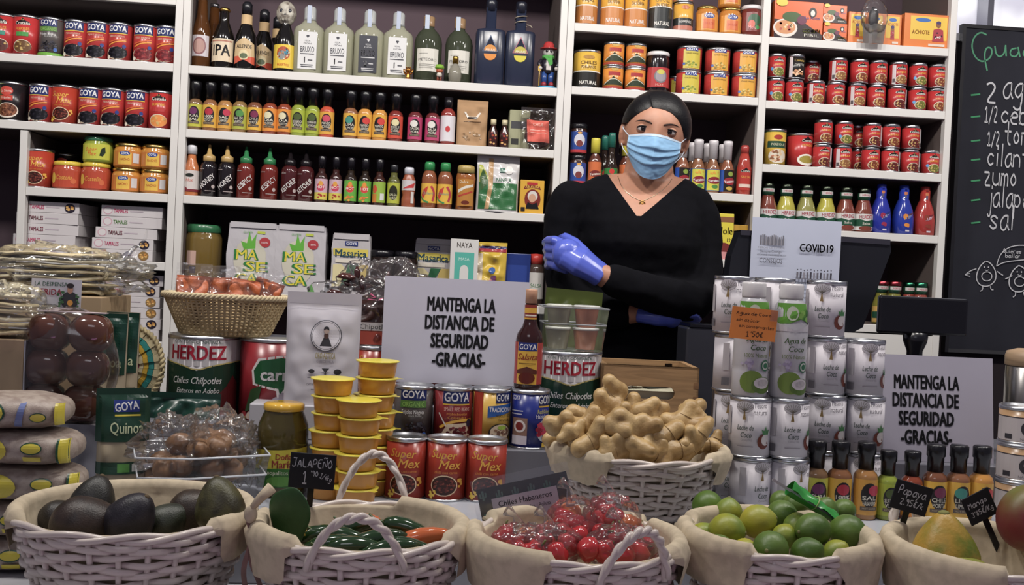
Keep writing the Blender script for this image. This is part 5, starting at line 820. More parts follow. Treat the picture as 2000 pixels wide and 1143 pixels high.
# -- brown sauce bottle on the blue can
bottle('salsita', 'x', [(0, 0), (2.4, 0), (2.65, .4), (2.65, 9.4), (2.4, 10.6), (1.5, 12.0), (1.15, 13.4), (1.05, 16.6)], '#2e0f0c/g', [(1.15, 16.5), (1.15, 19.0), (1.05, 19.2), (0, 19.2)], '#c09070/s', None,
       [('r', -4.2, 1.0, 4.2, 9.0, '#a83a34/s'), ('r', -2.6, 1.0, 1.5, 9.0, '#d9a82c/s'), ('r', -2.5, 7.4, 1.4, 9.0, '#22317a/s'), ('t', 'GOYA', -.5, 8.2, 1.0, '#e6e6ea/s', {'b': .03, 'w': 3.3}), ('t', 'Salsita', -.5, 6.3, 1.2, '#8a2a1c/s', {'sh': .3, 'b': .01, 'w': 3.9}), ('r', -2.2, 4.9, 1.2, 5.05, '#6a4a1c/s'), ('p', [(-2.5, 3.7), (-.5, 4.4), (1.5, 3.7), (1.5, 3.0), (-2.5, 3.0)], '#5a2a20/s'), ('e', -.5, 2.2, 1.6, 1.1, '#5e1f16/s')],
       extra=[('neck_label', print_on([('r', -2, 13.4, 2, 16.2, '#8a3024/s'), ('r', -2, 14.6, 2, 15.6, '#d9a42c/s'), ('r', -2, 13.4, 2, 13.7, '#d9a42c/s'), ('r', -1.2, 14.0, 1.2, 14.3, '#e6d8c8/s')], cylw(.0117), .5))])
put('salsita', (solvex(1034, 1.972, 1.17), 1.972, 1.0785), 'brown sauce bottle with wood-coloured cap standing on the blue can')
# -- plastic tub with sauce cups on the right catering can
def cup_tub():
    z = Z2+.1832; x = solvex(1117, 2.085, 1.19); t = thing('plastic_container', 'clear plastic tub on the catering can holding four lidded sauce cups', 'container', (x, 2.085, z))
    w, d, h, k = .056, .05, .088, 1.17; C = '#c9ccd0/ch'
    vs = [(-w, -d, .001), (w, -d, .001), (w, d, .001), (-w, d, .001), (-w*k, -d*k, h), (w*k, -d*k, h), (w*k, d*k, h), (-w*k, d*k, h)]
    part('tub_walls', MB().add(vs, [(0, 3, 2, 1), (0, 1, 5, 4), (1, 2, 6, 5), (2, 3, 7, 6), (3, 0, 4, 7)], C), t)
    for n, s, hh in (('rim', k, h), ('rib', 1.10, h*.62)): part(n, MB().tube([(-w*s, -d*s, hh), (w*s, -d*s, hh), (w*s, d*s, hh), (-w*s, d*s, hh)], .0016, '#cfd2d6/b', 6, True), t)
    bottle('dipcup_o', 'x', [(0, 0), (1.9, 0), (2.0, .1), (2.55, 3.8), (2.6, 4.0)], '#a86a4c/s', [(2.75, 3.95), (2.75, 4.4), (2.4, 4.5), (0, 4.4)], '#c9c9c4/s', name='sauce_cup', cat='cup'); bottle('dipcup_g', 'x', [(0, 0), (1.9, 0), (2.0, .1), (2.55, 3.8), (2.6, 4.0)], '#7c7a62/s', [(2.75, 3.95), (2.75, 4.4), (2.4, 4.5), (0, 4.4)], '#c6c8bc/s', name='sauce_cup', cat='cup')
    for i, (k2, xx, n) in enumerate((('dipcup_o', .0285, 'orange-brown'), ('dipcup_g', -.0285, 'grey-green'))):
        for j in range(2): put(k2, (x+xx, 2.085, z+.0025+j*.0455), 'lidded %s sauce cup, %s of its pair in the tub' % (n, 'upper' if j else 'lower'), .2*j, 'sauce cups in the tub')
cup_tub()
# -- wooden crate of odds and ends
def crate():
    fl = at(1172, 760, 2.02); fr = at(1366, 770, 2.02); w = .196; x = solvex(1268, 2.02, 1.06); z = Z2
    t = thing('wooden_crate', 'pale wooden crate with slot handle behind the ginger', 'crate', (x, 2.02, z), -.05); Wd = '#a88256/w'; h = .162; d = .16; th = .012
    fr_ = MB(); zc, hw, hh = .108, .038, .013      # front board with a slot cut in it
    ring = [(hw*math.copysign(1, math.cos(a))+hh*math.cos(a) if False else (hw if math.cos(a) > 0 else -hw)+hh*math.cos(a), zc+hh*math.sin(a)) for a in [(k+.5)*2*PI/24 for k in range(24)]]
    def outer(px, pz):
        dx, dz = px/(w/2), (pz-zc)/(h/2); m = max(abs(dx), abs(dz)) or 1; return (dx/m*w/2, max(0, min(h, zc+dz/m*h)))
    n = len(ring); o = [outer(*r) for r in ring]; vs = []
    for y in (0, th): vs += [(a, y, b) for a, b in ring]+[(a, y, b) for a, b in o]
    fs = []
    for k in range(n):
        k2 = (k+1) % n; fs += [(k, n+k, n+k2, k2), (2*n+k, 2*n+k2, 3*n+k2, 3*n+k), (k, k2, 2*n+k2, 2*n+k), (n+k, 3*n+k, 3*n+k2, n+k2)]
    fr_.add(vs, fs, Wd); fr_.box(-w/2, -w/2+.004, 0, th, 0, h, Wd).box(w/2-.004, w/2, 0, th, 0, h, Wd).box(-w/2, w/2, 0, th, h-.004, h, Wd).box(-w/2, w/2, 0, th, 0, .03, Wd)
    part('front_board', fr_, t); part('back_board', MB().box(-w/2, w/2, d-th, d, 0, h, Wd), t)
    part('side_board', MB().box(-w/2, -w/2+th, th+.0005, d-th-.0005, 0, h, Wd), t); part('side_board', MB().box(w/2-th, w/2, th+.0005, d-th-.0005, 0, h, Wd), t)
    part('base_board', MB().box(-w/2+th, w/2-th, th, d-th, 0, .006, Wd), t)
    for k in range(5): part('finger_joint', MB().box(w/2-.010, w/2+.0004, -.0004, .008, .012+k*.027, .024+k*.027, '#8a6440/w'), t)
    tl = thing('label_gun', 'dark plastic tool lying in the wooden crate', 'tool', (x+.03, 2.10, z+.1105), .5)
    part('tool_body', MB().box(-.03, .03, -.012, .012, 0, .034, '#26262c/s', b=.004), tl); part('blade', MB().box(.025, .04, -.003, .003, .01, .05, '#3a3a42/m'), tl)
    fb = thing('foil_pack', 'crumpled silver foil wrapper lying in the wooden crate', 'foil', (x-.045, 2.09, z+.11))
    part('foil', film((0, 0, .018), (.04, .03, .022), 3, '#c9c9cc/m', 24, 14, .35), fb)
    bx = thing('paper_stack', 'stack of papers filling the wooden crate under the tool', 'paper', (x, 2.10, z+.0065)); part('sheets', MB().box(-.07, .075, -.06, .055, 0, .103, '#b7b39a/p'), bx)
crate()
# -- white coffee pouch, nopal jar, yellow tubs
pouchk('coffee', 'x', 14.2, 21.5, 6.5, '#b9b5bc/s', [('e', .7, 13.3, 3.0, 3.0, '#3a3a44/p'), ('e', .7, 13.3, 2.85, 2.85, '#b9b5bc/s'), ('e', .7, 13.3, 2.65, 2.65, '#3a3a44/p'), ('e', .7, 13.3, 2.58, 2.58, '#bbb7be/s'), ('p', [(-.4, 11.3), (1.9, 11.3), (1.2, 13), (.3, 13)], '#1f1d24/p'), ('e', .75, 13.3, .45, .6, '#4a2f28/p'), ('e', .75, 14.2, .5, .55, '#b09a90/p'), ('p', [(.2, 14.3), (.3, 14.9), (.75, 15.1), (1.2, 14.9), (1.3, 14.3), (.75, 14.6)], '#1f1d24/p'), ('t', 'ORO AZTECA', .8, 9.5, 1.2, '#8f8250/p', {'b': .03, 'w': 3.8}), ('t', 'CAFE DE OLLA', .8, 8.4, .5, '#77707c/p', {'w': 3.2}), ('e', -1.7, 6.5, .6, .4, '#1f1d24/p'), ('p', [(.2, 7.1), (1.7, 7.1), (1.1, 6.4), (1.1, 5.9), (.8, 5.9), (.8, 6.4)], '#1f1d24/p'), ('e', 3.3, 6.5, .75, .55, '#1f1d24/p'), ('r', -2.4, 5.2, -1.0, 5.35, '#5a5660/p'), ('r', .1, 5.2, 1.7, 5.35, '#5a5660/p'), ('r', 2.6, 5.2, 3.8, 5.35, '#5a5660/p'), ('t', 'CAFE DE TENEJAPA, CHIAPAS, MEXICO', .6, 4.0, .4, '#2f2d36/p', {'w': 6.2}), ('r', -1.6, 3.0, 3.0, 3.12, '#5a5660/p'), ('r', -6.6, 19.2, 6.6, 19.3, '#9a96a0/s'), ('r', -6.6, 18.9, 6.6, 18.97, '#cfccd4/s')], seed=2, seal=.028, wr=.0005)
put('coffee', (solvex(630, 1.998, 1.13), 2.0, Z3), 'white standing coffee pouch with round portrait emblem')
jar('nopal', 'x', 9.0, 16.4, '#d9a81c/g', '#4a4016/g', [('p', [(-6, 2.2), (-6, 8.3), (6, 8.9), (6, 2.2)], '#c3b526/s'), ('t', 'Doña', .9, 7.4, 1.0, '#9a3a2a/s', {'b': .03, 'w': 2.8}), ('t', 'María', .7, 6.1, 1.3, '#9a3a2a/s', {'b': .035, 'w': 3.6}), ('p', [(-6, 2.0), (-6, 4.8), (0, 5.4), (6, 4.8), (6, 2.0)], '#2f6a22/s'), ('t', 'nopalitos', -.1, 4.6, .7, '#c9ccb0/s', {'b': .01, 'w': 3.6}), ('e', .4, 3.1, 2.4, .9, '#4f8a2c/s'), ('r', 3.2, 6.4, 4.8, 8.2, '#b0a420/s')], 1.3, .78, shoulder=4.2)
put('nopal', (solvex(551, 1.855, .95), 1.855, Z1), 'jar of green nopal strips with bright yellow lid')
tubm = MB().lathe([(0, 0), (.0305, 0), (.0325, .002), (.0355, .0265), (.0355, .027)], '#cf8e30/s', 26)
tubl = MB().lathe([(.0355, .027), (.0395, .0272), (.0400, .0285), (.037, .0295), (.02, .0300), (0, .0302)], '#dccb2a/s', 26).add([(.036, -.010, .0285), (.049, -.004, .0275), (.048, .006, .0275), (.036, .011, .0285)], [(0, 1, 2, 3)], '#dccb2a/s')
kind('tub', 'dip_tub', 'tub', 'x', [('tub_body', tubm), ('foil_lid', tubl)], .08, .0303)
for (px, pyb, n, who, dy) in ((645, 955, 7, 'left stack beside the jar', .045), (697, 975, 6, 'front stack', .0), (728, 965, 8, 'back right stack', .085)):
    Y = 1.795+dy; x = solvex(px, Y, Z1+.05)
    for j in range(n):
        put('tub', (x+.002*math.sin(j*2.3+px), Y+.0015*math.cos(j*1.7), Z1+j*.0307), 'orange dip tub with yellow foil lid, %s from top of %s' % (ORD[n-1-j], who), random.Random(px+j).uniform(-.9, .4) if j < n-1 else 2.6, 'orange dip tubs')
# ---------------------------------------------------------------- right side: coconut cans, till, sauces
def tree(cx, cy, s, c='#6a645c/p'):
    out = [('e', cx, cy+1.1*s, 1.5*s, 1.05*s, '#a29ca0/p'), ('e', cx, cy+1.1*s, 1.42*s, .97*s, '#c0bbc0/r'), ('p', [(cx-.28*s, cy-1.2*s), (cx-.1*s, cy), (cx-.1*s, cy+.8*s), (cx+.1*s, cy+.8*s), (cx+.12*s, cy), (cx+.3*s, cy-1.2*s)], '#8a6f3a/p')]
    for k in range(9):
        a = PI*(.06+.88*k/8); out.append(('l', [(cx, cy+.3*s), (cx+.6*s*math.cos(a), cy+.6*s+.35*s*math.sin(a)), (cx+1.35*s*math.cos(a), cy+.9*s+1.0*s*math.sin(a))], .07*s, c, 1))
    return out
def coco(rot):
    b = [('t', 'Tesoro', 2.35+rot, 9.4, .95, '#77717a/p', {'w': 2.6}), ('t', 'natural', 2.4+rot, 8.2, .95, '#77717a/p', {'w': 2.7}), ('t', 'Leche de', -.3+rot, 5.4, .95, '#2f4238/p', {'sh': .2, 'b': .01, 'w': 2.9}), ('t', 'Coco', -.1+rot, 4.1, .95, '#2f4238/p', {'sh': .2, 'b': .01, 'w': 1.9}), ('t', 'Coconut Milk', 0+rot, 3.2, .4, '#9a949a/p', {'w': 2.0}), ('r', -1.6+rot, 2.0, 1.2+rot, 2.1, '#7a7078/p'), ('e', 3.1+rot, 3.0, 1.2, 1.35, '#6a3428/s'), ('e', 3.5+rot, 3.3, .85, 1.0, '#c9c2c0/s'), ('p', [(3.0+rot, 4.2), (2.6+rot, 5.2), (3.2+rot, 4.9), (3.5+rot, 5.8), (3.8+rot, 4.9), (4.4+rot, 5.2), (4.1+rot, 4.2)], '#3f7a44/s'), ('r', -4.6+rot, 1.2, -3.2+rot, 2.6, '#5e5a60/p'), ('r', -4.5+rot, 4, -3.3+rot, 9, '#ada8ac/p')]
    return b+tree(-.5+rot, 8.0, 1.0)
for k, r in (('a', 0), ('b', -1.6), ('c', 1.5)): can('coco_'+k, 'x', 7.3, 10.7, '#d2cdd2/r', coco(r))
def cocostack(px, Y, keys, where):
    for j, k in enumerate(keys):
        zz = Z1+j*.1074; put('coco_'+k, (solvex(px, Y, zz+.05), Y, zz), 'white coconut milk can, %s from top %s' % (ORD[len(keys)-1-j], where), 0, 'coconut milk cans')
cocostack(1432, 1.885, 'bbcb', 'of far left stack'); cocostack(1511, 1.885, 'aabc', 'of stack behind both bottles'); cocostack(1612, 1.885, 'cbab', 'of tall right stack'); cocostack(1687, 1.885, 'bba', 'of stack at the sign')
cocostack(1464, 1.803, 'cb', 'below left coconut water bottle'); cocostack(1538, 1.803, 'ca', 'below right coconut water bottle')
def agua():
    prof = [(0, 0), (3.0, 0), (3.2, .4), (3.2, 4.6), (3.1, 5.0), (3.2, 5.4), (3.2, 12.2), (2.9, 13.8), (2.95, 14.6), (2.7, 16.6), (2.1, 17.5), (1.9, 17.9)]
    sh = [('p', [(-4.8, 12.0), (-4.8, 14), (0, 12.2), (4.8, 14), (4.8, 12.0)], '#c3bfc4/s'), ('t', 'Agua de', .2, 10.4, 1.0, '#3f5a2c/s', {'sh': .2, 'b': .02, 'w': 4.2}), ('t', 'Coco', .4, 8.9, 1.0, '#3f5a2c/s', {'sh': .2, 'b': .02, 'w': 2.9}), ('t', '100% Natural', .1, 7.5, .7, '#6a7a3c/s', {'w': 4.4}), ('e', 1.9, 5.7, 1.0, 1.0, '#2f6a4a/s'), ('e', 1.9, 5.7, .75, .75, '#b9bdb4/s'), ('e', 1.9, 5.7, .5, .5, '#2f6a4a/s'), ('d', -1.4, 5.9, 1.3, .8, 10, .35, ['#9a90ac/s', '#aea6bc/s']), ('e', -.6, 2.8, 2.1, 2.0, '#6a8430/s'), ('e', 1.3, 2.2, 2.0, 1.5, '#54702a/s'), ('e', 1.3, 2.6, 1.6, 1.0, '#c0b9bc/s'), ('e', 1.4, 2.7, 1.0, .55, '#a8a2a4/s')]
    up = print_on([('p', [(-4.0, 13.2), (-4.0, 17), (4.0, 17), (4.0, 13.2), (1, 14.2), (-1, 13.4)], '#5f9a34/s'), ('e', -.6, 15.2, 1.1, 1.3, '#c3c9b4/s'), ('d', 1.6, 14.8, 1.2, 1.2, 8, .5, ['#3f7a2c/s', '#7fb048/s'])], lambda u, v, e: Vector(((.0298+e-(.0035*max(0, v-.155)/.015))*math.sin(u/.03), -(.0298+e-(.0035*max(0, v-.155)/.015))*math.cos(u/.03), v)), .7)
    bottle('agua', 'x', prof, '#b9b8bc/s', [(2.1, 17.7), (2.15, 18), (2.15, 20.1), (1.95, 20.5), (0, 20.5)], '#c9c6c6/s', 3.2, sh, name='drink_bottle', extra=[('shoulder_print', up)])
agua()
put('agua', (solvex(1468, 1.803, 1.2), 1.803, Z1+.215), 'coconut water bottle behind the orange price note'); put('agua', (solvex(1541, 1.803, 1.2), 1.803, Z1+.215), 'coconut water bottle right of the orange price note')
p = at(1470, 633, 1.765)
sheet('price_note', 'orange handwritten price note hanging on the coconut water bottle', .083, .056, (p.x, p.y, p.z-.028), .03, 0, [('h', 'Agua de Coco', -.1, 4.6, .62, .09, '#2a1a14/p', {'w': 6.4}), ('h', 'sin azúcar', -1.0, 3.4, .6, .08, '#2a1a14/p', {'w': 4.4}), ('h', 'sin conservantes', .6, 2.35, .6, .08, '#2a1a14/p', {'w': 6.4}), ('h', "1'50€", .4, 1.0, .95, .13, '#2a1a14/p', {'w': 3.2})], '#ee8a2a/p', 'price note', ry=.06, extra=[('tape', MB().box(.028, .046, -.0008, -.0004, .036, .06, '#c9b8a0/c'))])
# -- till monitor seen from behind, with the advice sheet
def till():
    tl = at(1446, 452, 2.22); tr = at(1738, 470, 2.22); br = at(1685, 640, 2.22); bl = at(1412, 625, 2.22)
    o = Vector(((tl.x+tr.x)/2, 2.22, Z2)); t = thing('till_monitor', 'black till monitor seen from behind with a grey top edge', 'monitor', o)
    pts = [tl-o, tr-o, at(1741, 490, 2.22)-o, br-o, at(1665, 650, 2.22)-o, bl-o, at(1428, 500, 2.22)-o]
    n = len(pts); vs = [(p.x, 0, p.z) for p in pts]+[(p.x*1.0, .045, p.z) for p in pts]
    part('housing', MB().add(vs, [tuple(range(n))[::-1], tuple(range(n, 2*n))]+[(k, (k+1) % n, n+(k+1) % n, n+k) for k in range(n)], '#1b1c22/s'), t)
    a, b = tl-o, tr-o; part('top_bezel', MB().add([(a.x, -.003, a.z-.008), (b.x, -.003, b.z-.010), (b.x, -.003, b.z+.002), (a.x, -.003, a.z+.003), (a.x, .05, a.z-.008), (b.x, .05, b.z-.010), (b.x, .05, b.z+.002), (a.x, .05, a.z+.003)], [(3, 2, 1, 0), (4, 5, 6, 7), (0, 1, 5, 4), (2, 3, 7, 6), (1, 2, 6, 5), (3, 0, 4, 7)], '#77757a/m'), t)
    part('stand', MB().box(-.06, .06, .01, .05, .012, .28, '#1b1c22/s', b=.004), t); part('foot', MB().box(-.12, .12, -.02, .075, 0, .012, '#1b1c22/s', b=.003), t)
till()
p = at(1555, 640, 2.205)
people = []
for k in range(11):
    x = .5+k*.75; hh = 1.3+.4*math.sin(k*2.1); people += [('e', x, 12.1+hh*.3, .14, .17, '#4a4650/p'), ('p', [(x-.2, 10.6), (x-.22, 11.8+hh*.15), (x+.22, 11.8+hh*.15), (x+.16, 10.6)], ['#6a6670/p', '#3f3c48/p', '#8a8690/p'][k % 3])]
bars = [('r', -8.2+k*.42, 17.6, -8.2+k*.42+.3, 19.7+.25*math.sin(k*1.1), ['#6f6d76/p', '#8f8d96/p'][k % 2]) for k in range(13)]
sheet('advice_sheet', 'white printed health advice sheet taped to the till monitor', .203, .236, (solvex(1555, 2.205, 1.35), 2.212, 1.213), math.radians(0), .0, bars+[('t', 'MERCAT DE RUSSAFA', -5.6, 17.0, .45, '#8a8890/p', {'w': 6}), ('t', 'Siempre Contigo', -5.7, 16.2, .6, '#4a4852/p', {'w': 4.8}), ('t', 'ASOCIACION DE VENDEDORES DEL MERCADO', -5.5, 15.4, .35, '#4a4852/p', {'w': 6.6}), ('t', 'CONSEJOS', -5.6, 14.2, 1.1, '#55535e/p', {'w': 5.2}), ('t', 'COVID19', 4.6, 17.4, 1.75, '#1a1920/p', {'b': .03, 'w': 7.6}), ('r', .4, 10.5, 9.4, 10.6, '#8a8890/p'), ('t', '• Mantenga la distancia mínima de seguridad de', .2, 9.7, .7, '#22212a/p', {'w': 17.4}), ('t', 'un metro como mínimo', 2.0, 8.3, .7, '#22212a/p', {'w': 9}), ('t', '• Lávese las manos', 4.0, 6.4, .7, '#22212a/p', {'w': 7})]+people, '#bdc3d6/p', 'sheet')
def display():
    c = at(1801, 617, 2.06); t = thing('customer_display', 'small black customer display on a short stand', 'display', (c.x, 2.06, Z2)); z = c.z-Z2
    part('screen', MB().box(-.096, .096, -.008, .008, z-.039, z+.039, '#0c0c12/s', b=.005), t)
    nk = solvex(1790, 2.06, 1.15)-c.x
    part('neck', MB().lathe([(.016, .012), (.016, z-.075), (.024, z-.055), (.026, z-.036)], '#121218/s', 16, c=(nk, .012, 0)), t); part('foot', MB().box(nk-.06, nk+.06, -.05, .06, 0, .012, '#121218/s', b=.003), t)
display()
g_ = thing('till_drawer_unit', 'dark grey till printer box beside the seller', 'till', (solvex(1366, 2.2, 1.1), 2.2, Z2))
part('casing', MB().box(-.032, .032, 0, .09, 0, .235, '#2f3038/s', b=.004), g_); part('lid_edge', MB().box(-.026, .036, -.002, .09, .2355, .243, '#45464e/m', b=.001), g_)
# -- cans and canister at the right edge
PATE = [('r', -7, .5, 7, 5.0, '#b9b0ae/s'), ('r', -7, 4.9, 7, 5.1, '#3a3436/s'), ('e', 0, 3.0, 1.5, 1.5, '#2e2a30/p'), ('e', 0, 3.2, .7, .7, '#b9b4b4/p'), ('t', 'NATURAL', 0, 1.0, .5, '#6a6468/p', {'w': 3}), ('r', -4.4, .9, -3.0, 1.8, '#2e2a30/p')]
can('pate', 'x', 8.8, 7.0, '#b08a60', PATE)
for j in range(3): put('pate', (solvex(1996, 1.86, 1.0), 1.86, Z1+j*.0702), 'cream labelled tin at the right picture edge, %s' % ('bottom of the stack', 'middle of the stack', 'top of the stack')[j], -.3, 'tins at the right edge')
st = thing('steel_canister', 'steel canister with wooden lid at the right picture edge', 'canister', (solvex(2012, 2.05, 1.1), 2.05, Z2))
part('canister_body', MB().lathe([(0, 0), (.048, 0), (.05, .003), (.05, .19), (.048, .192)], '#a7a3a0/m', 28), st); part('wooden_lid', MB().lathe([(.050, .192), (.052, .194), (.052, .212), (.049, .222), (.03, .228), (0, .229)], '#a98c6c/w', 28), st)
# -- row of small sauces
for i, (k, px, lb, sc) in enumerate((('hs1', 1593, 'lime-labelled sauce bottle, leftmost below the right notice', 1), ('hs2', 1639, 'yellow-labelled sauce bottle with red chile, second below the right notice', 1), ('hs3', 1690, 'amber sauce bottle, third from left below the right notice', 1), ('hs7', 1733, 'green sauce bottle, shorter, fourth below the right notice', .9), ('hs6', 1780, 'orange sauce bottle behind the papaya price tag', .9), ('hs5', 1825, 'golden-labelled sauce bottle right of the papaya tag', 1), ('hs9', 1870, 'sauce bottle with blue-green emblem beside the mango tag', 1), ('hs10', 1915, 'mango-yellow sauce bottle behind the mango tag, rightmost', 1))):
    o = put(k, (solvex(px, 1.80, .95), 1.80, Z1), lb, 0, 'sauce bottles on the lower step'); o.scale = (sc, sc, sc*.97)
# ---------------------------------------------------------------- left side
def disp_box():
    t = thing('display_box', 'white display box draped with grey plastic under the brown rolls', 'box', (-.575, 1.86, Z1))
    part('box_body', MB().box(-.072, .028, -.055, .06, 0, .118, '#a7a4aa/p', b=.003), t)
    part('plastic_wrap', MB().grid(lambda u, v: Vector((-.045+u*.1, -.058-.012*math.sin(u*7+v*3)*v-.02*v+.006*noise.noise(Vector((u*4, v*4, 2))), .120-.118*v)), 16, 14, '#7e7f8a/s'), t)
disp_box()
cb = thing('cardboard_carton', 'tall white and brown carton at the left picture edge', 'box', (-.75, 2.07, Z2))
part('carton_body', MB().box(-.12, .135, -.09, .1, 0, .252, '#a88e6a/p', b=.002), cb); part('white_panel', MB().box(-.03, .05, -.0945, -.0905, 0, .2, '#a9a8ae/p'), cb)
# brown sweet rolls packed two by three
def rolls():
    a = at(125, 815, 1.83); t = thing('roll_pack', 'clear pack of six shiny brown rolls, two across and three high', 'bread pack', (a.x, 1.83, Z1+.1205))
    rad = random.Random(4)
    for j in range(3):
        for i in range(2):
            c = ((i-.5)*.069+.003*j, 0, .0335+j*.0605)
            part('roll', MB().ell(c, (.0355, .034, .0335), '#553226/g', 20, 14, lambda p: Vector((math.copysign(abs(p.x)**.72, p.x), math.copysign(abs(p.y)**.8, p.y), math.copysign(abs(p.z)**.8, p.z)))), t)
    part('wrapper', film((.003, 0, .096), (.086, .044, .104), 8, '#a89a94/ch', 32, 24, .03), t)
    part('price_strip', MB().box(-.05, .065, -.01, .012, .1895, .191, '#b9a8ac/p'), t)
    return t
rolls()
sheet('brand_card', 'small white card with a dark-haired woman and green leaves on the roll pack', .086, .053, (solvex(103, 1.85, 1.2), 1.862, Z1+.1205+.1925), -.05, 0, [('t', 'LA DESPENSA', -.9, 4.4, .75, '#3f6a52/p', {'b': .01, 'w': 5.6}), ('t', 'DE', -3.2, 3.3, .45, '#a83a4c/p', {'b': .02}), ('t', 'FRIDA', -.8, 3.0, 1.1, '#a83a4c/p', {'b': .03, 'w': 3.6}), ('e', 2.4, 1.6, 1.5, 1.6, '#2a2a30/p'), ('e', 2.4, 3.5, .5, .7, '#a87a60/p'), ('e', 2.4, 4.2, .65, .45, '#241c1e/p'), ('e', 2.5, 1.2, .5, .5, '#c98a2c/p'), ('d', .9, 2.0, .6, 1.6, 14, .25, ['#3f6a3c/p', '#2f5a34/p']), ('d', 3.7, 1.6, .4, 1.2, 6, .22, ['#3f6a3c/p']), ('r', -3.9, .7, -.6, .85, '#5a5660/p')], '#b5b3ba/p', 'card', th=.0012)
# plastic bags of tortillas
def tortillas(label, c, r, seed, n, tilt):
    t = thing('tortilla_bag', label, 'bag', c); t.rotation_euler = (0, 0, tilt)
    for k in range(n):
        z = .006+k*(r[2]*1.5/n)
        part('tortilla', MB().lathe([(0, 0), (r[0]*.72, 0), (r[0]*.76, .003), (r[0]*.72, .006), (0, .006)], ['#cdbc92/p', '#bfae82/p', '#d6caa6/p'][k % 3], 26, sy=r[1]/r[0], c=(.004*math.sin(k*2.1)-.01, 0, z), fn=lambda p: Vector((p.x, p.y, p.z+.006*noise.noise(Vector((p.x*14, p.y*14, seed+k)))))), t)
    part('plastic_film', film((0, 0, r[2]*.82), r, seed, '#cfd0c8/c', 44, 28, .32), t)
    return t
c = at(92, 560, 2.02); tortillas('big crumpled clear bag of pale tortillas on top of the carton', (c.x+.01, 2.07, Z2+.2525), (.15, .09, .052), 2, 7, .05)
tb = bpy.data.objects['tortilla_bag']; part('bag_tail', MB().grid(lambda u, v: Vector((.085+.065*u+.012*math.sin(v*8), -.03+.03*math.sin(u*5+v*4), .035+.095*v*u+.02*noise.noise(Vector((u*5, v*5, 1))))), 14, 12, '#cfd0c8/c'), tb)
c = at(18, 655, 1.8); tortillas('smaller clear tortilla bag at the left edge beside the rolls', (c.x-.02, 1.84, Z1+.262), (.078, .052, .05), 5, 6, 0)
lb = thing('brown_carton', 'small brown carton under the left tortilla bag', 'box', (c.x-.02, 1.85, Z1)); part('carton_body', MB().box(-.06, .045, -.05, .05, 0, .2615, '#a48c6c/p', b=.002), lb); part('white_side', MB().box(.0455, .0475, -.05, .05, 0, .26, '#a9a9b2/p'), lb)
# green quinoa pouches
QU = [('r', -4.4, 9.6, 4.4, 18.6, '#173a2b/s'), ('r', -1.6, 14.6, 2.6, 16.6, '#22347a/s'), ('t', 'GOYA', .5, 15.6, 1.4, '#d8d8dc/s', {'b': .03, 'w': 3.8, 'rot': 8}), ('r', -1.4, 13.9, 2.8, 14.2, '#c9b82c/s'), ('t', 'Quinoa', .6, 12.0, 1.9, '#b9c29a/s', {'b': .01, 'w': 5.4}), ('r', -4.2, 4.2, 4.2, 6.2, '#1d3d2e/s'), ('r', -.8, 4.5, 1.2, 5.9, '#4f8a3c/s'), ('r', 1.6, 4.6, 3.8, 5.8, '#b9b9b4/s')]
pouchk('quinoa', 'x', 8.2, 18.6, 5.2, '#a3957c/s', QU, seed=6, wr=.0007)
pouchk('quinoa_back', 'x', 7.0, 19.5, 4.2, '#a3957c/s', [('r', -3.4, 8.0, 3.4, 19.4, '#143a2e/s'), ('t', 'Quinoa', -.4, 10.4, 1.9, '#b9c29a/s', {'b': .02, 'w': 6.6}), ('r', -3.4, 3.4, 3.4, 5.2, '#163a2c/s'), ('e', 1.8, 4.3, 1.0, .8, '#2f6a3c/s')], seed=7, wr=.0007)
put('quinoa', (solvex(238, 1.80, .97), 1.80, Z1), 'green quinoa pouch standing in front, beside the clear potato tray', .35)
put('quinoa_back', (solvex(212, 1.965, 1.1), 1.965, Z2+.03), 'dark green pouch just right of the brown rolls', -.1); put('quinoa_back', (solvex(234, 2.01, 1.1), 2.015, Z2+.03), 'dark green pouch squeezed between another pouch and the straw lid', -.1)
sb = thing('low_riser', 'low grey block under the two dark green pouches', 'block', (-.52, 2.0, Z2)); part('block', MB().box(-.05, .13, -.062, .08, 0, .0295, '#6c6c74/s', b=.002), sb)
# woven straw lid standing on edge
def straw():
    c = at(243, 690, 2.075); t = thing('straw_lid', 'round woven straw lid with teal, yellow and pink bands standing on edge', 'basket lid', (c.x, 2.078, Z2+.03)); t.rotation_euler = (-.12, 0, -.35)
    rings = [(.0, .030, '#c9bf9c/f'), (.030, .037, '#b04a72/f'), (.037, .046, '#c9bf9c/f'), (.046, .056, '#cda62c/f'), (.056, .067, '#2f8a84/f'), (.067, .082, '#c4b78e/f')]
    n = 30; R = .082
    for ri, (a, b, m) in enumerate(rings):
        mb = MB()
        for k in range(n):
            if ri == 1 and k % 3: mm = '#c9bf9c/f'
            else: mm = m
            a0, a1 = 2*PI*k/n+.006, 2*PI*(k+1)/n-.006; vs = []
            for rr in (a+.0006, b-.0006):
                for aa in (a0, a1):
                    for dy in (0, -.005): vs.append((rr*math.cos(aa), dy-.012*(1-(rr/R)**2)-.002*(k % 2), R+rr*math.sin(aa)))
            mb.add(vs, [(1, 3, 7, 5), (0, 4, 6, 2), (0, 1, 5, 4), (2, 6, 7, 3), (4, 5, 7, 6), (0, 2, 3, 1)], mm)
        part('woven_band', mb, t)
    rim = MB()
    for s in (0, 1): rim.tube([((R+.003*math.cos(k*1.4+s*PI))*math.cos(2*PI*k/120), -.004+.004*math.sin(k*1.4+s*PI), R+(R+.003*math.cos(k*1.4+s*PI))*math.sin(2*PI*k/120)) for k in range(120)], .0036, '#c9b98c/f', 6, True)
    part('braided_rim', rim, t)
straw()
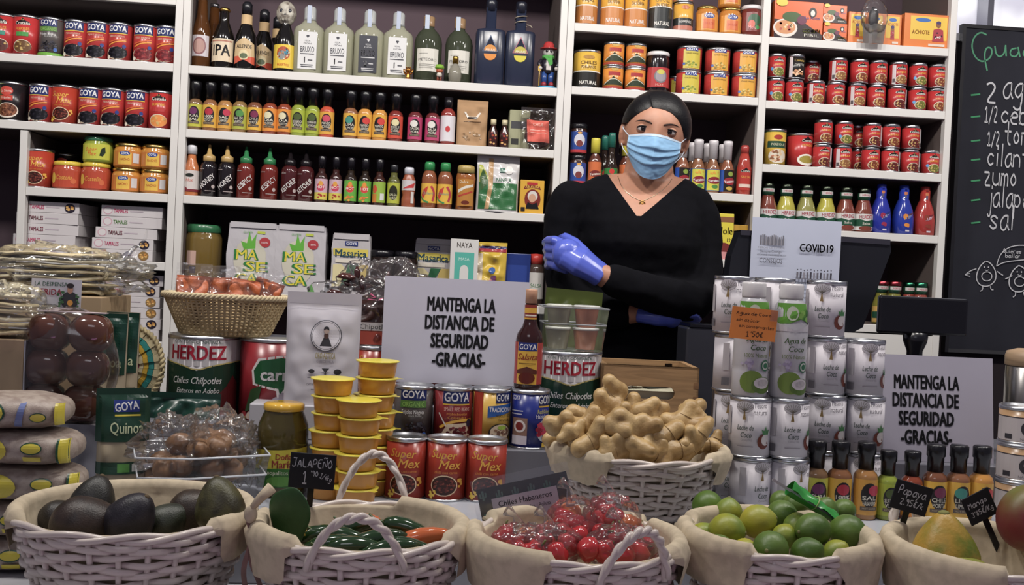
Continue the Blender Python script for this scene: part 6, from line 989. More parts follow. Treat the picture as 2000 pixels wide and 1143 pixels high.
dg = thing('green_bag', 'dark green bag slumped before the chipotle catering can', 'bag', (solvex(352, 1.985, 1.02), 1.985, Z2)); part('bag_body', pouchmb(.15, .078, .05, '#15382f/s', .012, seed=12, wr=.003), dg); part('blue_print', print_on([('r', -2.6, 2.0, 2.4, 3.0, '#22408a/s')], pouchw(.15, .078, .05, .012, seed=12, wr=.003), .4, dv=.4), dg)
# rice bags stacked at the left edge
def rice(i, px, py, rz, L=.15):
    c = at(px, py, 1.665); t = thing('rice_bag', ('plump rice bag with big yellow patch, top of the stack', 'plump rice bag, second from top of the stack', 'plump rice bag, third from top of the stack', 'plump rice bag, fourth from top of the stack', 'plump rice bag, bottom of the stack')[i], 'bag', (c.x, 1.665, Z0+(4-i)*.0552+.0005), rz, 'rice bags')
    ex = lambda p: Vector((math.copysign(abs(p.x)**.6, p.x), math.copysign(abs(p.y)**.75, p.y), math.copysign(abs(p.z)**.8, p.z)*(1+.08*noise.noise(Vector((p.x*3, p.y*3, i))))))
    part('bag_body', MB().ell((0, 0, .0272), (.085, .062, .0272), '#a8998c/n:8a7a70:70', 26, 14, ex), t)
    w = lambda u, v, e: Vector((u, -.0625*(max(0, 1-abs(2*(v-.0272)/.0575)**2.6))**.42*(max(.05, 1-abs(u/.0865)**4))**.4-.0008-e, v))
    sh = [('e', -3.0, 2.9, 3.0, 2.0, '#1f4a34/s'), ('e', -3.2, 2.9, 2.9, 1.75, '#cdbd24/s'), ('t', 'ARROZ', -3.2, 2.9, 1.2, '#2f4a2c/s', {'b': .02, 'w': 4}), ('p', [(1.2, .8), (2.0, 4.4), (2.9, 4.6), (2.3, .8)], '#6a78a8/s'), ('e', 4.6, 2.3, 1.2, .75, '#1f4a34/s'), ('e', 4.6, 2.3, 1.05, .6, '#cdbd24/s'), ('r', 6.8, 1.0, 8.0, 4.4, '#cdbd24/s')]
    if i: sh = [('e', 3.2, 3.2, 1.6, .95, '#1f4a34/s'), ('e', 3.2, 3.2, 1.45, .75, '#cdbd24/s'), ('r', 2.0, 1.2, 4.6, 1.9, '#cdbd24/s'), ('r', 6.6, .8, 8.0, 4.6, '#1f4a34/s'), ('r', 6.9, .8, 8.1, 4.6, '#cdbd24/s'), ('e', -3.6, 2.7, 3.2, 1.9, '#cdbd24/s')]
    part('printed_front', print_on(sh, w, .6, dv=.4), t)
for i, (px, py, rz) in enumerate(((30, 845, .12), (52, 905, -.05), (58, 962, .1), (10, 1010, 0), (5, 1060, .05))): rice(i, px, py, rz)
# clear tray of bagged brown roots
def potato_tray():
    t = thing('plastic_tray', 'clear plastic tray full of bagged brown roots', 'container', (solvex(390, 1.80, .93), 1.795, Z1), .30)
    w, d, h, k = .094, .07, .088, 1.14; C = '#c6cad0/ch'
    vs = [(-w, -d, .001), (w, -d, .001), (w, d, .001), (-w, d, .001), (-w*k, -d*k, h), (w*k, -d*k, h), (w*k, d*k, h), (-w*k, d*k, h)]
    part('tray_walls', MB().add(vs, [(0, 3, 2, 1), (0, 1, 5, 4), (1, 2, 6, 5), (2, 3, 7, 6), (3, 0, 4, 7)], C), t)
    for s, hh in ((k, h), (1.09, h*.62)): part('rim', MB().tube([(-w*s, -d*s, hh), (-w*s*.2, -d*s, hh-.004), (w*s, -d*s, hh), (w*s, d*s, hh), (-w*s, d*s, hh)], .0018, '#c9ccd2/s', 6, True), t)
    rnd = random.Random(11); M0 = t.matrix_basis
    spots = []
    for i in range(40):
        lay = i//14; a = rnd.uniform(-.075, .075)*(1-.1*lay); b = rnd.uniform(-.05, .05)*(1-.12*lay)
        if lay == 2: a *= .75
        spots.append((lay, a, b, .022+lay*.034+rnd.uniform(0, .008), rnd.uniform(0, 6), rnd.uniform(.9, 1.2)))
    for i, (lay, a, b, z, rz, sx) in enumerate(spots):
        r = sorted(q[1] for q in spots if q[0] == lay).index(a)
        o = thing('brown_root', 'small brown root, %s from left in the %s layer of the tray' % (ORD[r], ('bottom', 'middle', 'top')[lay]), 'root', M0 @ Vector((a, b, z)), rz, 'brown roots in the tray')
        part('root_body', MB().ell((0, 0, 0), (.024*sx, .020, .019), '#8f6844/n:6a482e:18', 12, 9, lambda p, i=i: p*(1+.18*noise.noise(p*1.6+Vector((i, 0, 0))))), o)
    for i, (x, y, z, r) in enumerate(((-.045, .0, .095, (.06, .06, .05)), (.03, .0, .10, (.06, .06, .05)), (.072, .02, .075, (.04, .05, .05)))):
        f = thing('root_bag', 'crumpled clear bag over the brown roots, %s in the tray' % ('left', 'middle', 'right')[i], 'bag', M0 @ Vector((x, y, 0)), .3); part('plastic_film', film((0, 0, z), r, 20+i, '#cfc8c0/c', 36, 22, .4), f)
potato_tray()
# tan wicker basket with orange spice sachets on the catering cans
def tan_basket():
    x = solvex(441, 2.10, 1.18); z = Z2+.1832; t = thing('wicker_basket', 'small tan woven basket on the catering cans holding orange spice sachets', 'basket', (x, 2.10, z)); h = .075; n = 64
    def R(v): return .088+.034*v
    part('basket_floor', MB().lathe([(0, .0), (.088, .0), (.088, .003), (0, .003)], '#b59c70/f', 32, sy=.62), t)
    for k in range(n):
        a = 2*PI*k/n; part('stake', MB().tube([(R(v)*math.cos(a), R(v)*.62*math.sin(a), .002+v*h) for v in (0, .5, 1)], .0026, '#b9a277/f', 5), t)
    for j in range(13):
        v = (j+.5)/13; part('weaver', MB().tube([((R(v)+.0018*math.cos(PI*k+j*PI))*math.cos(2*PI*(k+.5)/n), (R(v)+.0018*math.cos(PI*k+j*PI))*.62*math.sin(2*PI*(k+.5)/n), .003+v*h) for k in range(n)], .0022, '#c2ab80/f', 5, True), t)
    br = MB()
    for s in range(3): br.tube([((R(1.04)+.003*math.cos(k*1.1+s*2.1))*math.cos(2*PI*k/150), (R(1.04)+.003*math.cos(k*1.1+s*2.1))*.62*math.sin(2*PI*k/150), h+.003+.0035*math.sin(k*1.1+s*2.1)) for k in range(150)], .0036, '#cdbb94/f', 6, True)
    part('braided_rim', br, t)
    for i, (dx, w, hh, ry) in enumerate(((-.066, .07, .052, .02), (-.012, .08, .05, -.05), (.035, .07, .048, .12), (.074, .062, .05, .3))):
        s = thing('spice_sachet', 'clear sachet of orange spice, %s from left in the tan basket' % ORD[i], 'sachet', (x+dx, 2.085+.012*(i % 2), z+.074)); s.rotation_euler = (-.2, ry, 0)
        part('spice', pouchmb(w*.94, hh*.82, .022, '#c06432/n:a85028:30', .004, seed=i, wr=.002), s); part('sachet_film', pouchmb(w, hh+.016, .026, '#cfc6c0/c', .014, seed=i+5, wr=.003), s)
tan_basket()
# dried chile bag above the chilli cans
def chile_bag():
    t = thing('chile_bag', 'big crumpled clear bag of dried dark chiles behind the sign', 'bag', (solvex(755, 2.14, 1.25), 2.135, Z3+.1135)); rnd = random.Random(3)
    for i in range(46):
        a, b, c = rnd.uniform(-.105, .085), rnd.uniform(-.022, .022), rnd.uniform(.018, .135); b *= .8
        r0 = Vector((rnd.uniform(-1, 1), rnd.uniform(-.3, .3), rnd.uniform(-.5, .5))).normalized()
        p0 = Vector((a, b, c)); part('dried_chile', MB().tube([p0-r0*.022, p0-r0*.01+Vector((0, -.004, .003)), p0+r0*.008, p0+r0*.02], [.003, .009, .008, .002], ['#3a1a16/g', '#2c1412/g', '#4a231c/g'][i % 3], 6, flat=.55), t)
    part('plastic_film', film((-.01, 0, .075), (.125, .038, .085), 31, '#cfc8c4/c', 44, 26, .34), t)
    part('pink_tie', MB().tube([(-.03, -.035, .10), (-.02, -.04, .094), (-.035, -.041, .09), (-.015, -.04, .086), (-.005, -.036, .092)], .0022, '#c9527c/s', 6), t)
    c = thing('chipotle_bag', 'bag with red card labelled for chipotle above the chilli can', 'bag', (solvex(733, 2.075, 1.2), 2.068, Z3+.1125)); part('bag_film', pouchmb(.086, .11, .03, '#8a6a60/c', .012, seed=4, wr=.003), c); part('chiles', pouchmb(.074, .09, .022, '#4a2a24/n:2c1614:30', .008, seed=8, wr=.003), c)
    part('card', MB().box(-.036, .034, -.0205, -.0195, .002, .046, '#a8402f/p'), c); part('name_strip', print_on([('r', -3.4, 3.0, 3.1, 4.6, '#b9b4b4/p'), ('t', 'Chipotle', -.2, 3.8, 1.0, '#3a3638/p', {'w': 5.2})], flatw(-.0206)), c)
chile_bag()
gb = thing('olive_bag', 'olive green bag behind the plastic tub of cups', 'bag', (solvex(1108, 2.2, 1.2), 2.215, Z2)); part('bag_body', pouchmb(.125, .305, .05, '#434e18/s', .02, seed=15, wr=.001), gb); gb.rotation_euler = (0, .05, 0)
# ---------------------------------------------------------------- white wicker baskets
WK = '#cdc0b6/s'; LN = '#c4b498/f'
def basket(label, c, rt, rb, h, rows=9, liner=True, flaps=(), handles=(), n=26, sy=1.0, seed=0, rz=0, wk=WK):
    t = thing('wicker_basket', label, 'basket', c, rz)
    def R(v): return rb+(rt-rb)*(v**.8)
    part('basket_floor', MB().lathe([(0, 0), (rb, 0), (rb, .006), (0, .006)], wk, 30, sy=sy), t)
    for k in range(n):
        a = 2*PI*k/n; part('stake', MB().tube([(R(v)*math.cos(a), R(v)*sy*math.sin(a), .003+v*(h-.004)) for v in (0, .25, .5, .75, 1)], .0042, wk, 6), t)
    rnd = random.Random(seed); m = n*4
    for j in range(rows):
        v = (j+.6)/(rows+.2); pts = []
        for k in range(m):
            a = 2*PI*k/m; o = .0045*math.cos(n*a/2*1.0+j*PI) + .0012*math.sin(a*5+j)
            pts.append(((R(v)+o)*math.cos(a), (R(v)+o)*sy*math.sin(a), .006+v*(h-.008)+.0022*math.sin(a*3+j*2)+.0012*math.sin(a*11+j*5)))
        part('weaver', MB().tube(pts, .0066, wk, 6, True, flat=.55) if False else strip(pts, .92*h/rows*.62, .0024, wk), t)
    rim = MB()
    for s in range(2):
        rim.tube([((rt+.003*math.cos(k*.32+s*PI))*math.cos(2*PI*k/118), (rt+.003*math.cos(k*.32+s*PI))*sy*math.sin(2*PI*k/118), h+.001+.0042*math.sin(k*.32+s*PI)) for k in range(118)], .0044, wk, 7, True)
    part('rim', rim, t)
    if liner:
        def L(a):   # how far the cloth hangs outside, by direction
            l = .0
            for (a0, wd, ln) in flaps: 
                d = abs((a-a0+PI) % (2*PI)-PI); l = max(l, ln*max(0, min(1, (wd-d)/.10+.0)))
            return l
        def f(u, v):
            a = 2*PI*u; ln = L(a); wr = noise.noise(Vector((math.cos(a)*3, math.sin(a)*3, v*3+seed)))*.004+noise.noise(Vector((math.cos(a)*9, math.sin(a)*9, v*2+seed)))*.002
            if v < .5:
                q = v/.5; rr = (R(q)-.011)*(1 if q > .02 else .0)+wr; z = .009+q*(h-.002)
            elif v < .68:
                q = (v-.5)/.18; ang = PI*q; rr = rt-.001-.012*math.cos(ang)+wr*.6; z = h+.006+.012*math.sin(ang)
                if ln < .004: rr = rt-.011-.0+.005*q; z = h+.004-.004*q
            else:
                q = (v-.68)/.32; zz = h+.006-q*ln
                rr = R(max(0, min(1.05, zz/h)))+.0125+wr*1.3+.004*q; z = zz+.006*q*noise.noise(Vector((math.cos(a)*5, math.sin(a)*5, seed)))
                if ln < .004: rr = rt-.006; z = h-.002*q
            return Vector((rr*math.cos(a), rr*sy*math.sin(a), z))
        part('cloth_liner', weld(MB().grid(f, 110, 34, LN).mesh('cloth_liner')), t)
    for (a0, span, hh, lean) in handles:
        hd = MB()
        for s in range(2):
            pts = []
            for k in range(41):
                q = k/40; a = a0+(q-.5)*span; z = h-.02+(hh+.02)*math.sin(PI*q)**.75; ph = q*26+s*PI; rr = rt+.006+lean*math.sin(PI*q)
                pts.append(Vector((rr*math.cos(a), rr*sy*math.sin(a), z))+Vector((math.cos(ph)*.0032*math.cos(a), math.cos(ph)*.0032*math.sin(a), math.sin(ph)*.0032)))
            hd.tube(pts, .0044, wk, 7)
        part('rope_handle', hd, t)
    return t
def strip(pts, hh, th, mat):
    """flat willow strip running round the basket"""
    mb = MB(); vs = []; fs = []; n = len(pts)
    for p in pts:
        p = Vector(p); o = Vector((p.x, p.y, 0)).normalized()
        for (a, b) in ((-1, -.75), (1, -.75), (1.35, 0), (1, .75), (-1, .75)): vs.append(p+o*th*a+Vector((0, 0, hh*b)))
    for i in range(n):
        for k in range(5): j = (i+1) % n; fs.append((i*5+k, i*5+(k+1) % 5, j*5+(k+1) % 5, j*5+k))
    return mb.add(vs, fs, mat, True)
FR = -PI/2     # towards the customer
BZ = .785+.015
def ctr(x0, x1, yf, yb, rimz):
    a = onz((x0+x1)/2, yf, rimz); b = onz((x0+x1)/2, yb, rimz); Y = (a.y+b.y)/2; l = at(x0, (yf+yb)/2, Y).x; r = at(x1, (yf+yb)/2, Y).x; return Vector(((l+r)/2, Y, Z0)), (r-l)/2, (b.y-a.y)/2
HB = .142; RZ = Z0+HB
def fruit(name, label, cat, c, mb, group=None, rot=(0, 0, 0), parts=()):
    o = thing(name, label, cat, c, 0, group); o.rotation_euler = rot; part(name+'_body', mb, o)
    for n, m in parts: part(n, m, o)
    return o
# avocados
c, rt, ry = ctr(42, 486, 1050, 962, RZ); AV = c
basket('white wicker basket of dark avocados at the left', c, rt, rt*.68, HB, 15, True, ((PI*.95, .7, .05), (-.1, .55, .05), (PI/2, 1.2, .03)), sy=.95, seed=1)
for i, (px, py, Y, s, rot, lb) in enumerate(((180, 985, 1.46, 1.0, (0, .3, .5), 'round dark avocado on top at the left of the heap'), (160, 1025, 1.40, 1.25, (0, 1.45, .2), 'long brownish avocado lying at the left of the heap'), (252, 1018, 1.40, 1.08, (.2, .6, 0), 'dark purplish avocado in the middle of the heap'), (322, 1022, 1.44, .85, (0, 1.0, .4), 'small greenish avocado low in the middle'), (375, 1000, 1.47, 1.05, (0, 1.2, -.4), 'dark brown avocado leaning at the right'), (430, 995, 1.42, 1.1, (0, -.15, 0), 'green avocado standing upright at the right'), (115, 1015, 1.48, .9, (0, 1.3, 0), 'avocado at the left rear under the liner'))):
    col = ['#2b2a24/n:1b1a18:60', '#362820/n:231a16:60', '#28242c/n:18161c:60', '#33382a/n:22261c:60', '#3a2c20/n:28201a:60', '#4c4a26/n:2f2c1c:50', '#2a241f/n:1b1815:60'][i]
    f = lambda p: Vector((p.x*(1-.22*max(0, p.z)), p.y*(1-.22*max(0, p.z)), p.z*(1.25 if p.z > 0 else 1)))
    fruit('avocado', lb, 'avocado', at(px, py, Y), MB().ell((0, 0, 0), (.031*s, .031*s, .033*s), col, 24, 18, f), 'avocados', rot, [('stem_end', MB().ell((0, 0, .0405*s), (.004, .004, .003), '#5a4a30/r', 8, 6))])
# jalapeños with a nopal paddle
c, rt, ry = ctr(503, 905, 1090, 985, RZ); JA = c
basket('white wicker basket of green jalapeños with two rope handles', c, rt, rt*.7, HB, 15, True, ((PI*1.12, .62, .055), (-.12, .45, .05), (.75, .5, .03)), ((FR+.02, .85, .052, .012), (PI/2-.05, .8, .075, .01)), sy=.98, seed=2)
rnd = random.Random(5)
JL = [(640, 1050, 1.42, .2, 0), (690, 1035, 1.44, .5, 0), (735, 1060, 1.36, -.3, 0), (700, 1075, 1.34, .1, 0), (770, 1062, 1.40, -.2, 1), (800, 1040, 1.44, -.15, 0), (650, 1070, 1.36, .6, 0), (760, 1080, 1.33, .4, 0), (720, 1045, 1.46, 1.2, 0), (830, 1055, 1.42, -.3, 1), (610, 1058, 1.42, .9, 2), (680, 1058, 1.40, -.5, 0), (790, 1075, 1.35, .3, 0), (745, 1040, 1.47, .2, 0), (695, 1028, 1.47, 2.2, 1)]
JP = layered([(q[0], q[2]) for q in JL])
for i, (px, py, Y, a, k) in enumerate(JL):
    col = ('#1f3a1a/g', '#c4602a/g', '#a8862c/g')[k]; d = Vector((math.cos(a), .25*math.sin(i), .28*math.sin(a*2+i)*.8)).normalized(); p0 = at(px, py, Y)
    pts = [d*(-.042+.084*t)+Vector((0, 0, .006*math.sin(PI*t))) for t in (0, .1, .25, .45, .65, .85, 1)]
    fruit('jalapeno_pepper', '%s jalapeño pepper, %s of its basket' % (('glossy dark green', 'orange-red', 'yellow-green')[k], JP[i]), 'pepper', p0, MB().tube(pts, [.004, .0105, .013, .0125, .0105, .0075, .002], col, 12), ('green jalapeños', 'orange jalapeños', 'yellowing jalapeño')[k], parts=[('stem', MB().tube([pts[0]+Vector((.002, 0, 0)), pts[0]-d*.008+Vector((0, 0, .002)), pts[0]-d*.020+Vector((0, 0, .008))], [.0055, .0022, .0016], '#4a5a2a/s', 7))])
pad = at(565, 1012, 1.40)
def paddle(p): return Vector((p.x*(1+.12*math.sin(p.z*3)), p.y, p.z*(1+.05*math.sin(p.x*4))))
fruit('nopal_paddle', 'flat green cactus paddle standing in the jalapeño basket', 'cactus', pad, MB().ell((0, 0, 0), (.030, .0045, .044), '#2f5a2c/n:24481f:20', 24, 18, paddle), None, (.15, .1, -.35))
def stake_tag(label, px, py, Y, w, h, tilt, shapes, stake, rx=.05):
    c = at(px, py, Y); o = thing('price_tag', label, 'price tag', c); o.rotation_euler = (rx, tilt, 0)
    part('board', MB().box(-w/2, w/2, 0, .0022, -h/2, h/2, '#181920/k', b=.0008), o); part('stake', MB().box(-.0045, .0045, .0003, .0023, -h/2-stake, -h/2+.004, '#181920/s'), o)
    part('chalk_writing', print_on(shapes, flatw(0), e0=.0003), o)
W = '#c9cad2/r'
stake_tag('black stake tag reading jalapeño with its price', 610, 921, 1.50, .066, .052, .05, [('h', 'JALAPEÑO', 0, 1.2, 1.25, .15, W, {'w': 5.8}), ('h', '1', -.9, -.9, 1.9, .24, W, {'w': .8}), ('h', "'90", .35, -.3, .8, .13, W, {'w': 1.2}), ('h', '1/4kg', 2.1, -.7, .8, .12, W, {'w': 1.8, 'rot': -18})], .055)
# habaneros in clear bags
c, rt, ry = ctr(922, 1322, 1118, 1005, RZ); HA = c
basket('white wicker basket of bagged red habaneros with a rope handle', c, rt, rt*.7, HB, 15, True, ((PI*1.15, .75, .06), (-.05, .6, .06), (PI/2, .9, .03)), ((FR+.42, .72, .05, .01),), sy=.98, seed=3)
hab = [(985, 1055, 1.40), (1005, 1075, 1.37), (1030, 1050, 1.43), (1040, 1080, 1.36), (1060, 1060, 1.40), (1075, 1040, 1.45), (1085, 1085, 1.35), (1100, 1010, 1.45), (1115, 1000, 1.46), (1095, 1030, 1.43), (1125, 1025, 1.43), (1130, 1050, 1.40), (1150, 1040, 1.42), (1165, 1020, 1.44), (1185, 1000, 1.46), (1175, 1045, 1.41), (1200, 1015, 1.44), (1205, 1050, 1.40), (1225, 1030, 1.43), (1150, 1075, 1.36), (1180, 1080, 1.36), (1215, 1085, 1.36), (1245, 1080, 1.38), (1255, 1060, 1.42), (1235, 1055, 1.42), (1110, 1065, 1.39), (1020, 1065, 1.38)]
HP = layered([(q[0], q[2]) for q in hab])
for i, (px, py, Y) in enumerate(hab):
    k = 1 if i in (2, 8, 18, 5) else 0; off = Vector((i*1.7, 0, 0))
    f = lambda p, off=off: p*(1+.22*noise.noise(p*1.7+off))*(1-.25*max(0, -p.z))
    fruit('habanero_pepper', '%s habanero, %s of the bagged heap' % ('orange' if k else 'wrinkled red', HP[i]), 'pepper', at(px, py, Y), MB().ell((0, 0, 0), (.0175, .0165, .019), ('#b3262a/g', '#cf6a2c/g')[k], 16, 12, f), ('red habaneros', 'orange habaneros')[k], (i*.9, i*1.3, 0), [('stem', MB().tube([(0, 0, .016), (.001, 0, .022), (.003, 0, .028)], .0016, '#6a6a3a/s', 6))])
for i, (px, py, Y, r) in enumerate(((1015, 1068, 1.385, (.044, .032, .032)), (1075, 1068, 1.38, (.045, .034, .032)), (1118, 1025, 1.43, (.036, .03, .042)), (1195, 1022, 1.43, (.042, .034, .044)), (1215, 1072, 1.375, (.05, .03, .032)))):
    o = thing('pepper_bag', 'knotted clear bag of habaneros, %s in the basket' % ('far left', 'front left', 'upper middle', 'upper right', 'front right')[i], 'bag', at(px, py, Y)); part('plastic_film', film((0, 0, 0), r, 40+i, '#d8c4c4/c', 34, 22, .2), o)
    part('twisted_top', MB().tube([(0, 0, r[2]*.7), (-.008, .0, r[2]+.01), (-.02, -.002, r[2]+.018)], [.012, .003, .009], '#d0c8c8/c', 10), o)
cc_ = at(1026, 978, 1.50); o = thing('product_card', 'tilted card with cactus border naming the habanero chiles', 'card', cc_); o.rotation_euler = (-.12, -.24, 0)
def cactus(x, y, s): return [('r', x-.22*s, y, x+.22*s, y+1.9*s, '#5a7a72/p'), ('r', x-.7*s, y+.5*s, x-.4*s, y+1.4*s, '#5a7a72/p'), ('r', x+.4*s, y+.7*s, x+.7*s, y+1.5*s, '#5a7a72/p'), ('r', x-.6*s, y+.5*s, x+.6*s, y+.75*s, '#5a7a72/p')]
part('card_stock', MB().box(-.068, .068, 0, .001, -.026, .030, '#1b1d26/p'), o)
part('print', print_on([q for x in (-6, -3.6, -1.2, 1.2, 3.6, 5.9) for q in cactus(x, .9 if int(x) % 2 else 1.2, .75)]+[q for x in (-6.2, 6.0) for q in cactus(x, -2.2, .8)]+[('r', -4.9, -2.6, 4.9, 1.3, '#a8a0b0/p'), ('t', 'Chiles Habaneros', 0, .35, .85, '#22202a/p', {'b': .01, 'w': 8.0}), ('t', '50 g  6 unidades / Bolsita', .3, -.9, .6, '#33303a/p', {'w': 6.6}), ('t', '1€', .6, -2.0, .8, '#33303a/p')], flatw(0), e0=.0003), o)
part('clear_sleeve', MB().box(-.075, .072, -.0035, -.003, -.030, .044, '#c9ccd2/ch'), o)
# limes
c, rt, ry = ctr(1342, 1694, 1112, 1000, RZ); LI = c
basket('white wicker basket heaped with green limes', c, rt, rt*.7, HB, 15, True, ((PI*1.1, .7, .055), (-.35, .95, .06), (PI/2, 1.0, .03)), (), sy=.98, seed=4)
LIM = [(1423, 1002, 1.53, 28, 1), (1480, 1019, 1.46, 34, 2), (1420, 1036, 1.44, 34, 1), (1372, 1047, 1.46, 26, 1), (1404, 1079, 1.37, 35, 0), (1367, 1076, 1.43, 20, 2), (1455, 1076, 1.40, 25, 2), (1505, 1072, 1.36, 36, 0), (1531, 1049, 1.43, 25, 1), (1576, 1081, 1.36, 32, 0), (1588, 1036, 1.42, 35, 0), (1558, 1032, 1.47, 30, 1), (1633, 1081, 1.39, 27, 1), (1656, 1040, 1.44, 36, 0), (1527, 1006, 1.50, 30, 0), (1525, 980, 1.56, 22, 0), (1556, 988, 1.54, 28, 0), (1648, 998, 1.54, 24, 0), (1529, 1104, 1.34, 22, 2), (1463, 1102, 1.345, 24, 0), (1610, 1000, 1.52, 28, 0)]
LP = layered([(q[0], q[2]) for q in LIM])
for i, (px, py, Y, r, k) in enumerate(LIM):
    rr = r*Y/2000; col = ('#587424/n:3f5c1e:16', '#6a8428/n:94962e:14', '#93982c/n:aaa236:12')[k]
    f = lambda p: Vector((p.x, p.y, p.z*(1.04+.10*max(0, abs(p.z)-.86)/.14)))
    fruit('lime', '%s lime, %s of the basket' % (('dark green', 'mid green', 'yellow-green')[k], LP[i]), 'lime', at(px, py, Y), MB().ell((0, 0, 0), (rr, rr, rr), col, 20, 16, f), ('dark green limes', 'mid green limes', 'yellow-green limes')[k], (i*.8, i*1.1, i*.5), [('stem_scar', MB().ell((0, 0, rr*1.12), (.003, .003, .0012), '#7a7a4a/r', 8, 5))])
fruit('lime', 'dark green lime lying loose between the ginger and lime baskets', 'lime', at(1382, 990, 1.60), MB().ell((0, 0, 0), (.025, .025, .026), '#44621c/n:5f7c1e:8', 20, 16))
gp = thing('green_bag_clip', 'bright green folded plastic bag tied over the limes', 'bag', at(1590, 985, 1.47)); gp.rotation_euler = (0, .52, 0)
part('bag_body', MB().grid(lambda u, v: Vector((-.045+.10*u, -.012+.024*v+.004*math.sin(u*7), .012*math.sin(PI*v)*(1-.5*u)+.004*noise.noise(Vector((u*6, v*4, 0))))), 18, 10, '#2f9a3a/s').grid(lambda u, v: Vector((-.045+.10*u, -.012+.024*v, -.003-.008*math.sin(PI*v)*(1-.3*u))), 12, 8, '#2a8a36/s'), gp)
part('tie', MB().tube([(0, .012*math.cos(k*PI/6), .002+.011*math.sin(k*PI/6)) for k in range(12)], .0012, '#8fae60/s', 6, True), gp); part('paper_slip', MB().box(-.075, .05, -.004, -.003, -.004, .000, '#b9b4b8/p'), gp)
# papaya and mango
lx = LI.x+rt; c = Vector((lx+.142+.012, 1.36, Z0)); 
basket('white wicker basket lined with cloth holding papaya at the right', c, .135, .10, HB, 15, True, ((PI, 1.2, .06), (PI/2, 1.4, .05), (0, 1.0, .05)), ((PI*.66, .55, .06, .0),), sy=1.05, seed=6)
def pap(p): return Vector((p.x*(1-.42*max(0, p.z)**1.2)*(1+.06*noise.noise(p*2)), p.y*(1-.42*max(0, p.z)**1.2), p.z*(1.15 if p.z > 0 else .9)))
fruit('papaya', 'upright yellow papaya with green blotches in the right basket', 'papaya', at(1845, 1083, 1.36), MB().ell((0, 0, 0), (.047, .045, .052), '#b08a1c/n:5f7420:24', 30, 22, pap), None, (0, -.08, 0), [('stem_end', MB().ell((0, 0, .0575), (.008, .008, .004), '#7a7a3a/r', 10, 6))])
fruit('papaya', 'greenish yellow papaya lying low in the right basket', 'papaya', at(1868, 1128, 1.325), MB().ell((0, 0, 0), (.055, .036, .03), '#8f8a20/n:5f7a24:12', 26, 18))
fruit('mango', 'red and green mango at the right picture edge', 'mango', at(2012, 1012, 1.42), MB().ell((0, 0, 0), (.046, .042, .05), '#6a6a24/n:7a2434:7', 26, 20), None, (0, .5, 0), [('sticker', MB().ell((-.030, -.030, .022), (.008, .003, .005), '#c4c6bc/s', 12, 8))])
stake_tag('black stake tag reading papaya with its price', 1780, 973, 1.46, .058, .044, .24, [('h', 'Papaya', 0, .9, 1.3, .15, W, {'w': 4.4}), ('h', '2.95€/k', .4, -.8, .95, .14, W, {'w': 3.9})], .07)
stake_tag('black stake tag reading mango with its price', 1914, 990, 1.46, .046, .044, -.5, [('h', 'Mango', -.1, .8, 1.0, .13, W, {'w': 3.2}), ('h', "3'85€/Kg", .1, -.7, .8, .12, W, {'w': 3.6})], .06)
# ginger
c = Vector((solvex(1243, 1.79, 1.0), 1.775, Z1)); GI = c
basket('white wicker basket of ginger standing behind the habaneros', c, .150, .095, .112, 12, True, ((PI*1.16, .62, .045), (-.25, .6, .045), (PI/2, 1.0, .03)), (), sy=.93, seed=7)
GN = [(1120, 835, 1.73, .0, 1.0), (1170, 860, 1.69, .4, 1.05), (1240, 845, 1.69, -.3, 1.25), (1290, 860, 1.69, .6, 1.05), (1330, 835, 1.73, 1.1, 1.1), (1185, 795, 1.79, .9, 1.1), (1232, 812, 1.80, 1.4, .9), (1278, 822, 1.76, -.5, 1.0), (1200, 830, 1.76, .2, 1.0), (1310, 845, 1.78, -.2, 1.0), (1150, 820, 1.79, -.4, .95), (1370, 870, 1.76, .1, .7), (1345, 815, 1.80, .8, .9), (1260, 830, 1.82, .3, 1.0), (1130, 862, 1.70, -.8, .8), (1215, 878, 1.67, .3, .9), (1262, 880, 1.67, -.4, .95), (1310, 882, 1.68, .2, .9), (1355, 862, 1.70, .9, .95), (1100, 850, 1.77, .3, .8), (1395, 868, 1.79, 1.2, .6)]
GP = layered([(q[0], q[2]) for q in GN])
for i, (px, py, Y, a, s) in enumerate(GN):
    r2 = random.Random(50+i); g_m = MB(); L = .034*s; d = Vector((math.cos(a), .2, math.sin(a))).normalized(); mt = '#c0a068/n:9a7a4a:30'
    def lobe(p, dd, l, r):
        q = p+dd*l; g_m.tube([p, p+dd*l*.5, q], [r*.85, r*1.08, r*.8], mt, 10); g_m.ell(p, (r*.9,)*3, mt, 10, 8); g_m.ell(q, (r*.82,)*3, mt, 10, 8); return q
    p = -d*L; e = lobe(p, d, L*2, .0185*s)
    for k in range(4):
        dd = (Vector((r2.uniform(-1, 1), r2.uniform(-.5, .3), r2.uniform(-.8, 1)))).normalized(); lobe(p+d*L*2*r2.uniform(.05, .95), dd, .027*s*r2.uniform(.7, 1.2), .0145*s*r2.uniform(.85, 1.15))
    me = remesh(g_m, .0032, 'ginger_body', 3, mt)
    o = thing('ginger_root', 'knobbly tan ginger root, %s of the basket' % GP[i], 'ginger', at(px, py, Y), 0, 'ginger roots'); part('ginger_body', me, o)
    ce = MB()
    for k in range(3): q = p+d*L*2*(.25+.25*k); ce.tube([q+(d.orthogonal().normalized()*math.cos(z*PI/6)+d.cross(d.orthogonal().normalized())*math.sin(z*PI/6))*.0178*s for z in range(12)], .0007, '#8a6c40/r', 5, True)
    part('growth_rings', ce, o)
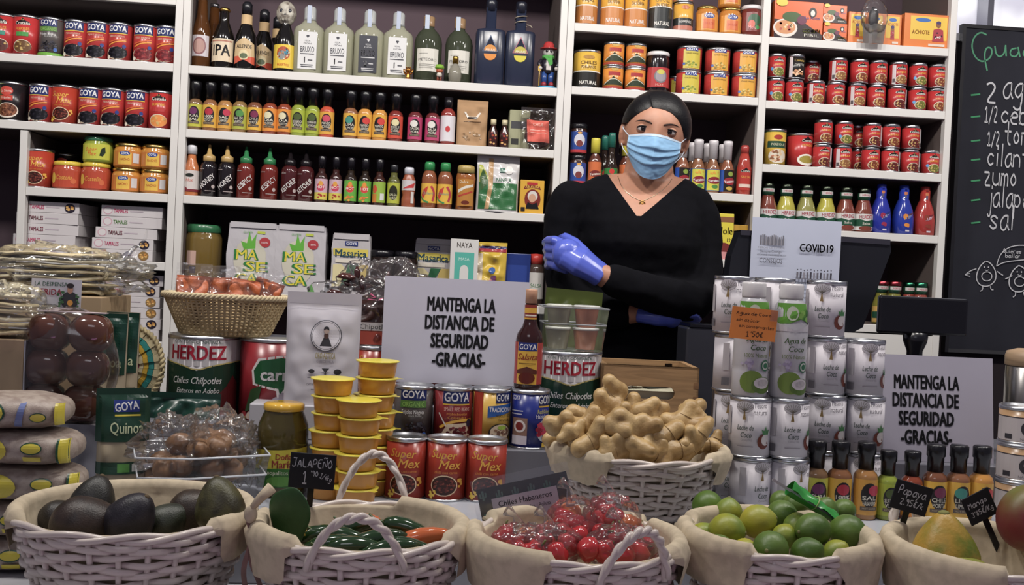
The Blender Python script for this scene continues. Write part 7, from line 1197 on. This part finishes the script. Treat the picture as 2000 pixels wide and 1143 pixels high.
# cloth ties hanging from the basket rims
for (px, py, Y, lb) in ((490, 990, 1.36, 'beige cloth ties knotted between the avocado and jalapeño baskets'),):
    p = at(px, py, Y); o = thing('cloth_tie', lb, 'ribbon', p)
    for k in range(2): part('ribbon', MB().grid(lambda u, v: Vector((-.002+.016*k*u+.004*math.sin(u*6+k)+(v-.5)*.007, .002*math.sin(u*9), -.02-.085*u)), 12, 2, '#8a6a62/f'), o)
    part('knot', MB().ell((0, 0, -.01), (.009, .007, .012), LN, 12, 8).tube([(0, 0, -.004), (.012, 0, .012), (.026, .002, .026)], [.004, .006, .008], LN, 8), o)
# ---------------------------------------------------------------- the seller
from mathutils.bvhtree import BVHTree
def person():
    SK = '#b5836a/h'; BY = 2.46
    foot = at(1258, 760, BY); root = thing('person', 'woman in black V-neck sweater, blue face mask and blue gloves, arms crossed', 'person', (foot.x, BY, 0)); O = Vector((foot.x, BY, 0))
    inv = lambda p: Vector(p)-O
    # ---- head
    TILT = Matrix.Rotation(math.radians(-10), 3, 'Z') @ Matrix.Rotation(math.radians(8), 3, 'X') @ Matrix.Rotation(math.radians(6), 3, 'Y'); HC = at(1280, 256, 2.448)
    def hw(p): return HC+TILT @ Vector(p)
    def skull(d, off=0.0, feat=True):
        d = Vector(d).normalized(); z = d.z*(.084 if d.z > 0 else .114); w = 1-.30*max(0, -d.z)**2.2
        x = math.copysign(abs(d.x)**.92, d.x)*.0725*w; y = d.y*(.092 if d.y < 0 else .098)*(1-.12*max(0, -d.z)**2)
        if d.z < -.2 and d.y > 0: y *= 1-.35*min(1, (-d.z-.2)/.6)
        p = Vector((x, y, z))
        if feat and d.y < 0:
            for s in (-1, 1): p.y += .0075*math.exp(-((x-s*.031)**2+(z-.001)**2)/.015**2); p.y -= .0022*math.exp(-(((x-s*.034)/.018)**2+((z-.019)/.006)**2)); p.y -= .004*math.exp(-((x-s*.044)**2+(z+.03)**2)/.018**2)
            p.y -= .017*math.exp(-((x/.010)**2+((z+.032)/.017)**2)); p.y -= .006*math.exp(-((x/.008)**2+((z+.006)/.02)**2))
        n = Vector((d.x/.07, d.y/.094, d.z/.1)).normalized(); return p+n*off
    def headmesh(mb):
        nu, nv = 72, 54; vs = []; fs = []
        for j in range(nv+1):
            th = PI*j/nv
            for k in range(nu):
                a = 2*PI*k/nu; vs.append(hw(skull((math.sin(th)*math.cos(a), math.sin(th)*math.sin(a), -math.cos(th)))))
        for j in range(nv):
            for k in range(nu): a, b = j*nu+k, j*nu+(k+1) % nu; fs.append((a, b, b+nu, a+nu))
        mb.add(vs, fs, SK, True)
        for s in (-1, 1):
            mb.ell(hw((s*.0772, .012, -.016)), (.0075, .0165, .029), SK, 14, 10, rot=TILT @ Matrix.Rotation(s*.45, 3, 'Z'))
            mb.ell(hw((s*.0760, .006, -.040)), (.006, .008, .009), SK, 12, 8)
    def loft(mb, rings, mat, grow=0.0, n=36, e=2.3):
        vs = []; fs = []
        for (py, cx, hwp, ry, yo) in rings:
            c = at(cx, py, BY+yo); rx = hwp*BY/2000
            for k in range(n):
                a = 2*PI*k/n; ca, sa = math.cos(a), math.sin(a); q = (abs(ca)**e+abs(sa)**e)**(-1/e)
                vs.append(c+Vector(((rx+grow)*q*ca, (ry+grow)*q*sa, 0)))
        m = len(rings)
        for i in range(m-1):
            for k in range(n): a, b = i*n+k, i*n+(k+1) % n; fs.append((a, b, b+n, a+n))
        fs += [tuple(range(n-1, -1, -1)), tuple(range((m-1)*n, m*n))]; mb.add(vs, fs, mat, True)
    TOR = [(1120, 1240, 92, .09, .01), (900, 1250, 112, .11, .01), (760, 1258, 106, .102, 0), (700, 1258, 96, .096, 0), (640, 1256, 94, .096, 0), (580, 1254, 100, .104, 0), (520, 1252, 110, .118, -.006), (478, 1250, 116, .128, -.014), (440, 1249, 120, .118, -.008), (405, 1249, 122, .098, .002), (380, 1250, 126, .082, .01), (364, 1253, 118, .066, .016), (352, 1257, 98, .056, .02), (344, 1261, 74, .05, .022)]
    NECK = [(400, 1256, 50, .05, .02), (362, 1262, 54, .055, .018), (345, 1266, 50, .053, .016), (325, 1268, 47, .051, .014), (300, 1270, 45, .05, .012)]
    LARM = [(1352, 408, 2.462, .055), (1366, 440, 2.458, .054), (1370, 500, 2.44, .050), (1370, 560, 2.405, .050), (1352, 588, 2.365, .049), (1310, 583, 2.325, .046), (1250, 566, 2.30, .0425), (1200, 548, 2.285, .037), (1168, 534, 2.28, .030)]
    RARM = [(1115, 396, 2.465, .054), (1104, 430, 2.462, .053), (1102, 490, 2.455, .050), (1106, 550, 2.44, .049), (1128, 590, 2.41, .048), (1170, 606, 2.385, .044), (1210, 610, 2.365, .038), (1250, 612, 2.345, .028)]
    def limb(mb, path, mat, grow=0.0, stop=None):
        pts = [at(a, b, c) for a, b, c, r in path][:stop]; rs = [r+grow for a, b, c, r in path][:stop]
        # refine with Catmull-Rom
        P = []; R = []
        for i in range(len(pts)-1):
            p0, p1, p2, p3 = pts[max(i-1, 0)], pts[i], pts[i+1], pts[min(i+2, len(pts)-1)]
            for t in (0, .34, .67): P.append(.5*((2*p1)+(p2-p0)*t+(2*p0-5*p1+4*p2-p3)*t*t+(3*p1-p0-3*p2+p3)*t**3)); R.append(rs[i]*(1-t)+rs[i+1]*t)
        P.append(pts[-1]); R.append(rs[-1]); mb.tube(P, R, mat, 18)
        mb.ell(P[0], (R[0],)*3, mat, 18, 12); mb.ell(P[-1], (R[-1],)*3, mat, 14, 10)
    def local(me): 
        me.transform(Matrix.Translation(-O)); return me
    b = MB(); headmesh(b); loft(b, TOR, SK, -.004); loft(b, NECK, SK); limb(b, LARM, SK, -.007); limb(b, RARM, SK, -.007)
    for s in (-1, 1): b.tube([at(1258+s*42, 1100, BY+.01), at(1255+s*45, 1400, BY+.01), at(1250+s*48, 1640, BY+.02)], [.085, .06, .045], SK, 16)
    body = remesh(b, .0042, 'body', 5, SK); bvh = BVHTree.FromPolygons([v.co.copy() for v in body.vertices], [tuple(p.vertices) for p in body.polygons])
    bo = part('body', local(body), root)
    # ---- sweater: torso and sleeves, opened along a V at the neck
    s = MB(); BK = '#09090f/f'
    loft(s, TOR, BK, .003); limb(s, LARM, BK, .0, -1); limb(s, RARM, BK, .0, -1)
    sw = remesh(s, .0046, 'sweater', 7, BK); bm = bmesh.new(); bm.from_mesh(sw); cc = Vector((0, 0, CAMZ))
    A, V, B = (1183, 336), (1247, 427), (1334, 352)
    lines = [[(1150, 322), (1190, 345), (1206, 372), (1226, 404), (1247, 425)], [(1247, 425), (1282, 406), (1308, 380), (1326, 358), (1350, 330)]]
    planes = [(A, V), (V, B)]
    for a, c in planes:
        nrm = ray(*a).cross(ray(*c)).normalized(); bmesh.ops.bisect_plane(bm, geom=bm.verts[:]+bm.edges[:]+bm.faces[:], plane_co=cc, plane_no=nrm, dist=1e-6)
    n3 = ray(1200, 421).cross(ray(1300, 423)).normalized(); bmesh.ops.bisect_plane(bm, geom=bm.verts[:]+bm.edges[:]+bm.faces[:], plane_co=cc, plane_no=n3, dist=1e-6)
    n1 = ray(*A).cross(ray(*V)).normalized(); n2 = ray(*V).cross(ray(*B)).normalized(); inside = ray(1262, 370).normalized()
    s1 = math.copysign(1, n1.dot(inside)); s2 = math.copysign(1, n2.dot(inside))
    bmesh.ops.delete(bm, geom=[f for f in bm.faces if (f.calc_center_median()-cc).dot(n1)*s1 > 0 and (f.calc_center_median()-cc).dot(n2)*s2 > 0 and (f.calc_center_median()-cc).dot(n3)*math.copysign(1, n3.dot(inside)) > 0], context='FACES')
    # stretch folds at elbows and under the bust
    for v in bm.verts:
        q = v.co; v.co = q+v.normal*(.0022*noise.noise(Vector((q.x*9, q.y*9, q.z*30)))+.0016*noise.noise(q*38))
    bm.to_mesh(sw); bm.free(); sw.polygons.foreach_set('use_smooth', [True]*len(sw.polygons)); part('sweater', local(sw), root)
    tr = MB(); trm = '#0d0d12/f'
    loft(tr, [(1130, 1240, 95, .094, .01), (900, 1250, 115, .113, .01), (780, 1256, 110, .107, 0)], trm, .004)
    for q in (-1, 1): tr.tube([at(1258+q*42, 1090, BY+.01), at(1255+q*45, 1400, BY+.01), at(1250+q*48, 1620, BY+.02)], [.096, .07, .058], trm, 16)
    part('trousers', local(remesh(tr, .01, 'trousers', 3, trm)), root)
    sh = MB()
    for q in (-1, 1):
        c = at(1250+q*48, 1640, BY+.02); sh.ell((c.x, c.y-.05, .035), (.045, .12, .035), '#1d1b1f/s', 14, 8)
    part('shoes', local(weld(sh.mesh('shoes'))), root)
    # ---- gloves
    GLV = '#5263c8/s'
    def glove(name, wrist, palm, fingers, thumb, pr):
        g = MB(); w, k = wrist, palm
        g.tube([w[0], w[1], k[0], k[1]], [w[2], w[3], pr, pr*.92], GLV, 16, flat=.72); g.ell(k[1], (pr*.9, pr*.75, pr*.9), GLV, 14, 10)
        for f in fingers+[thumb]: g.tube(f[0], f[1], GLV, 10); g.ell(f[0][-1], (f[1][-1],)*3, GLV, 10, 8)
        return part(name, local(remesh(g, .0026, name, 3, GLV, .4)), root)
    P = lambda x, y, Y: at(x, y, Y)
    fs = []
    for i in range(4):
        bx, by = 1096+i*1.5, 476+i*15.5
        fs.append(([P(bx+10, by+4, 2.300), P(bx-13, by-6+i, 2.318), P(1070+i*1.2-abs(i-1.3)*-1.5, 470+i*15, 2.350), P(1066+i*1.5, 474+i*15, 2.385), P(1071+i*1.5, 480+i*14, 2.402)], [.0125, .0118, .0112, .0105, .0085]))
    glove('glove', (P(1174, 538, 2.282), P(1156, 526, 2.280), .0325, .034), (P(1134, 512, 2.282), P(1108, 497, 2.294)), fs, ([P(1142, 495, 2.29), P(1122, 474, 2.31), P(1104, 464, 2.345), P(1096, 466, 2.385)], [.0145, .0125, .0115, .0095]), .040)
    fs = [([P(1318, 616+i*3, 2.325+i*.011), P(1338, 613+i*4, 2.322+i*.012), P(1356, 614+i*4, 2.326+i*.012), P(1364-abs(i-1)*3, 619+i*4, 2.333+i*.012)], [.0115, .011, .0105, .0085]) for i in range(4)]
    glove('glove', (P(1246, 611, 2.345), P(1262, 613, 2.338), .026, .027), (P(1285, 616, 2.33), P(1312, 619, 2.335)), fs, ([P(1280, 612, 2.32), P(1305, 605, 2.315), P(1328, 603, 2.318)], [.013, .0115, .009]), .029)
    # ---- hair: swept back from a hairline with a side parting
    hl = [(-.060, .058, -.040), (-.066, .040, -.010), (-.0700, .018, .016), (-.0715, -.012, .012), (-.0700, -.032, .010), (-.062, -.054, .024), (-.050, -.070, .040), (-.034, -.078, .0535), (-.016, -.081, .0595), (.006, -.081, .0575), (.028, -.077, .050), (.046, -.070, .036), (.058, -.058, .018), (.066, -.040, -.002), (.0705, -.018, -.008), (.0710, .006, .008), (.0700, .022, .012), (.066, .042, -.012), (.060, .058, -.040)]
    def hair_pt(u, v):
        t = u*(len(hl)-1); i = min(int(t), len(hl)-2); fr = t-i; fr = fr*fr*(3-2*fr)
        d0 = (Vector(hl[i])*(1-fr)+Vector(hl[i+1])*fr); d0 = Vector((d0.x/.0695, d0.y/.092, d0.z/(.084 if d0.z > 0 else .114))).normalized()
        bk = Vector((.0, 1, -.12)).normalized(); d = d0.slerp(bk, v*.98)
        off = .0012+.0120*(1-math.exp(-v*7))+.0030*math.exp(-((u-.60)/.16)**2)*min(1, v*4)-.0035*math.exp(-((u-.425)/.012)**2)*math.exp(-v*3.5)
        off += .00025*math.sin(u*420+v*6)*min(1, v*6)
        return hw(skull(d, off, False))
    hm = MB().grid(hair_pt, 150, 40, '#0b090c/j'); bun = hw((0, .100, -.045)); hm.ell(bun, (.036, .03, .034), '#0b090c/j', 20, 14, lambda p: p*(1+.05*math.sin(p.z*16+p.x*6)))
    part('hair', local(weld(hm.mesh('hair'))), root)
    # ---- eyes and brows
    for sgn in (-1, 1):
        yc = skull((sgn*.031/.0695, -.8, .0)).y+.0078; c = Vector((sgn*.0312, -.0692, .0005)); r = .0135
        gz = (Matrix.Rotation(math.radians(-2), 3, 'Z') @ Vector((0, -1, .06))).normalized(); e = MB().ell(hw(c), (r, r, r), '#b9aca6/g', 24, 28, rot=TILT @ gz.to_track_quat('Z', 'Y').to_matrix())
        for fi in range(len(e.f)):
            j = fi//24
            if j >= 26: e.m[fi] = '#060505/g'
            elif j >= 24: e.m[fi] = '#1c100c/g'
        eye = part('eyeball', local(weld(e.mesh('eyeball'))), root)
        def lid(u, v, up):
            az = (u-.5)*2*math.radians(84); op = math.cos(az*.98)
            e0 = math.radians(27*op+1) if up else math.radians(-17*op-3); e1 = math.radians(62 if up else -58); el = e0+(e1-e0)*v
            rr = r+.0010+(.0006*v if up else .0002*v)-.0005; return hw(c+Vector((rr*1.17*math.cos(el)*math.sin(az), -rr*math.cos(el)*math.cos(az), rr*math.sin(el))))
        L = MB().grid(lambda u, v: lid(u, v, True), 20, 8, SK); L.grid(lambda u, v: lid(u, v, False), 20, 8, SK); part('eyelid', local(L.mesh('eyelid')), root)
        part('eyelashes', local(MB().tube([lid(k/16, 0, True)+Vector((0, -.0006, .0002)) for k in range(17)], [.0004+.0011*math.sin(PI*k/16) for k in range(17)], '#100b0c/r', 6).tube([lid(k/16, 0, False) for k in range(17)], .00035, '#5a3a30/r', 5).mesh('eyelashes')), root)
        # brow: follows the forehead surface
        bp = []
        for k in range(13):
            t = k/12; x = sgn*(.0135+.038*t); z = .0150+.0060*math.sin(t*PI*.85)-.002*t
            h = bvh.ray_cast(hw((x, -.16, z)), TILT @ Vector((0, 1, 0)))[0] or hw((x, -.09, z)); bp.append(h+Vector((0, -.0002, 0)))
        part('eyebrow', local(MB().tube(bp, [.0004+.0019*(1-.75*(k/12))*min(1, (k+2)/4) for k in range(13)], '#33211b/r', 8).mesh('eyebrow')), root)
    # ---- face mask with pleats, white bindings and ear loops
    def mk(u, v, o=0.0):
        x = (u-.5)*2; zt = -.0125+.004*(1-x*x)**2-.006*x*x; zb = -.112+.040*abs(x)**2.4; z = zt+(zb-zt)*v
        w = .0635-.004*abs(v-.3)-.010*max(0, v-.55)**1.2*2
        y = -.100-.011*math.sin(PI*min(1, v*1.02))-.006*math.exp(-((v-.2)/.2)**2-(x/.25)**2)-.0035*math.exp(-(abs(x)/.16))*(1-v*.5)+.050*abs(x)**2.1
        pl = 0
        for c, a in ((.30, .0046), (.50, .0058), (.72, .0046)):
            d = (v-c-.10*(.5-v)*(1-x*x)*1.6+.025*math.sin(x*5+c*9)*(1-abs(x)))/.030; pl += a*(1/(1+math.exp(-max(-20, min(20, d*4))))-.5)*math.exp(-(d*.22)**2)*(1-.2*x*x)
        y += pl*1.3+.0011*noise.noise(Vector((x*6, v*14, 3)))
        return hw(Vector((x*w, y-o, z)))
    mm = MB().grid(lambda u, v: mk(u, v), 56, 56, '#7fb2d6/f' if False else '#86b6dc/r'); mo = part('face_mask', local(mm.mesh('face_mask')), root)
    part('mask_binding', local(MB().grid(lambda u, v: mk(u, -.012+v*.055, .0007), 44, 3, '#bcd0e2/r').mesh('mask_binding')), mo)
    for q in (0, 1):
        part('mask_binding', local(MB().grid(lambda u, v: mk((u*.035) if not q else 1-u*.035, v, .0006), 3, 40, '#9cc2e0/r').mesh('mask_binding')), mo)
        e = hw(((-1 if not q else 1)*.0800, .010, .004)); e2 = hw(((-1 if not q else 1)*.0790, .012, -.034)); a = mk(q, .02); z = mk(q, .94)
        part('ear_loop', local(MB().tube([a, a*.4+e*.6+Vector(((-1 if not q else 1)*.004, 0, 0)), e, e2, z*.5+e2*.5+Vector(((-1 if not q else 1)*.004, 0, 0)), z], .0013, '#c9d2de/r', 6).mesh('ear_loop')), mo)
    # ---- necklace and earring
    ch = []
    for px, py in ((1207, 344), (1212, 360), (1222, 374), (1236, 385), (1248, 391), (1254, 393), (1262, 390), (1280, 381), (1296, 370), (1308, 357), (1312, 350)):
        d = ray(px, py).normalized(); h = bvh.ray_cast(cc, d)[0]
        if h: ch.append(h-d*.0012)
    nk = part('necklace', local(MB().tube(ch, .0008, '#d9c4a8/m', 6).mesh('necklace')), root)
    h = ch[len(ch)//2]; part('pendant', local(MB().tube([h+Vector((.006*math.cos(k*PI/8), -.004, -.006+.006*math.sin(k*PI/8))) for k in range(16)], .0014, '#c9a24a/m', 6, True).ell(h+Vector((0, -.004, -.006)), (.0035, .002, .0035), '#c9923a/g', 10, 8).mesh('pendant')), nk)
    e = hw((-.0790, .0, -.052)); part('earring', local(MB().tube([e+Vector((.002*math.cos(k*PI/8), .009*math.cos(k*PI/8)-.002, .011*math.sin(k*PI/8)-.004)) for k in range(16)], .0016, '#1a181c/m', 6, True).mesh('earring')), root)
person()
